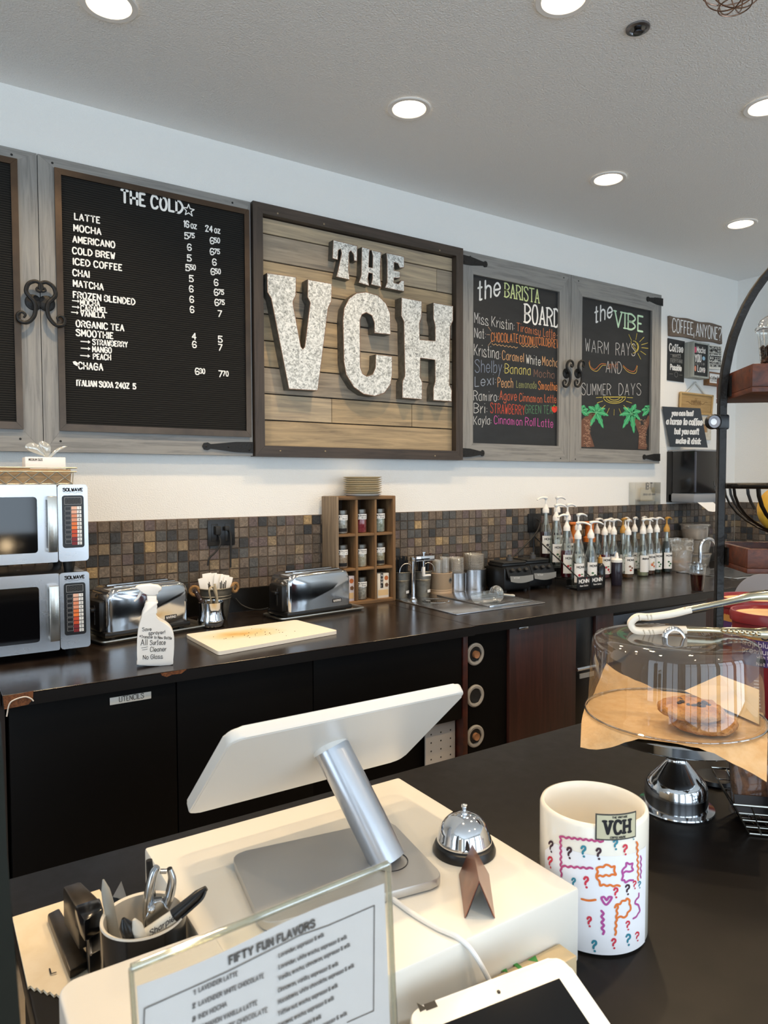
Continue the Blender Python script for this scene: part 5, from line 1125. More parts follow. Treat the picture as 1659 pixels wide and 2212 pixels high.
t = thing('squeeze_bottle', 'clear squeeze bottle of chocolate sauce with white tip beside the syrup rack', 'squeeze bottle', (3.655, -.475, ZC))
obj('bottle', MB().lathe([(0, .002), (.031, 0), (.034, .005), (.034, .142), (.031, .148), (0, .148)], n=28), mat('chocolate_sauce', '2b2630', .18), t); obj('cap', MB().lathe([(.034, .146), (.0345, .162), (.03, .168), (.012, .17), (.008, .2), (.005, .206), (0, .206)], n=24), m_wpl, t)
for k, (x, lb) in enumerate(((3.69, 'left'), (3.835, 'right'))):
    t = thing('pour_jug', 'clear storage jug with orange pourer lid behind the syrup rack, '+lb, 'jug', (x, -.1, ZC))
    obj('jug', MB().lathe([(0, .002), (.05, 0), (.052, .01), (.052, .2), (.046, .23), (.04, .24)], n=28), m_clear, t)
    om = mat('orange_plastic', 'c9702c', .4); obj('neck', MB().lathe([(.041, .24), (.041, .27), (.03, .28), (.03, .36), (.034, .365), (.0, .37)], n=24), om, t); obj('spout', MB().box(-.06, .075, -.02, .02, .362, .38, .008), om, t)
# bottles standing on the counter
ROW = [(3.865, -.205, liq('6e0f1c'), .16, berry, 'red', 0), (3.945, -.215, liq('2a1012'), .16, nut, 'dark brown', 0), (4.0, -.29, liq('7a4a1e'), .03, nut, 'amber, closest to the counter edge', .4), (4.165, -.285, liq('c9c7a0', .05), .04, [], 'clear simple syrup', -.3), (4.285, -.25, liq('6b3b1c'), .03, orange, 'orange peel', 0), (4.378, -.24, liq('14301c'), .15, leaf, 'green', 0), (4.47, -.255, liq('0d1c12'), .225, leaf, 'dark green gold capped', .2),
       (3.93, -.085, None, .1, berry, 'clear', .1), (4.025, -.115, liq('8a2a20'), .1, nut, 'reddish', .3), (4.105, -.165, liq('b08a50'), .05, cream_, 'golden', .2), (4.2, -.11, liq('a8a890'), .08, leaf, 'pale green', .3), (4.29, -.12, None, .1, leaf, 'clear mint', .4), (4.4, -.11, liq('7a3a20'), .1, orange, 'brown', .3)]
for i, (x, y, lq, lev, art, w, pa) in enumerate(ROW):
    syrup(x, y, ZC, lq, lev, 'simple syrup' if 'simple' in w else 'MONIN', art, '%s syrup bottle with %s pump in the %s counter row' % (w, 'gold' if 'gold' in w else 'white', 'front' if i < 7 else 'back'), pa, 'gold' if 'gold' in w else 'pump')
# ---------------------------------------------------------------- tubs, faucet, sink
m_tub = thin('tub_plastic', 'efece6', .2, .12, .4, 'd9cfc2')
def tub(x, y, z, r0, r1, h, label, fill=None, fh=.05):
    t = thing('storage_tub', label, 'food tub', (x, y, z))
    obj('tub', MB().lathe([(0, .003), (r0, 0), (r0+.003, .004), (r1, h-.012), (r1+.006, h-.012), (r1+.008, h-.004), (r1+.002, h), (0, h+.002)], n=36), m_tub, t)
    if fill: obj('contents', MB().lathe([(0, .004), (r0-.004, .004), (r0+(r1-r0)*fh/h-.003, fh), (0, fh+.006)], n=28), fill, t)
    for s in (-1, 1): obj('grip', MB().box(s*(r1+.004)-.008, s*(r1+.004)+.012, -.02, .02, h-.02, h-.008, .004), m_tub, t)
    return t
mf = mat('tan_powder', 'c09c80', .9, var='a8836a', vscale=40)
tub(5.03, -.13, ZC, .085, .1, .1, 'lower milky plastic tub under the other tubs by the faucet', mat('cream_powder', 'd8cdb8', .9), .06); tub(5.03, -.13, ZC+.104, .085, .1, .1, 'middle milky plastic tub by the faucet', mat('cream_powder', 'd8cdb8', .9), .06)
tub(5.0, -.13, ZC+.208, .085, .105, .115, 'milky tub with red marker writing, topmost by the faucet', mat('tan_powder2', 'c7b09c', .9), .07)
t = thing('storage_tub', 'tall clear tub lined with a plastic bag of tan powder', 'food tub', (4.66, -.22, ZC))
obj('tub', MB().lathe([(0, .003), (.085, 0), (.088, .006), (.1, .15), (.103, .152)], n=36), m_tub, t); obj('contents', MB().lathe([(0, .004), (.082, .004), (.088, .06), (0, .07)], n=28), mf, t)
b = MB(); b.grid(lambda u, v: ((.094+.014*v+.012*noise.noise((6*math.cos(2*PI*u), 6*math.sin(2*PI*u), v*4)))*math.cos(2*PI*u), (.094+.014*v+.012*noise.noise((6*math.cos(2*PI*u), 6*math.sin(2*PI*u), v*4+9)))*math.sin(2*PI*u), .1+.13*v+.012*noise.noise((4*math.cos(2*PI*u), 4*math.sin(2*PI*u), 3))), 40, 8, True)
obj('bag_liner', b, thin('bag_film', 'f2f0ea', .35, .1, .25, 'efe8dc'), t, 60)
t = thing('sink', 'stainless drop-in sink in the right countertop by the corner', 'sink', (5.0, -.5, ZC))
b = MB(); X0, X1, Y0, Y1 = 4.52, 5.5, -.76, -.3
for q in ((X0, X1, Y0, Y0+.05), (X0, X1, Y1-.05, Y1), (X0, X0+.05, Y0+.05, Y1-.05), (X1-.05, X1, Y0+.05, Y1-.05)): b.box(q[0], q[1], q[2], q[3], ZC, ZC+.006, .002)
obj('rim', b, m_steelp, t, world=True); obj('basin', MB().box(X0+.05, X1-.05, Y0+.05, Y1-.05, ZC-.0005, ZC+.001), m_steel, t, world=True)
q = aty(1512, 1236, -.3); fx = q.x; t = thing('sink_faucet', 'chrome gooseneck faucet at the sink behind the cup', 'faucet', (fx, -.3, ZC+.006))
gz = aty(1530, 1163, -.3).z-ZC-.006; rr_ = .065
P = [(0, 0, .0), (0, 0, gz-rr_)]+[(rr_-rr_*math.cos(a), -.3*(rr_-rr_*math.cos(a)), gz-rr_+rr_*math.sin(a)) for a in [PI*k/12 for k in range(1, 13)]]+[(2*rr_, -.6*rr_, gz-rr_-.04)]
obj('gooseneck', MB().tube(P, .0125, 12), m_chrome, t); obj('base', MB().lathe([(0, 0), (.03, 0), (.028, .012), (.018, .035), (0, .035)], n=24), m_chrome, t); obj('lever', MB().tube([(-.01, 0, .04), (-.1, -.02, .055)], .008, 10, sy=.6), m_chrome, t); obj('valve', MB().lathe([(.02, 0), (.02, .045), (.012, .055), (0, .055)], (-.03, 0, 0), 18), m_chrome, t)
c = Vector((3.855, -.9, ZC)); t = thing('iced_coffee_cup', 'clear plastic cup half full of dark cold brew at the counter edge', 'cup', c)
obj('cup', MB().lathe([(0, .003), (.033, 0), (.035, .004), (.048, .148), (.05, .15), (.048, .152)], n=32), m_clear, t); obj('coffee', MB().lathe([(0, .004), (.0325, .004), (.0425, .1), (0, .1)], n=28), mat('cold_brew', '2c100d', .08, var='401814', vscale=12), t); obj('lid', MB().lathe([(.049, .15), (.052, .156), (.048, .165), (.03, .168), (0, .168)], n=32), m_clear, t)
# ---------------------------------------------------------------- dispenser and wall signs
dx0, dx1, dz0, dz1 = 4.819, 5.138, 1.405, 1.806
t = thing('towel_dispenser', 'black paper towel dispenser on the wall with a towel hanging out', 'towel dispenser', ((dx0+dx1)/2, -.13, dz0))
obj('cover', MB().box(dx0, dx1, -.245, -.05, dz0+.07, dz1-.012, .008), mat('smoke_plastic', '141518', .18), t, world=True)
obj('top_band', MB().box(dx0+.003, dx1-.003, -.24, -.012, dz1-.014, dz1, .004), mat('grey_plastic', '8f9296', .35), t, world=True)
obj('chin', MB().box(dx0, dx1, -.24, -.012, dz0, dz0+.072, .012), mat('grey_plastic', '8f9296', .35), t, world=True); obj('back_plate', MB().box(dx0, dx1, -.05, -.0005, dz0, dz1-.01, .004), m_black, t, world=True)
obj('painted_sheen', MB().box(dx0-.0008, dx0+.012, -.2462, -.236, dz0+.08, dz1-.02, .001), mat('painted_sheen_grey', '4a4f5c', .2), t, world=True)  # lighter strip painted in as the sheen along the cover's front corner
b = MB(); text(b, 'U', (5.06, -.2462, dz0+.13), UX, UZ, .03, .03, .004); ribbon(b, [(5.075+.015*math.cos(a), dz0+.105+.015*math.sin(a)) for a in [2*PI*k/12 for k in range(10)]], .004, Vector((0, -.2462, 0)), UX, UZ, Vector((0, -1, 0)), .0005); text(b, 'a', (5.11, -.2462, dz1-.04), UX, UZ, .012, .01, .003); obj('embossed_mark', b, mat('grey_emboss', '55585c', .4), t, 0, world=True)
b = MB(); b.grid(lambda u, v: (4.835+.2*u+.1*v*v, -.19-.09*v, dz0+.058-.1*v-.02*v*v+.006*math.sin(u*5+v*3)*v), 8, 8); o = obj('paper_towel', b, m_paper, t, 60, world=True)
# acrylic pocket with a card
a0, a1 = aty(1372, 1092, -.055), aty(1427, 1042, -.055)
t = thing('acrylic_pocket', 'clear acrylic wall pocket holding a cream notice card beside the dispenser', 'wall pocket', ((a0.x+a1.x)/2, -.03, a0.z))
b = MB(); b.box(a0.x, a1.x, -.057, -.054, a0.z, a1.z); b.box(a0.x, a0.x+.003, -.054, -.0005, a0.z, a1.z); b.box(a1.x-.003, a1.x, -.054, -.0005, a0.z, a1.z); b.box(a0.x, a1.x, -.054, -.0005, a0.z, a0.z+.003); obj('pocket', b, m_clear, t, world=True)
c0, c1 = aty(1383, 1083, -.03), aty(1414, 1053, -.03); obj('card', MB().box(c0.x, c1.x, -.032, -.03, c0.z, c1.z), mat('cream_card', 'e8dcc0', .8), t, world=True)
b = MB(); text(b, 'IBT', (c0.x+.06, -.0325, c0.z+.09), UX, UZ, .07, .045, .01); text(b, 'please wipe down', (c0.x+.03, -.0325, c0.z+.045), UX, UZ, .14, .016, .003); obj('card_lettering', b, m_ink, t, 0, world=True)
cG = lambda x, y: (1420+x/6.913, 660+y/6.913)
def gp(x, y, yy): p = aty(*cG(x, y), yy); return (p.x, p.z)
def sgn_text(t, s, a, e, cap, st, y, m=None, **kw):
    b = MB(); text_px(b, s, a, e, cap, st, y, cG, lift=.0015, **kw); return obj('lettering', b, m or m_wpl, t, 0, world=True)
def outline_sign(name, label, pts, y, d, m):
    P = [gp(q[0], q[1], y) for q in pts][::-1]; c = (sum(p[0] for p in P)/len(P), min(p[1] for p in P)); t = thing(name, label, 'sign', (c[0], y, c[1]))
    obj('board', MB().prism(P, (0, y, 0), (1, 0, 0), (0, 0, 1), d), m, t, world=True); return t
up_ = [(185+775*s, 150+148*s+9*math.sin(s*14)) for s in [i/16 for i in range(17)]]; dn_ = [(190+778*s, 440+132*s+8*math.sin(s*12+1)) for s in [i/16 for i in range(17)]]
t = outline_sign('coffee_sign', 'brown wavy edged wooden sign reading COFFEE, ANYONE?', up_+dn_[::-1], -.022, .02, wood('brown_stain', ['5a4c40', '6d5c4e', '7d6b5b'], 0, .7, .6))
sgn_text(t, 'COFFEE, ANYONE?', (222, 385), (950, 520), 190, .0085, -.022, gap=1.5, space=1.6)
t = outline_sign('tin_sign', 'black tin sign reading Coffee makes everything Possible', [(158, 485), (410, 535), (398, 1148), (148, 1115)], -.006, .005, m_chalk)
sgn_text(t, 'Coffee', (178, 672), (378, 700), 100, .0095, -.006); sgn_text(t, 'MAKES', (225, 775), (345, 775), 46, .0045, -.006, mat('grey_chalk', '8c8c88', .8)); sgn_text(t, 'EVERYTHING', (192, 848), (372, 862), 48, .0035, -.006, MATS['grey_chalk']); sgn_text(t, 'Possible', (192, 955), (355, 975), 78, .0085, -.006)
b = MB(); c = gp(278, 1030, -.006); ribbon(b, [(c[0]+.02*math.cos(a), c[1]+.02*math.sin(a)) for a in [2*PI*k/14 for k in range(15)]], .003, Vector((0, -.006, 0)), UX, UZ, Vector((0, -1, 0)), .0015)
for q in ((178, 1020, 230, 1023), (325, 1038, 372, 1040), (190, 730, 345, 742), (190, 790, 350, 800)): A, B = gp(q[0], q[1], -.006), gp(q[2], q[3], -.006); ribbon(b, [A, B], .0025, Vector((0, -.006, 0)), UX, UZ, Vector((0, -1, 0)), .0015)
obj('printed_rule', b, MATS['grey_chalk'], t, 0, world=True)
# deep box sign
yb = -.085; A, B = gp(545, 530, yb), gp(772, 1075, yb); x0, x1, z0, z1 = A[0], B[0], B[1]-.01, A[1]
t = thing('box_sign', 'deep grey framed box sign with black lettered panel and pink latte art', 'sign', ((x0+x1)/2, -.04, z0)); b = MB(); gw = wood('grey_box_wood', ['7f8683', '9aa09c', 'aeb3ae'], 2, .6, .7)
mitred(b, x0, x1, z0, z1, .011, .011, .013, .013, yb, -.001); obj('box_frame', b, [gw, gw], t, world=True); obj('panel', MB().box(x0+.008, x1-.008, yb+.008, yb+.014, z0+.008, z1-.008), m_chalk, t, world=True)
yp = yb+.008
for s, a, e, cp, c, st in (('Mocha', (590, 700), (712, 715), 85, m_wpl, .006), ('YOU', (560, 835), (648, 838), 100, m_wpl, .0085), ('latte', (560, 885), (700, 890), 40, MATS['grey_chalk'], .0035), ('Love', (600, 985), (705, 1000), 95, m_wpl, .007)): sgn_text(t, s, a, e, cp, st, yp, c)
def spot(t, x, y, r, rz, c, yy):
    b = MB(); p = gp(x, y, yy); disc(b, p[0], p[1], r, rz, y=yy-.0012); obj('printed_art', b, mat('art_'+c, c, .7), t, 0, world=True)
spot(t, 563, 660, .02, .024, 'b9506a', yp); spot(t, 690, 790, .02, .016, '8fb4cc', yp); spot(t, 565, 940, .014, .022, 'c0806a', yp); spot(t, 697, 985, .01, .01, 'c05a6a', yp)
t = outline_sign('word_sign', 'white wooden sign reading HAPPINESS and COFFEE in black', [(770, 580), (963, 605), (965, 955), (768, 945)], -.022, .02, mat('chalk_white_board', 'e6e2d6', .7))
for s, a, e, cp, st in (("MONEY CAN'T BUY YOU", (777, 630), (945, 645), 26, .0028), ('HAPPINESS', (778, 692), (946, 705), 50, .0062), ('BUT IT CAN BUY YOU', (779, 730), (946, 745), 26, .0028), ('COFFEE', (780, 812), (948, 830), 62, .009), ('WHICH IS KIND OF', (780, 865), (948, 880), 30, .0032), ('THE SAME THING', (781, 912), (952, 922), 34, .0036)): sgn_text(t, s, a, e, cp, st, -.022, m_ink, gap=1.3)
yb = -.05; A, B = gp(775, 985, yb), gp(972, 1205, yb); t = thing('framed_sign', 'small brown framed white sign reading a Coffee Bean', 'sign', ((A[0]+B[0])/2, -.03, B[1]))
b = MB(); br = wood('brown_frame_wood', ['5d3d24', '7a5230', '8d6238'], 0, .6); mitred(b, A[0], B[0], B[1], A[1], .008, .008, .01, .016, yb, -.001); obj('frame', b, [br, br], t, world=True); obj('card', MB().box(A[0]+.005, B[0]-.005, yb+.01, yb+.014, B[1]+.008, A[1]-.006), m_paper, t, world=True)
sgn_text(t, 'a Coffee Bean', (782, 1100), (945, 1112), 46, .0034, yb+.01, m_ink); sgn_text(t, 'is my horoscope', (795, 1130), (940, 1140), 20, .002, yb+.01, m_ink)
t = outline_sign('hanging_sign', 'beaded tan wooden sign reading coffee, hung from a white bead string', [(350, 1290), (832, 1345), (808, 1640), (332, 1610)], -.02, .015, wood('tan_board', ['96784c', 'ad8d5c', 'bd9c68'], 0, .7))
b = MB()
for (x0, y0), (x1, y1), n in (((355, 1300), (828, 1352), 26), ((350, 1300), (340, 1560), 16), ((828, 1352), (806, 1630), 16), ((340, 1600), (806, 1630), 24)):
    for k in range(n+1): s = k/n; p = gp(x0+(x1-x0)*s, y0+(y1-y0)*s, -.024); b.ball((p[0], -.024, p[1]), .0085, n=8, m=6)
obj('bead_border', b, mat('tan_beads', 'bfa06c', .6), t, 60, world=True)
b = MB()
for (x0, y0), (x1, y1) in (((435, 1300), (570, 1150)), ((570, 1150), (712, 1325))):
    for k in range(16): s = k/15; p = gp(x0+(x1-x0)*s, y0+(y1-y0)*s, -.014); b.ball((p[0], -.014, p[1]), .0075, n=8, m=6)
obj('bead_string', b, mat('white_beads', 'd8d8d2', .5), t, 60, world=True)
stk = mat('burnt_line', '6b4a28', .8); sgn_text(t, 'coffee', (505, 1480), (645, 1488), 90, .0035, -.02, stk)
b = MB()
for P in (((430, 1440), (455, 1432), (480, 1455), (505, 1460)), ((648, 1462), (680, 1475), (715, 1445), (745, 1452))): Q = bez([Vector(gp(q[0], q[1], -.02)) for q in P], 5); ribbon(b, Q, .003, Vector((0, -.02, 0)), UX, UZ, Vector((0, -1, 0)), .0015)
obj('burnt_scroll', b, stk, t, 0, world=True)
yb = -.02; A, B = gp(690, 1660, yb), gp(800, 2010, yb); t = thing('picture_frame', 'white distressed picture frame half hidden behind the horse sign', 'picture frame', (A[0]-.1, yb, B[1]))
b = MB(); mitred(b, A[0]-.2, B[0], B[1], A[1], .05, .05, .06, .06, yb, -.001); wm = mat('distressed_white', 'dcd6c8', .8, var='c2b8a4', vscale=30); obj('frame', b, [wm, wm], t, world=True); obj('picture', MB().box(A[0]-.16, B[0]-.04, -.012, -.008, B[1]+.05, A[1]-.05), mat('tan_picture', 'a8845c', .7), t, world=True)
# leaning horse sign: rests on the dispenser top against the wall
H = [aty(1447, 965, -.03), aty(1529, 967, -.225), aty(1513, 882, -.2), aty(1430, 878, -.02)]
H0 = (H[0]+H[1])/2; U = (H[1]-H[0]); Vv = ((H[3]+H[2])-(H[0]+H[1]))/2; dz = dz1+.002-H0.z; hs = Pl(H[0]+Vector((0, 0, 0)), U, Vv-U.normalized()*Vv.dot(U.normalized()))
t = thing('leaning_sign', 'black sign reading you can lead a horse to coffee, leaning on the dispenser top', 'sign', H0)
pts = [hs.uv(*q) for q in ((1447, 965), (1529, 967), (1513, 882), (1430, 878))]
obj('board', MB().prism(pts, hs.O, hs.U, hs.V, .008), m_chalk, t, world=True)
b = MB()
for s, a, e, cp in (('you can lead', (218, 1640), (528, 1645), 70), ('a horse to coffee', (136, 1770), (664, 1785), 90), ("but you can't", (258, 1915), (614, 1922), 80), ('make it drink', (280, 2055), (640, 2068), 80)): hs.text(b, s, cG(*a), cG(*e), cp/6.913, .0085, lift=.001, gap=1.4)
obj('lettering', b, m_wpl, t, 0, world=True)
# ---------------------------------------------------------------- front counter
FC = .914
m_ftop = mat('dark_counter', '100c0a', .4, var='0c0907', vscale=25, rvar=.08, spec=.22)
t = thing('service_counter', 'dark service counter in the foreground carrying the register and cake stand', 'counter', (2, -2.5, 0))
obj('top', MB().box(.1, 4.4, -2.98, -2.103, FC-.04, FC, .004), m_ftop, t, world=True)
obj('base', MB().box(.12, 4.38, -2.9, -2.16, 0, FC-.042), m_blk, t, world=True)
P = [tuple(aty(px, py, -2.88)[k] for k in (0, 2)) for px, py in ((0, 1560), (8, 1650), (16, 1850), (27, 1985), (45, 2212))]
P = [(-.34, 0), (P[-1][0]+.004, 0)]+P[::-1]+[(P[0][0]-.02, P[0][1]+.05), (-.34, P[0][1]+.05)]
b = MB().prism(P, (0, -2.88, 0), (1, 0, 0), (0, 0, 1), .03)
solo('display_panel', b, mat('dark_green_glass', '06100d', .12), 'dark green glassy panel edge at the lower left picture edge', 'panel', (-.15, -2.87, 0))
# ---------------------------------------------------------------- cash drawer and register
m_cream = mat('white_metal', 'e6e2d8', .28); m_alu = mat('silver_aluminium', 'c3c2c0', .38, .75); m_reg = mat('register_white', 'd9d7d2', .32)
DX0, DX1, DY0, DY1, DZ = .267, .727, -2.763, -2.333, 1.02
t = thing('cash_drawer', 'white metal cash drawer under the register on the service counter', 'cash drawer', ((DX0+DX1)/2, (DY0+DY1)/2, FC))
obj('case', MB().box(DX0, DX1, DY0, DY1, FC+.004, DZ, .004), m_cream, t, world=True)
for sx in (DX0+.03, DX1-.03):
    for sy in (DY0+.03, DY1-.03): obj('foot', MB().lathe([(.012, 0), (.012, .006)], (sx, sy, FC), 12, cap0=True), m_rub, t, world=True)
t = thing('register_display', 'white point of sale screen seen from behind on a brushed neck and base', 'register', (.468, -2.555, DZ))
A = math.radians(-9); Mb = Matrix.Translation((.468, -2.555, 0)) @ Matrix.Rotation(A, 4, 'Z')
b = MB(); P = rpoly([(-.125, -.09), (.125, -.09), (.125, .09), (-.125, .09)], .022, 6); b.prism(P, (0, 0, DZ+.014), (1, 0, 0), (0, 1, 0), .0115)
bmesh.ops.bevel(b.bm, geom=[e for e in b.bm.edges if e.calc_length() < .2 and abs(e.verts[0].co.z-e.verts[1].co.z) < 1e-6], offset=.0012, segments=1, affect='EDGES'); bmesh.ops.transform(b.bm, matrix=Mb, verts=b.bm.verts)
bs = obj('base_plate', b, m_alu, t, 30, world=True)
b = MB().box(-.1, .1, -.07, .07, DZ+.0002, DZ+.003, mx=Mb); obj('rubber_pad', b, m_rub, bs, world=True)
n0, n1 = Vector((.536, -2.588, DZ+.014)), Vector((.492, -2.494, 1.186)); nd = (n1-n0).normalized()
obj('neck', MB().tube([n0-nd*.0, n0+nd*.002, n1], .0262, 36), mat('brushed_neck', 'c4c8cf', .3, .85, rvar=.06, vscale=60, vstretch=(1, 1, .05)), t, 60, world=True)
obj('neck_ring', MB().lathe([(.0262, 0), (.0275, 0), (.0275, .0008), (.0262, .0008)], (n0.x, n0.y, DZ+.0141), 36), m_dchrome, t, world=True)
obj('neck_collar', MB().tube([n1-nd*.012, n1+nd*.008], .0288, 36), m_reg, t, 60, world=True)
sc_ = Pl((.498, -2.49, 1.166), (1, 0, 0), (0, -.735, .678)); hw, hh = .188, .122
b = MB(); P = rpoly([(-hw, -hh), (hw, -hh), (hw, hh), (-hw, hh)], .02, 6); b2 = MB(); pl2 = Pl(sc_.O-sc_.N*.008, sc_.U, sc_.V); puff(b2, P, pl2, .008, .003, 2); obj('screen_housing', b2, m_reg, t, 40, world=True)
b = MB(); b.prism([(u*.97, v*.95) for u, v in P], pl2.O-pl2.N*.0088, -pl2.U, pl2.V, .0006); obj('screen_glass', b, mat('screen_black', '08080a', .08), t, world=True)
b = MB(); b.prism([(u*.985, v*.975) for u, v in P], sc_.O+sc_.N*.0006, sc_.U, sc_.V, .0005); obj('back_panel', b, m_reg, t, 40, world=True)
# ---------------------------------------------------------------- bell and tent card
x, y = .66, -2.603; t = thing('service_bell', 'chrome service bell with black base on the cash drawer', 'bell', (x, y, DZ))
obj('base', MB().lathe([(0, 0), (.046, 0), (.0465, .004), (.043, .012), (.036, .016), (0, .016)], n=48), m_black, t)
obj('dome', MB().lathe([(.036, .013), (.0395, .014), (.0405, .017), (.0395, .021), (.0385, .023), (.037, .031), (.032, .042), (.022, .051), (.01, .0555), (0, .056)], n=56), m_chrome, t, 60)
obj('plunger', MB().lathe([(.0055, .055), (.0055, .059), (.003, .06), (.003, .064), (.0045, .066), (.0045, .069), (0, .071)], n=18), m_chrome, t, 60)
t = thing('tent_card', 'folded copper coloured card standing like a tent beside the bell', 'card', (.6, -2.7, DZ)); z = DZ+.0005
nl, nr, fl, fr, rn, rf = (.556, -2.731, z), (.586, -2.751, z), (.613, -2.65, z), (.646, -2.672, z), (.5715, -2.739, DZ+.045), (.622, -2.666, DZ+.045)
b = MB(); b.quad(nl, fl, rf, rn); b.quad(nr, rn, rf, fr); bmesh.ops.remove_doubles(b.bm, verts=b.bm.verts, dist=1e-6); bmesh.ops.solidify(b.bm, geom=b.bm.faces[:], thickness=.0012)
obj('card', b, mat('copper_print', '8f5a45', .22, .35, var='6d4234', vscale=25), t, 20, world=True)
b = MB(); e = .0016
b.quad((nl[0]+e, nl[1]-.0004, z), (fl[0]+e, fl[1], z), (rf[0], rf[1], rf[2]-e*1.6), (rn[0], rn[1]-.0004, rn[2]-e*1.6)); b.quad((nr[0]-e, nr[1]-.0004, z), (rn[0], rn[1]-.0004, rn[2]-e*1.6), (rf[0], rf[1], rf[2]-e*1.6), (fr[0]-e, fr[1], z)); obj('card_lining', b, mat('pale_lining', 'b9b6b4', .8), t, 0, world=True)
# cables
def cable(P, label, r=.0032):
    Q = bez([Vector(p) for p in P], 8); return solo('charging_cable', MB().tube(Q, r, 10), m_wpl, label, 'cable', P[0])
cable([(.50, -2.64, DZ+.0035), (.504, -2.69, DZ+.0035), (.512, -2.73, DZ+.0035), (.522, -2.757, DZ+.003), (.534, -2.772, DZ-.012), (.55, -2.783, FC+.06), (.562, -2.79, FC+.03), (.575, -2.81, FC+.006), (.58, -2.84, FC+.0035)], 'white charging cable running over the drawer front from the register base')
cable([(.43, -2.772, FC+.045), (.46, -2.776, FC+.035), (.49, -2.782, FC+.022), (.52, -2.79, FC+.01), (.55, -2.81, FC+.0035), (.56, -2.84, FC+.0035)], 'white charging cable crossing low behind the tablet', .003)
# ---------------------------------------------------------------- tip crock
KX_, KY_, KR, KH = .8135, -2.712, .0765, .183
t = thing('tip_crock', 'white ceramic crock wrapped in paper with coloured question marks', 'tip jar', (KX_, KY_, FC))
obj('crock', MB().lathe([(0, .004), (KR-.006, 0), (KR, .005), (KR, KH-.006), (KR-.002, KH-.001), (KR-.005, KH), (KR-.008, KH-.004), (KR-.0085, KH-.02), (KR-.009, .01), (0, .01)], n=72), mat('cream_glaze', 'efe9dc', .16), t, 60)
def atcyl(px, py, cx, cy, R_):
    d = _ray(px, py); o = CAM-Vector((cx, cy, 0)); a = d.x**2+d.y**2; b_ = 2*(o.x*d.x+o.y*d.y); c = o.x**2+o.y**2-R_**2; D = b_*b_-4*a*c
    s = (-b_-math.sqrt(max(D, 0)))/(2*a); p = CAM+d*s; return (R_*math.atan2(p.x-cx, -(p.y-cy)), p.z-FC)
RW = KR+.0008
cK = lambda x, y: (880+x/2.9625, 1660+y/2.9625)
def kuv(x, y): return atcyl(*cK(x, y), KX_, KY_, RW)
b = MB(); P = [kuv(955, 385), kuv(885, 500), kuv(880, 600)]; u0 = P[1][0]-.002
b.grid(lambda u, v: (u0+(.17)*u, 0, .004+(KH-.045-(.022*max(0, 1-u*7)))*v), 40, 4); wrap(b, RW-.0003); obj('paper_wrap', b, mat('drawing_paper', 'eeeef2', .7), t, 60)
def kdraw(name, paths, col, w, smooth=True, sub=None):
    b = MB()
    for Pp in paths:
        Q = [kuv(*q) for q in Pp]; Q = [Vector(q) for q in Q]
        if len(Q) > 2 and smooth: Q = bez(Q, 4)
        ribbon(b, [(q[0], q[1]) for q in Q], w, Vector((0, 0, 0)), UX, UZ, Vector((0, -1, 0)), .0003)
    wrap(b, RW); return obj(name, b, mat('marker_'+col, col, .7), t, 0)
PKm, ORm, MGm, TLm, DKm, RDm = 'b8487c', 'e0752c', 'b04a94', '2f8296', '3a1f2c', 'd03448'
def wavy(P, n=10, a=5): 
    out = []
    for (x0, y0), (x1, y1) in zip(P, P[1:]):
        L = math.hypot(x1-x0, y1-y0); k = max(2, int(L/18))
        for i in range(k): s = i/k; out.append((x0+(x1-x0)*s+(a if i % 2 else -a)*(y1-y0)/L, y0+(y1-y0)*s-(a if i % 2 else -a)*(x1-x0)/L))
    return out+[P[-1]]
kdraw('drawn_letter', [wavy([(1252, 468), (980, 438), (985, 690)], 8, 4), wavy([(990, 625), (1185, 640)], 6, 4)], PKm, .003)
kdraw('drawn_letter', [wavy([(1212, 690), (1330, 680), (1325, 630), (1270, 620), (1215, 640), (1215, 700), (1235, 745), (1360, 752)], 8, 4)], ORm, .003)
kdraw('drawn_letter', [wavy([(1378, 668), (1440, 650), (1440, 612), (1405, 605), (1378, 660), (1375, 710), (1395, 725), (1445, 715)], 6, 4)], MGm, .0028)
kdraw('drawn_letter', [wavy([(1470, 470), (1478, 715)], 6, 4)], ORm, .0028); kdraw('drawn_letter', [wavy([(1494, 560), (1494, 700)], 6, 3)], MGm, .0024)
kdraw('drawn_letter', [[(1115, 835), (1160, 845), (1205, 840)]], ORm, .003); kdraw('drawn_heart', [[(1272, 872), (1242, 832), (1258, 822), (1275, 842), (1290, 822), (1308, 828), (1272, 872)]], MGm, .003)
kdraw('drawn_letter', [wavy([(1248, 910), (1252, 1060)], 8, 7)], MGm, .0032); kdraw('drawn_letter', [wavy([(1345, 870), (1330, 1065)], 8, 4), wavy([(1325, 885), (1410, 830), (1432, 880), (1405, 945), (1345, 955)], 8, 5)], ORm, .003)
kdraw('drawn_letter', [wavy([(1485, 800), (1460, 860), (1487, 890), (1480, 930), (1445, 960)], 6, 4)], MGm, .0026)
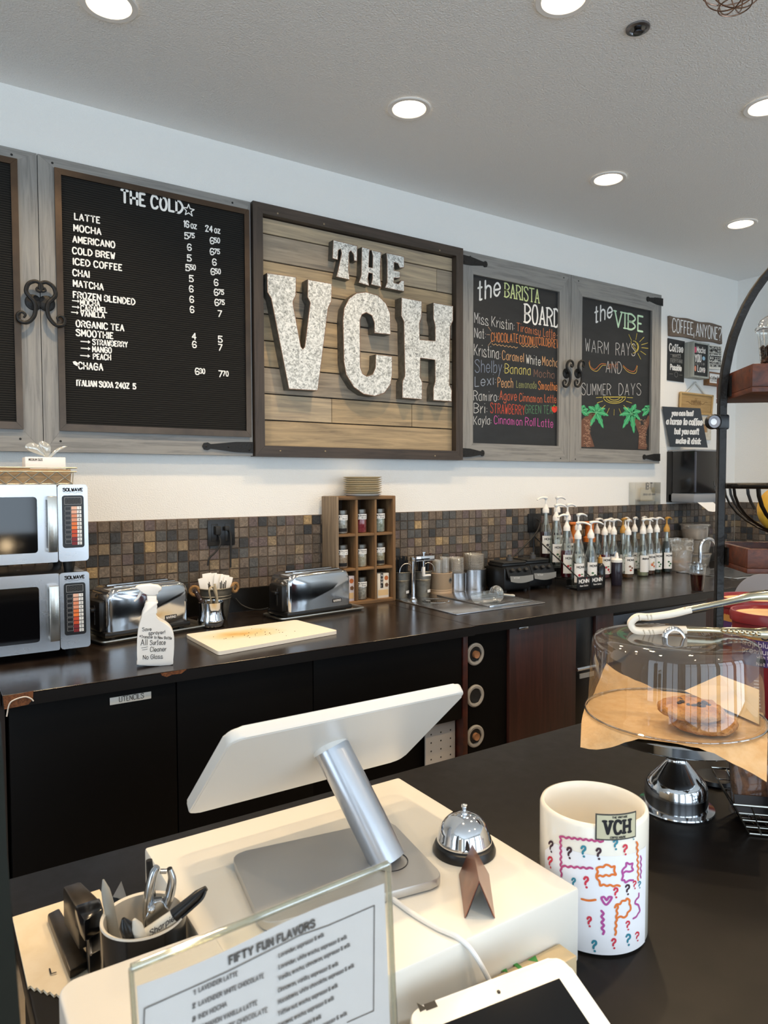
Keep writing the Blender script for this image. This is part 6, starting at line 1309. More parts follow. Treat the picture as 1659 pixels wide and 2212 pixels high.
for x, y, c, s in ((920, 495, DKm, 1), (1037, 535, DKm, 1), (1128, 525, TLm, 1), (1225, 540, DKm, 1), (1333, 482, TLm, .9), (1395, 515, RDm, .9), (915, 595, RDm, 1), (1065, 725, TLm, .8), (1145, 722, RDm, 1), (1335, 790, RDm, .9), (1410, 770, DKm, .9), (1455, 740, RDm, .7), (1486, 740, TLm, .6), (1165, 975, RDm, .9), (1412, 1000, RDm, .8), (1197, 1130, TLm, 1), (1322, 1115, RDm, .9), (1415, 1090, TLm, 1), (1472, 1070, RDm, .8), (1447, 430, TLm, .6)):
    kdraw('question_mark', [[(x-14*s, y-14*s), (x-6*s, y-26*s), (x+8*s, y-24*s), (x+10*s, y-8*s), (x-4*s, y+6*s), (x-6*s, y+20*s)], [(x+2*s, y+38*s)]], c, .0026*s+.0004)
mg = [kuv(1203, 300), kuv(1462, 272), kuv(1462, 420), kuv(1212, 452)]; mu0, mu1, mz0_, mz1_ = mg[0][0], mg[1][0], (mg[3][1]+mg[2][1])/2-.002, (mg[0][1]+mg[1][1])/2+.002
b = MB().grid(lambda u, v: (mu0+(mu1-mu0)*u, -.0006, mz0_+(mz1_-mz0_)*v), 12, 3); wrap(b, RW); mgo = obj('magnet_plate', b, mat('magnet_border', '3c3a35', .5), t, 60)
b = MB().grid(lambda u, v: (mu0+.002+(mu1-mu0-.004)*u, -.001, mz0_+.002+(mz1_-mz0_-.004)*v), 12, 3); wrap(b, RW); obj('magnet_face', b, mat('magnet_cream', 'c3bd9f', .5), mgo, 60)
b = MB(); mw_, mh_ = mu1-mu0, mz1_-mz0_
def slab2(b, s, x, z, w, h, st):
    O = Vector((x, -.0012, z)); text(b, s, O, UX, UZ, w, h, st, lift=.0002, gap=2.2); kx = w/text_width(s, 2.2); xx = 0
    for c in s:
        wd_, stt = GL[c]
        for cur, pts in stt:
            for p in (pts[0], pts[-1]):
                if p[1] in (2, 8) and not cur: ribbon(b, [((xx+p[0]-1)*kx, (p[1]-2)*h/6), ((xx+p[0]+1)*kx, (p[1]-2)*h/6)], st*.8, O, UX, UZ, Vector((0, -1, 0)), .0002)
        xx += wd_+2.2
slab2(b, 'VCH', mu0+.2*mw_, mz0_+.27*mh_, .6*mw_, .46*mh_, .0042); text(b, 'THE VINTAGE', (mu0+.37*mw_, -.0012, mz0_+.84*mh_), UX, UZ, .36*mw_, .07*mh_, .0007, lift=.0002); text(b, 'COFFEE HOUSE', (mu0+.33*mw_, -.0012, mz0_+.08*mh_), UX, UZ, .36*mw_, .07*mh_, .0007, lift=.0002); wrap(b, RW); obj('magnet_lettering', b, m_ink, mgo, 0)
b = MB(); q = kuv(822, 592); disc(b, q[0], q[1], .012, .009, n=16); wrap(b, RW+.001); obj('brown_sticker', b, mat('brown_sticker', '5a4434', .6), t, 0)
# ---------------------------------------------------------------- cake stand
SX, SY = 1.25, -2.55; PZ = 1.097
t = thing('cake_stand', 'polished steel cake stand on the service counter right of the crock', 'cake stand', (SX, SY, FC))
obj('pedestal', MB().lathe([(0, .001), (.0715, 0), (.0725, .002), (.0715, .0045), (.06, .006), (.0595, .012), (.0598, .03), (.06, .032), (.0595, .034), (.0585, .046), (.054, .056), (.046, .064), (.034, .078), (.022, .093), (.0185, .099), (.0185, .101), (.021, .109), (.029, .124), (.034, .15), (0, .15)], n=64), m_steelp, t, 40)
obj('plate', MB().lathe([(0, .15), (.08, .15), (.15, .155), (.162, .157), (.166, .16), (.167, .176), (.164, .179), (.16, .1785), (0, .1785)], n=96), m_steelp, t, 40)
m_parch = mat('parchment', 'cfae84', .78, var='c49f70', vscale=35, bump=.3, bscale=60, trans=0)
DXc, DYc, DR = 1.247, -2.542, .1635
def parch(u, v):
    ph = 2*PI*u; c = ((math.cos(ph-PSI), math.sin(ph-PSI))); sq = .166/max(abs(c[0]), abs(c[1])); sq = min(sq, .25); r = sq*v
    r0 = .1685; over = max(0, r-r0); nz = noise.noise((3*math.cos(ph), 3*math.sin(ph), 1.7))
    if over: k_ = CW(ph); drop = over*(k_+.45*math.sin(6*ph+1)*(k_ > 0)+.4*nz); r = r0+over*(1.05-.38*abs(k_))
    else: drop = 0
    z = PZ+.0008-drop+.0012*noise.noise((r*30*math.cos(ph), r*30*math.sin(ph), 4))*(1 if r > .03 else 0)+.0012
    return (DXc+r*math.cos(ph), DYc+r*math.sin(ph), z if not over else z+.004*noise.noise((9*math.cos(ph), 9*math.sin(ph), 2.)))
PSI = math.radians(30)
def CW(ph):
    s = [(1.0, 165), (.35, 255), (.55, 345), (-.8, 75)]; w = [(max(0, math.cos((ph-math.radians(a))))**2, k) for k, a in s]; return sum(a*k for a, k in w)/max(1e-6, sum(a for a, k in w))
b = MB().grid(parch, 96, 30, True); bmesh.ops.remove_doubles(b.bm, verts=b.bm.verts, dist=1e-5)
t = solo('parchment_sheet', b, m_parch, 'tan parchment sheet draped over the cake stand plate', 'baking paper', (DXc, DYc, PZ), smooth=70)
rt_ = Vector((rt.x, rt.y, 0)).normalized(); fwd = Vector((fw.x, fw.y, 0)).normalized()
b = MB(); fz = PZ+.003; o = Vector((DXc, DYc, 0))
def q3(px, py, yy): return aty(px, py, yy)
b.poly([atz(1482, 1494, fz+.008), atz(1640, 1565, fz+.004), aty(1555, 1458, DYc+.02)]); b.poly([atz(1482, 1494, fz+.008)+Vector((.002, .006, 0)), aty(1555, 1458, DYc+.02), aty(1640, 1490, DYc-.03), atz(1640, 1565, fz+.004)])
obj('folded_corner', b, mat('pale_parchment', 'd9bf98', .7), t, 0, world=True)
t = thing('cake_dome', 'clear plastic dome cover over the cookies on the cake stand', 'cake dome', (DXc, DYc, PZ+.004)); HD = .152
obj('cover', MB().lathe([(DR+.006, 0), (DR+.006, .002), (DR, .003), (DR-.006, HD-.02), (DR-.0085, HD-.008), (DR-.014, HD), (DR-.03, HD+.0035), (.1, HD+.004), (.07, HD+.001), (0, HD+.002)], n=96), thin('dome_plastic', 'f6f4ef', .09, .015, .012), t, 60)
obj('lower_rim', MB().tube([((DR+.005)*math.cos(2*PI*k/96), (DR+.005)*math.sin(2*PI*k/96), .002) for k in range(96)], .0018, 6, closed=True), thin('rim_plastic', 'd8d4cc', .3, .03), t, 60)
b = MB(); HP = [(-.03, 0, HD+.002), (-.026, 0, HD+.012), (-.012, 0, HD+.021), (.0, 0, HD+.023), (.014, 0, HD+.02), (.028, 0, HD+.01), (.034, 0, HD+.002)]
b.tube(bez([Vector((p[0]*rt_.x, p[0]*rt_.y, p[2])) for p in [(q[0]*.62, q[1], HD+.002+(q[2]-HD-.002)*.85) for q in HP]], 5), .0042, 10, sx=1.5, sy=.7); obj('handle', b, m_chrome, t, 60)
# cookies
m_cook = mat('cookie', 'cf9a62', .95, var='a8723f', vscale=45, bump=.9, bscale=110, spec=.05)
for k, (px, py, z, lb) in enumerate(((1518, 1560, PZ+.0035, 'lower chocolate chip cookie on the parchment under the dome'), (1492, 1532, PZ+.0275, 'upper chocolate chip cookie resting on the other one under the dome'))):
    c = atz(px, py, z+.012); t = thing('chocolate_chip_cookie', lb, 'cookie', (c.x, c.y, z), .7*k)
    def ck(u, v, k=k):
        a = 2*PI*u; r = .059*(1+.05*noise.noise((2*math.cos(a), 2*math.sin(a), k*5.))); s = math.sin(PI*v); pr_ = [0, 1][0]
        rr_ = r*(math.sin(PI*min(1, max(0, v)))**.45); zz = .0125+.013*(-math.cos(PI*v)); rr_ *= 1+.05*noise.noise((7*math.cos(a), 7*math.sin(a), v*6+k)); zz += .006*noise.noise((rr_*60*math.cos(a), rr_*60*math.sin(a), 3+k))*(v > .5)
        return (rr_*math.cos(a), rr_*math.sin(a), max(0, zz))
    b = MB().grid(ck, 48, 24, True); bmesh.ops.remove_doubles(b.bm, verts=b.bm.verts, dist=1e-5); obj('cookie', b, m_cook, t, 70)
    rr = random.Random(k+5); b = MB()
    for i in range(22): a = rr.uniform(0, 2*PI); s = rr.uniform(.3, 1); b.ball((.052*s*math.cos(a), .052*s*math.sin(a), .0262-.0125*s*s*s), rr.uniform(.003, .006), None, .0028, 8, 6, .3)
    o = obj('chocolate_chips', b, mat('chocolate', '2e1810', .45), t, 60); o['kind'] = 'stuff'
# serving tongs lying on the dome
zt = PZ+.004+HD+.006; a_, c_ = atz(1366, 1362, zt), atz(1650, 1372, zt); U = (c_-a_).normalized(); tp = Pl(a_, U, (0, 0, 1))
t = thing('serving_tongs', 'steel serving tongs with white grips lying across the cake dome', 'tongs', a_)
def tu(px, py, n=0.): u, v = tp.uv(px, py); return tp.at(u, max(v, -.004), n)
b = MB(); P = [tu(*q) for q in ((1492, 1316), (1450, 1326), (1405, 1332), (1378, 1332), (1364, 1342), (1362, 1352), (1372, 1362), (1400, 1364), (1440, 1361), (1482, 1361))]
Q = bez(P, 6); b.tube(Q, .0085, 12, sx=1.05, sy=.5) if False else None
def strip(b, Q, w, th, wf=None):
    """flat band following Q in the tongs' plane, w wide across it"""
    rows = []
    for i, p in enumerate(Q):
        d = (Q[min(i+1, len(Q)-1)]-Q[max(i-1, 0)]).normalized(); n = tp.N.cross(d).normalized(); ww = w*(wf(i/(len(Q)-1)) if wf else 1)
        rows.append([b.bm.verts.new(p+tp.N*ww*s+n*(th*(wf(i/(len(Q)-1))**1.5 if wf else 1)*e)) for s, e in ((-.5, 0), (-.42, .5), (0, .8), (.42, .5), (.5, 0), (.42, -.5), (0, -.25), (-.42, -.5))])
    for A, B in zip(rows, rows[1:]):
        for i in range(8): b.face([A[i], A[(i+1) % 8], B[(i+1) % 8], B[i]])
    b.face(rows[0]); b.face(rows[-1][::-1]); return b
b = strip(MB(), Q, .022, .0105); obj('silicone_grip', b, mat('white_silicone', 'e9e2d4', .4), t, 60, world=True)
b = MB()
for (x0, y0), (x1, y1) in (((1378, 1326), (1382, 1338)), ((1396, 1325), (1400, 1337)), ((1404, 1325), (1408, 1337)), ((1388, 1358), (1392, 1370)), ((1400, 1358), (1404, 1370)), ((1408, 1358), (1412, 1370))): b.tube([tu(x0, y0, .0105), tu(x1, y1, .0105)], .0014, 6)
obj('grip_ridges', b, mat('silicone_ridge', 'cfc6b5', .45), t, 60, world=True)
m_tongm = mat('warm_steel', 'c2bda8', .16, 1.)
Qa = bez([tu(*q) for q in ((1480, 1319), (1530, 1309), (1580, 1299), (1625, 1289), (1665, 1287), (1700, 1292))], 6); strip_w = lambda s: .9+.9*max(0, s-.35)
b = strip(MB(), Qa, .02, .0105, strip_w); arm = obj('upper_arm', b, m_tongm, t, 60, world=True)
b = MB().tube([tu(1486, 1319, .008), tu(1560, 1304, .008), tu(1618, 1291, .009)], .0022, 6); obj('arm_groove', b, m_dchrome, arm, 60, world=True)
Qb = bez([tu(*q) for q in ((1478, 1360), (1520, 1361), (1552, 1362), (1590, 1364), (1630, 1368), (1656, 1369))], 6)
b = strip(MB(), Qb, .018, .009, strip_w); arm = obj('lower_arm', b, m_tongm, t, 60, world=True)
b = MB()
for k in range(7): p = tu(1560+k*12, 1359+k*1.2, .014); b.ball(p, .006, .006, .004, 10, 6)
obj('scalloped_edge', b, m_tongm, arm, 60, world=True)
# ---------------------------------------------------------------- banana bread basket
N0 = Vector((1.207, -2.695, .985)); e1, e2 = Vector((.71, .704, 0)), Vector((.704, -.71, 0)); L1, L2 = .17, .26; ins = .036; zb = FC+.004
t = thing('bread_basket', 'chrome wire basket of wrapped banana bread at the right picture edge', 'basket', (N0.x+.1, N0.y, FC))
def bp(a, c, s): i = ins*(1-s); return Vector((N0.x, N0.y, 0))+e1*(i+a*(L1-2*i))+e2*(i+c*(L2-2*i))+Vector((0, 0, zb+(N0.z-zb)*s))
b = MB(); wr = .0014
for s, r_ in ((1, .0024), (.72, wr), (.48, wr), (.24, wr), (0, .0022)): b.tube([bp(0, 0, s), bp(1, 0, s), bp(1, 1, s), bp(0, 1, s)], r_, 6, closed=True)
for k in range(1, 9): b.tube([bp(0, k/9, 1), bp(0, k/9, 0), bp(1, k/9, 0), bp(1, k/9, 1)], wr, 6)
for k in range(1, 6): b.tube([bp(k/6, 0, 1), bp(k/6, 0, 0), bp(k/6, 1, 0), bp(k/6, 1, 1)], wr, 6)
for a, c in ((0, 0), (1, 0), (0, 1), (1, 1)): b.tube([bp(a, c, 0), bp(a, c, 1)], .002, 6)
obj('wire_frame', b, mat('basket_wire', 'a9a69e', .18, 1.), t, 60, world=True)
m_loaf = mat('banana_loaf', '8a5a34', .8, var='4a2c18', vscale=50, bump=.6, bscale=80); m_film = thin('cling_film', 'f6f7f9', .05, .06, .01)
for k, (a, c, h, tl, lb) in enumerate(((.72, .2, .1, .3, 'wrapped banana bread slice at the left end of the wire basket'), (.14, .5, .09, .3, 'wrapped banana bread slice with a dark BANANA label in the wire basket'), (.78, .78, .1, .25, 'wrapped banana bread slice at the back of the wire basket'))):
    o_ = bp(a, c, 0)+Vector((0, 0, .006)); rz = math.atan2(e2.y, e2.x)
    tt = thing('banana_bread', lb, 'banana bread', o_, rz); Mx = Matrix.Rotation(-tl, 4, 'X')
    obj('loaf_slice', MB().box(-.048, .048, -.016, .016, .0, h, .01, mx=Mx, seg=3), m_loaf, tt, 60)
    obj('film', MB().grid(lambda u, v: tuple(Mx @ Vector(((.054+.004*noise.noise((u*9, v*5, k)))*math.copysign(abs(math.cos(2*PI*u))**.5, math.cos(2*PI*u)), (.022+.005*noise.noise((u*7, v*6, k+3)))*math.copysign(abs(math.sin(2*PI*u))**.5, math.sin(2*PI*u)), -.0+(h+.02)*v))), 28, 7, True), m_film, tt, 50)
    lp = obj('label', MB().box(-.05, .05, -.0285, -.0275, .004, .036, mx=Mx), mat('dark_label', '1c1210', .5), tt) if k < 2 else None
    if k == 1:
        b = MB(); text(b, 'BANANA BREAD', (-.046, -.029, .017), UX, UZ, .09, .011, .0022, lift=.0003); text(b, 'CHOCOLATE', (-.02, -.029, .034), UX, UZ, .06, .009, .0018, lift=.0003)
        bmesh.ops.transform(b.bm, matrix=Mx, verts=b.bm.verts); obj('label_lettering', b, m_wpl, lp, 0)
cable([atz(1521, 1690, FC+.004), aty(1526, 1675, -2.46), aty(1542, 1663, -2.45), aty(1560, 1661, -2.46), atz(1580, 1668, FC+.03)], 'white cable looping behind the wire bread basket', .0035)
p = atz(1545, 1702, FC); solo('round_coaster', MB().lathe([(0, 0), (.04, 0), (.042, .004), (.04, .012), (.03, .014), (0, .01)], (p.x+.03, p.y+.02, FC), 36), m_black, 'round black disc base standing behind the bread basket', 'stand base', (p.x+.03, p.y+.02, FC))
# ---------------------------------------------------------------- iron rack
rp = Vector((1.698, -2.359, 0)); d1, d2 = Vector((.643, .766, 0)), Vector((.766, -.643, 0)); HWD = .243
m_irn = mat('dark_iron', '17130f', .38, .4, bump=.2, bscale=60); wt = wood('red_brown_tray', ['2e140a', '4d220f', '65321a'], 0, .45, .8)
t = thing('iron_rack', 'tall dark iron arched rack with wooden trays and a wire bowl at the right', 'rack', rp+d2*HWD+Vector((0, 0, FC)))
arch = [rp+Vector((0, 0, FC)), rp+Vector((0, 0, 1.3)), rp+Vector((0, 0, 1.754))]+[rp+d2*(HWD-HWD*math.cos(a))+Vector((0, 0, 1.754+.398*math.sin(a))) for a in [PI*k/28 for k in range(1, 28)]]+[rp+d2*2*HWD+Vector((0, 0, z)) for z in (1.754, 1.3, FC)]
Q = []
for i, p in enumerate(arch):
    dd = (arch[min(i+1, len(arch)-1)]-arch[max(i-1, 0)]).normalized(); nn = dd.cross(d1).normalized()
    Q.append([(p+nn*.0098*s+d1*.0098*e) for s, e in ((-1, -.75), (-.75, -1), (.75, -1), (1, -.75), (1, .75), (.75, 1), (-.75, 1), (-1, .75))])
b = MB(); rows = [[b.bm.verts.new(v) for v in q] for q in Q]
for A, B in zip(rows, rows[1:]):
    for i in range(8): b.face([A[i], A[(i+1) % 8], B[(i+1) % 8], B[i]])
b.face(rows[0]); b.face(rows[-1][::-1]); obj('arch_frame', b, m_irn, t, 40, world=True)
rzt = math.atan2(d2.y, d2.x); LT = Matrix.Translation(rp) @ Matrix.Rotation(rzt, 4, 'Z')     # local x along d2, y along d1
def wtray(z0, z1, ya, yb):
    x0, x1 = .0145, 2*HWD-.0145; w = .014
    sub = obj('tray', MB().box(x0, x1, ya, yb, z0, z0+.012, .001, mx=LT), wt, t, world=True)
    for q in ((x0, x1, ya, ya+w), (x0, x1, yb-w, yb), (x0, x0+w, ya+w, yb-w), (x1-w, x1, ya+w, yb-w)): obj('tray_side', MB().box(q[0], q[1], q[2], q[3], z0+.0122, z1, .002, mx=LT), wt, sub, world=True)
    obj('bracket', MB().box(.0112, .0145, -.024, .034, z0+.006, z1-.008, mx=LT), m_irn, sub, world=True)
wtray(1.770, 1.835, -.152, .088); wtray(1.348, 1.406, -.143, .075)
Cb = rp+d2*HWD; b = MB(); RB = .222; zr_ = 1.553
b.tube([(Cb.x+RB*math.cos(2*PI*k/48), Cb.y+RB*math.sin(2*PI*k/48), zr_) for k in range(48)], .009, 8, closed=True, sx=1, sy=.8); bowl = obj('bowl_ring', b, m_irn, t, 60, world=True)
b = MB()
for k in range(16):
    a = 2*PI*k/16+.2; b.tube([(Cb.x+RB*math.sin(s)*math.cos(a), Cb.y+RB*math.sin(s)*math.sin(a), zr_-.14*math.cos(s)) for s in [PI/2*i/9 for i in range(1, 10)]], .005, 6, sx=1.3, sy=.6)
b.lathe([(0, 0), (.03, 0), (.03, .005), (0, .005)], (Cb.x, Cb.y, zr_-.142), 20); obj('bowl_ribs', b, m_irn, bowl, 60, world=True)
fp = rp+d2*.14-d1*.012+Vector((0, 0, 1.494)); b = MB().ball(fp, .056, .052, .06, 24, 16, .03); solo('lemon', b, mat('yellow_fruit', 'e0b23c', .45, var='c8952c', vscale=20), 'yellow fruit lying in the iron wire bowl', 'fruit', (fp.x, fp.y, fp.z-.06), smooth=70)
# cup of coffee beans on the upper tray
cp = rp+d2*.098-d1*.09+Vector((0, 0, 1.7825)); t = thing('coffee_bean_cup', 'clear plastic cup of coffee beans with domed lid on the upper wooden tray', 'cup', cp)
obj('cup', MB().lathe([(0, .002), (.033, 0), (.035, .004), (.0475, .138), (.05, .14)], n=40), m_clear, t, 60)
b = MB(); rr = random.Random(11)
for i in range(300):
    a = rr.uniform(0, 2*PI); h = rr.uniform(.006, .1); R_ = .0325+.0115*h/.138-.0035
    b.ball((R_*math.cos(a), R_*math.sin(a), h), .0062, .004, .0045, 8, 6, mx=Matrix.Rotation(rr.uniform(0, PI), 3, 'X') @ Matrix.Rotation(a, 3, 'Z'))
b.lathe([(0, .004), (.028, .004), (.037, .1), (0, .1)], n=24); o = obj('coffee_beans', b, mat('roasted_beans', '2b1a12', .35, var='40281a', vscale=90), t, 60); o['kind'] = 'stuff'
obj('label', wrap(patch(MB(), .05, .088, .125), .0472, -.75), m_paper, t, 60)
obj('domed_lid', MB().lathe([(.05, .138), (.0535, .14), (.0535, .146), (.049, .15), (.047, .156), (.045, .163), (.034, .172), (.018, .176), (.014, .172), (0, .172)], n=40), thin('lid_clear', 'eeeeea', .35, .04, .08), t, 60)
# clip light on the post
cz = aty(1560, 912, rp.y).z; t = thing('clip_light', 'small black clip with a grey ring clamped to the iron rack post', 'clip', rp+Vector((0, 0, cz-.02)))
vN = Vector((CAM.x-rp.x, CAM.y-rp.y, 0)).normalized(); cc = rp-rt_*.021+vN*.012+Vector((0, 0, cz)); MX = Matrix.Translation(cc) @ vN.to_track_quat('Z', 'Y').to_matrix().to_4x4() @ Matrix.Rotation(.5, 4, 'Y')
obj('ring', MB().lathe([(.0185, -.008), (.0185, .006), (.0165, .008), (.0155, .006)], n=32, mx=MX), m_black, t, 60, world=True); obj('ring_face', MB().lathe([(.016, .005), (.012, .006), (.008, .002)], n=32, mx=MX), mat('grey_ring', '8e8d93', .4), t, 60, world=True); obj('lens', MB().lathe([(.008, .002), (0, .003)], n=24, mx=MX), m_wpl, t, 60, world=True)
obj('clamp', MB().box(-.013, .0155, -.0115, .0115, cz-.019, cz+.019, .005, mx=Matrix.Translation(rp) @ Matrix.Rotation(math.atan2(rt_.y, rt_.x), 4, 'Z')), m_black, t, world=True)
# ---------------------------------------------------------------- oat tubs and grey disc
m_red = mat('red_plastic', '7d2126', .3, var='8c2a2c', vscale=6)
def oats(x, y, h, R_, label, tilt=-.45):
    t = thing('oats_tub', label, 'tub', (x, y, FC))
    obj('tub', MB().lathe([(0, .003), (R_-.014, 0), (R_-.012, .004), (R_-.006, h-.03), (R_-.006, h-.025), (0, h-.022)], n=56), m_red, t, 60)
    obj('lid', MB().lathe([(R_-.005, h-.03), (R_, h-.028), (R_+.001, h-.008), (R_-.002, h), (R_-.007, h), (R_-.009, h-.008), (R_-.012, h-.01)], n=56), m_red, t, 60); obj('lid_sticker', MB().lathe([(R_-.012, h-.0102), (0, h-.0095)], n=56), mat('cream_lid', 'dcb98a', .5, var='cfa878', vscale=14), t, 60)
    rl = R_-.0072
    lb = obj('label', wrap(MB().grid(lambda u, v: ((u-.5)*.34, -.0004, h*.5+h*.36*v), 30, 2), rl, tilt), mat('purple_label', '4b2f63', .5), t, 60)
    obj('label_band', wrap(MB().grid(lambda u, v: ((u-.5)*.3, -.0007, h*.755+h*.1*v), 30, 2), rl, tilt), mat('gold_label', 'b98648', .5), t, 60)
    b = MB(); text(b, 'OATS', (-.06, -.001, h*.77), UX, UZ, .1, .02, .004, lift=.0003); wrap(b, rl, tilt); obj('label_lettering', b, m_ink, t, 0)
    b = MB(); text(b, 'moji blueberry', (-.11, -.0008, h*.69), UX, UZ, .13, .014, .0022, lift=.0003); text(b, 'premium oats', (-.11, -.0008, h*.625), UX, UZ, .13, .014, .0022, lift=.0003); text(b, 'with 9g protein', (-.07, -.0008, h*.585), UX, UZ, .08, .007, .0016, lift=.0003); text(b, 'Net Wt. 2.0 lb', (-.07, -.0008, h*.515), UX, UZ, .08, .008, .0016, lift=.0003)
    for k in range(9): z = h*(.36-.032*k); ribbon(b, [(-.075, z), (.0, z)], .0032, Vector((0, -.0008, 0)), UX, UZ, Vector((0, -1, 0)), .0003)
    wrap(b, rl, tilt); obj('printed_text', b, mat('pale_print', 'd8c4c4', .6), t, 0)
    b = MB(); disc(b, -.06, h*.555, .012, n=16); wrap(b, rl+.0002, tilt); obj('berry_print', b, m_ink, t, 0)
oats(2.0, -2.325, .285, .1, 'red oats tub with purple label, front of the pair behind the cake dome', -.62); oats(2.155, -2.19, .293, .1, 'red oats tub, back of the pair behind the cake dome', -.5)
p = aty(1652, 1300, -2.12); R_ = .094; mxd = Matrix.Translation((p.x, p.y, p.z)) @ Vector((CAM.x-p.x, CAM.y-p.y, .1)).to_track_quat('Z', 'Y').to_matrix().to_4x4()
t = thing('round_placard', 'round plain grey disc on a stand behind the red oats tubs', 'placard', (p.x, p.y, FC)); obj('disc', MB().lathe([(0, 0), (R_, 0), (R_, .006), (0, .006)], n=56, mx=mxd), mat('grey_card', '8c8b8e', .7), t, 40, world=True)
obj('stem', MB().tube([(p.x+.0, p.y+.012, FC+.006), (p.x, p.y+.008, p.z)], .006, 10), m_black, t, world=True); obj('base', MB().lathe([(0, 0), (.0016*10, 0), (.014, .006), (0, .006)], (p.x, p.y+.0, FC), 24), m_black, t, world=True)
# ---------------------------------------------------------------- bottom left: bag, stapler, mug, printer
b = MB(); P = [atz(27, 1985, FC+.001), atz(215, 1925, FC+.001), atz(330, 2160, FC+.001), atz(122, 2175, FC+.001)]
P[3] = atz(60, 2135, FC+.001); nzg = 26; E = [P[3].lerp(atz(250, 2195, FC+.001), k/nzg) for k in range(nzg+1)]
E = [e+Vector((0, .004 if k % 2 else -.002, 0)) for k, e in enumerate(E)]
pts = [P[0], P[1], atz(330, 2120, FC+.001)]+E[::-1]
b.prism([(q.x, q.y) for q in pts][::-1] if False else [(q.x, q.y) for q in pts], (0, 0, FC+.004), (1, 0, 0), (0, 1, 0), .0035)
t = solo('paper_bag', b, mat('bag_paper', 'dccdb4', .8, var='d2c0a2', vscale=18), 'flat tan paper bag under the stapler at the lower left', 'paper bag', (.15, -2.35, FC))
q = atz(110, 2105, FC+.005); b = MB(); text(b, 'L', (q.x, q.y, q.z), (1, -.1, 0), (0, 1, 0), .006, .012, .002); obj('marker_stroke', b, m_ink, t, 0, world=True)
b = MB(); P = [atz(243, 1938, FC+.006), aty(262, 1903, -2.3), atz(276, 1945, FC+.006), atz(262, 1990, FC+.006), atz(235, 1990, FC+.006)]; b.poly(P); bmesh.ops.solidify(b.bm, geom=b.bm.faces[:], thickness=.0006); solo('receipt_slip', b, m_paper, 'white paper slip standing up behind the pen mug', 'paper slip', P[0])
# stapler
Sst = Vector((.15, -2.33, FC+.0045)); t = thing('stapler', 'black metal desk stapler with a worn finish beside the pen mug', 'stapler', Sst, math.radians(-3)); m_st = mat('worn_black_metal', '2a241d', .32, .4, var='3a3228', vscale=40)
def blk(name, px, z, dep, m, bev=.003, par=None):
    P = [atz(q[0], q[1], z) for q in px]; a = sum(P[k].x*P[(k+1) % len(P)].y-P[(k+1) % len(P)].x*P[k].y for k in range(len(P)))
    if a < 0: P = P[::-1]
    b = MB().prism([(p.x, p.y) for p in P], (0, 0, z), (1, 0, 0), (0, 1, 0), dep)
    bmesh.ops.bevel(b.bm, geom=b.bm.edges[:], offset=bev, segments=2, affect='EDGES', profile=.5, clamp_overlap=True); return obj(name, b, m, par or t, 40, world=True)
blk('base', ((102, 1973), (128, 1960), (196, 2070), (150, 2098)), FC+.017, .0125, m_st)
blk('arm', ((135, 1914), (174, 1902), (222, 1948), (168, 1968)), FC+.082, .055, m_st, .004)
blk('cap', ((160, 1955), (216, 1936), (224, 1962), (182, 1990)), FC+.088, .03, mat('glossy_black', '0e0f12', .15), .004)
blk('magazine', ((184, 1990), (222, 1978), (220, 2050), (192, 2064)), FC+.052, .048, m_black)
blk('staple_channel', ((188, 1996), (192, 1994), (199, 2058), (195, 2061)), FC+.0535, .003, m_steel, .0005)
# pen mug
MX_, MY_, MZ, MR = .2135, -2.537, 1.0415, .0495
t = thing('pen_mug', 'black mug with white inside holding pens and a hole punch', 'mug', (MX_, MY_, FC)); h = MZ-FC
obj('mug', MB().lathe([(0, .003), (MR-.004, 0), (MR, .004), (MR, h-.001)], n=56), mat('black_ceramic', '121214', .15), t, 60)
obj('white_lining', MB().lathe([(MR, h-.001), (MR-.0005, h+.0015), (MR-.004, h), (MR-.0045, h-.01), (MR-.005, .01), (0, .01)], n=56), mat('white_glaze', 'e8e0d2', .2), t, 60)
vM = Vector((CAM.x-MX_, CAM.y-MY_, 0)).normalized(); mU = Vector((0, 0, 1)).cross(vM).normalized()
def mp(px, py, n): q = Pl(Vector((MX_, MY_, FC))+vM*n, mU, (0, 0, 1)); return q.at(*q.uv(px, py))
def pen(name, label, cat, segs, col, n, floor=True, text_=None):
    """segs: list of ((px,py) start, (px,py) end, radii, material) along one axis"""
    a = mp(*segs[0][0], n); t = None
    last = mp(*segs[-1][1], n); dirn = (last-a).normalized(); foot = last+dirn*max(0, (last.z-FC-.02)/max(.2, -dirn.z))
    t = thing(name, label, cat, (foot.x, foot.y, FC+.012))
    for nm, p0, p1, rr_, m in [(s[4], mp(*s[0], n), mp(*s[1], n), s[2], s[3]) for s in segs]:
        k = len(rr_); Q = [p0.lerp(p1, i/(k-1)) for i in range(k)]
        obj(nm, MB().tube(Q, rr_, 16), m, t, 50, world=True)
    q0 = mp(*segs[-1][1], n); Q = [q0, q0+dirn*min(.06 if abs(dirn.z) > .8 else .006, max(.01, (q0.z-FC-.015)/max(.3, -dirn.z)))]; obj('barrel', MB().tube(Q, segs[-1][2][-1], 12), segs[-1][3], t, 50, world=True)
    return t
m_gm = mat('grey_marker', 'a5a39a', .45); m_wm = mat('white_marker', 'cfccc2', .4); m_bm = mat('black_marker', '131314', .3)
pen('marker', 'grey marker leaning left in the pen mug', 'marker', [((223, 1900), (247, 2015), [.001, .005, .0062, .0062, .0062, .006], m_gm, 'cap')], None, -.018)
pen('marker', 'black capped marker upright in front of the pen mug', 'marker', [((266, 1984), (283, 2030), [.002, .0075, .0078, .0078], m_bm, 'cap')], None, .034)
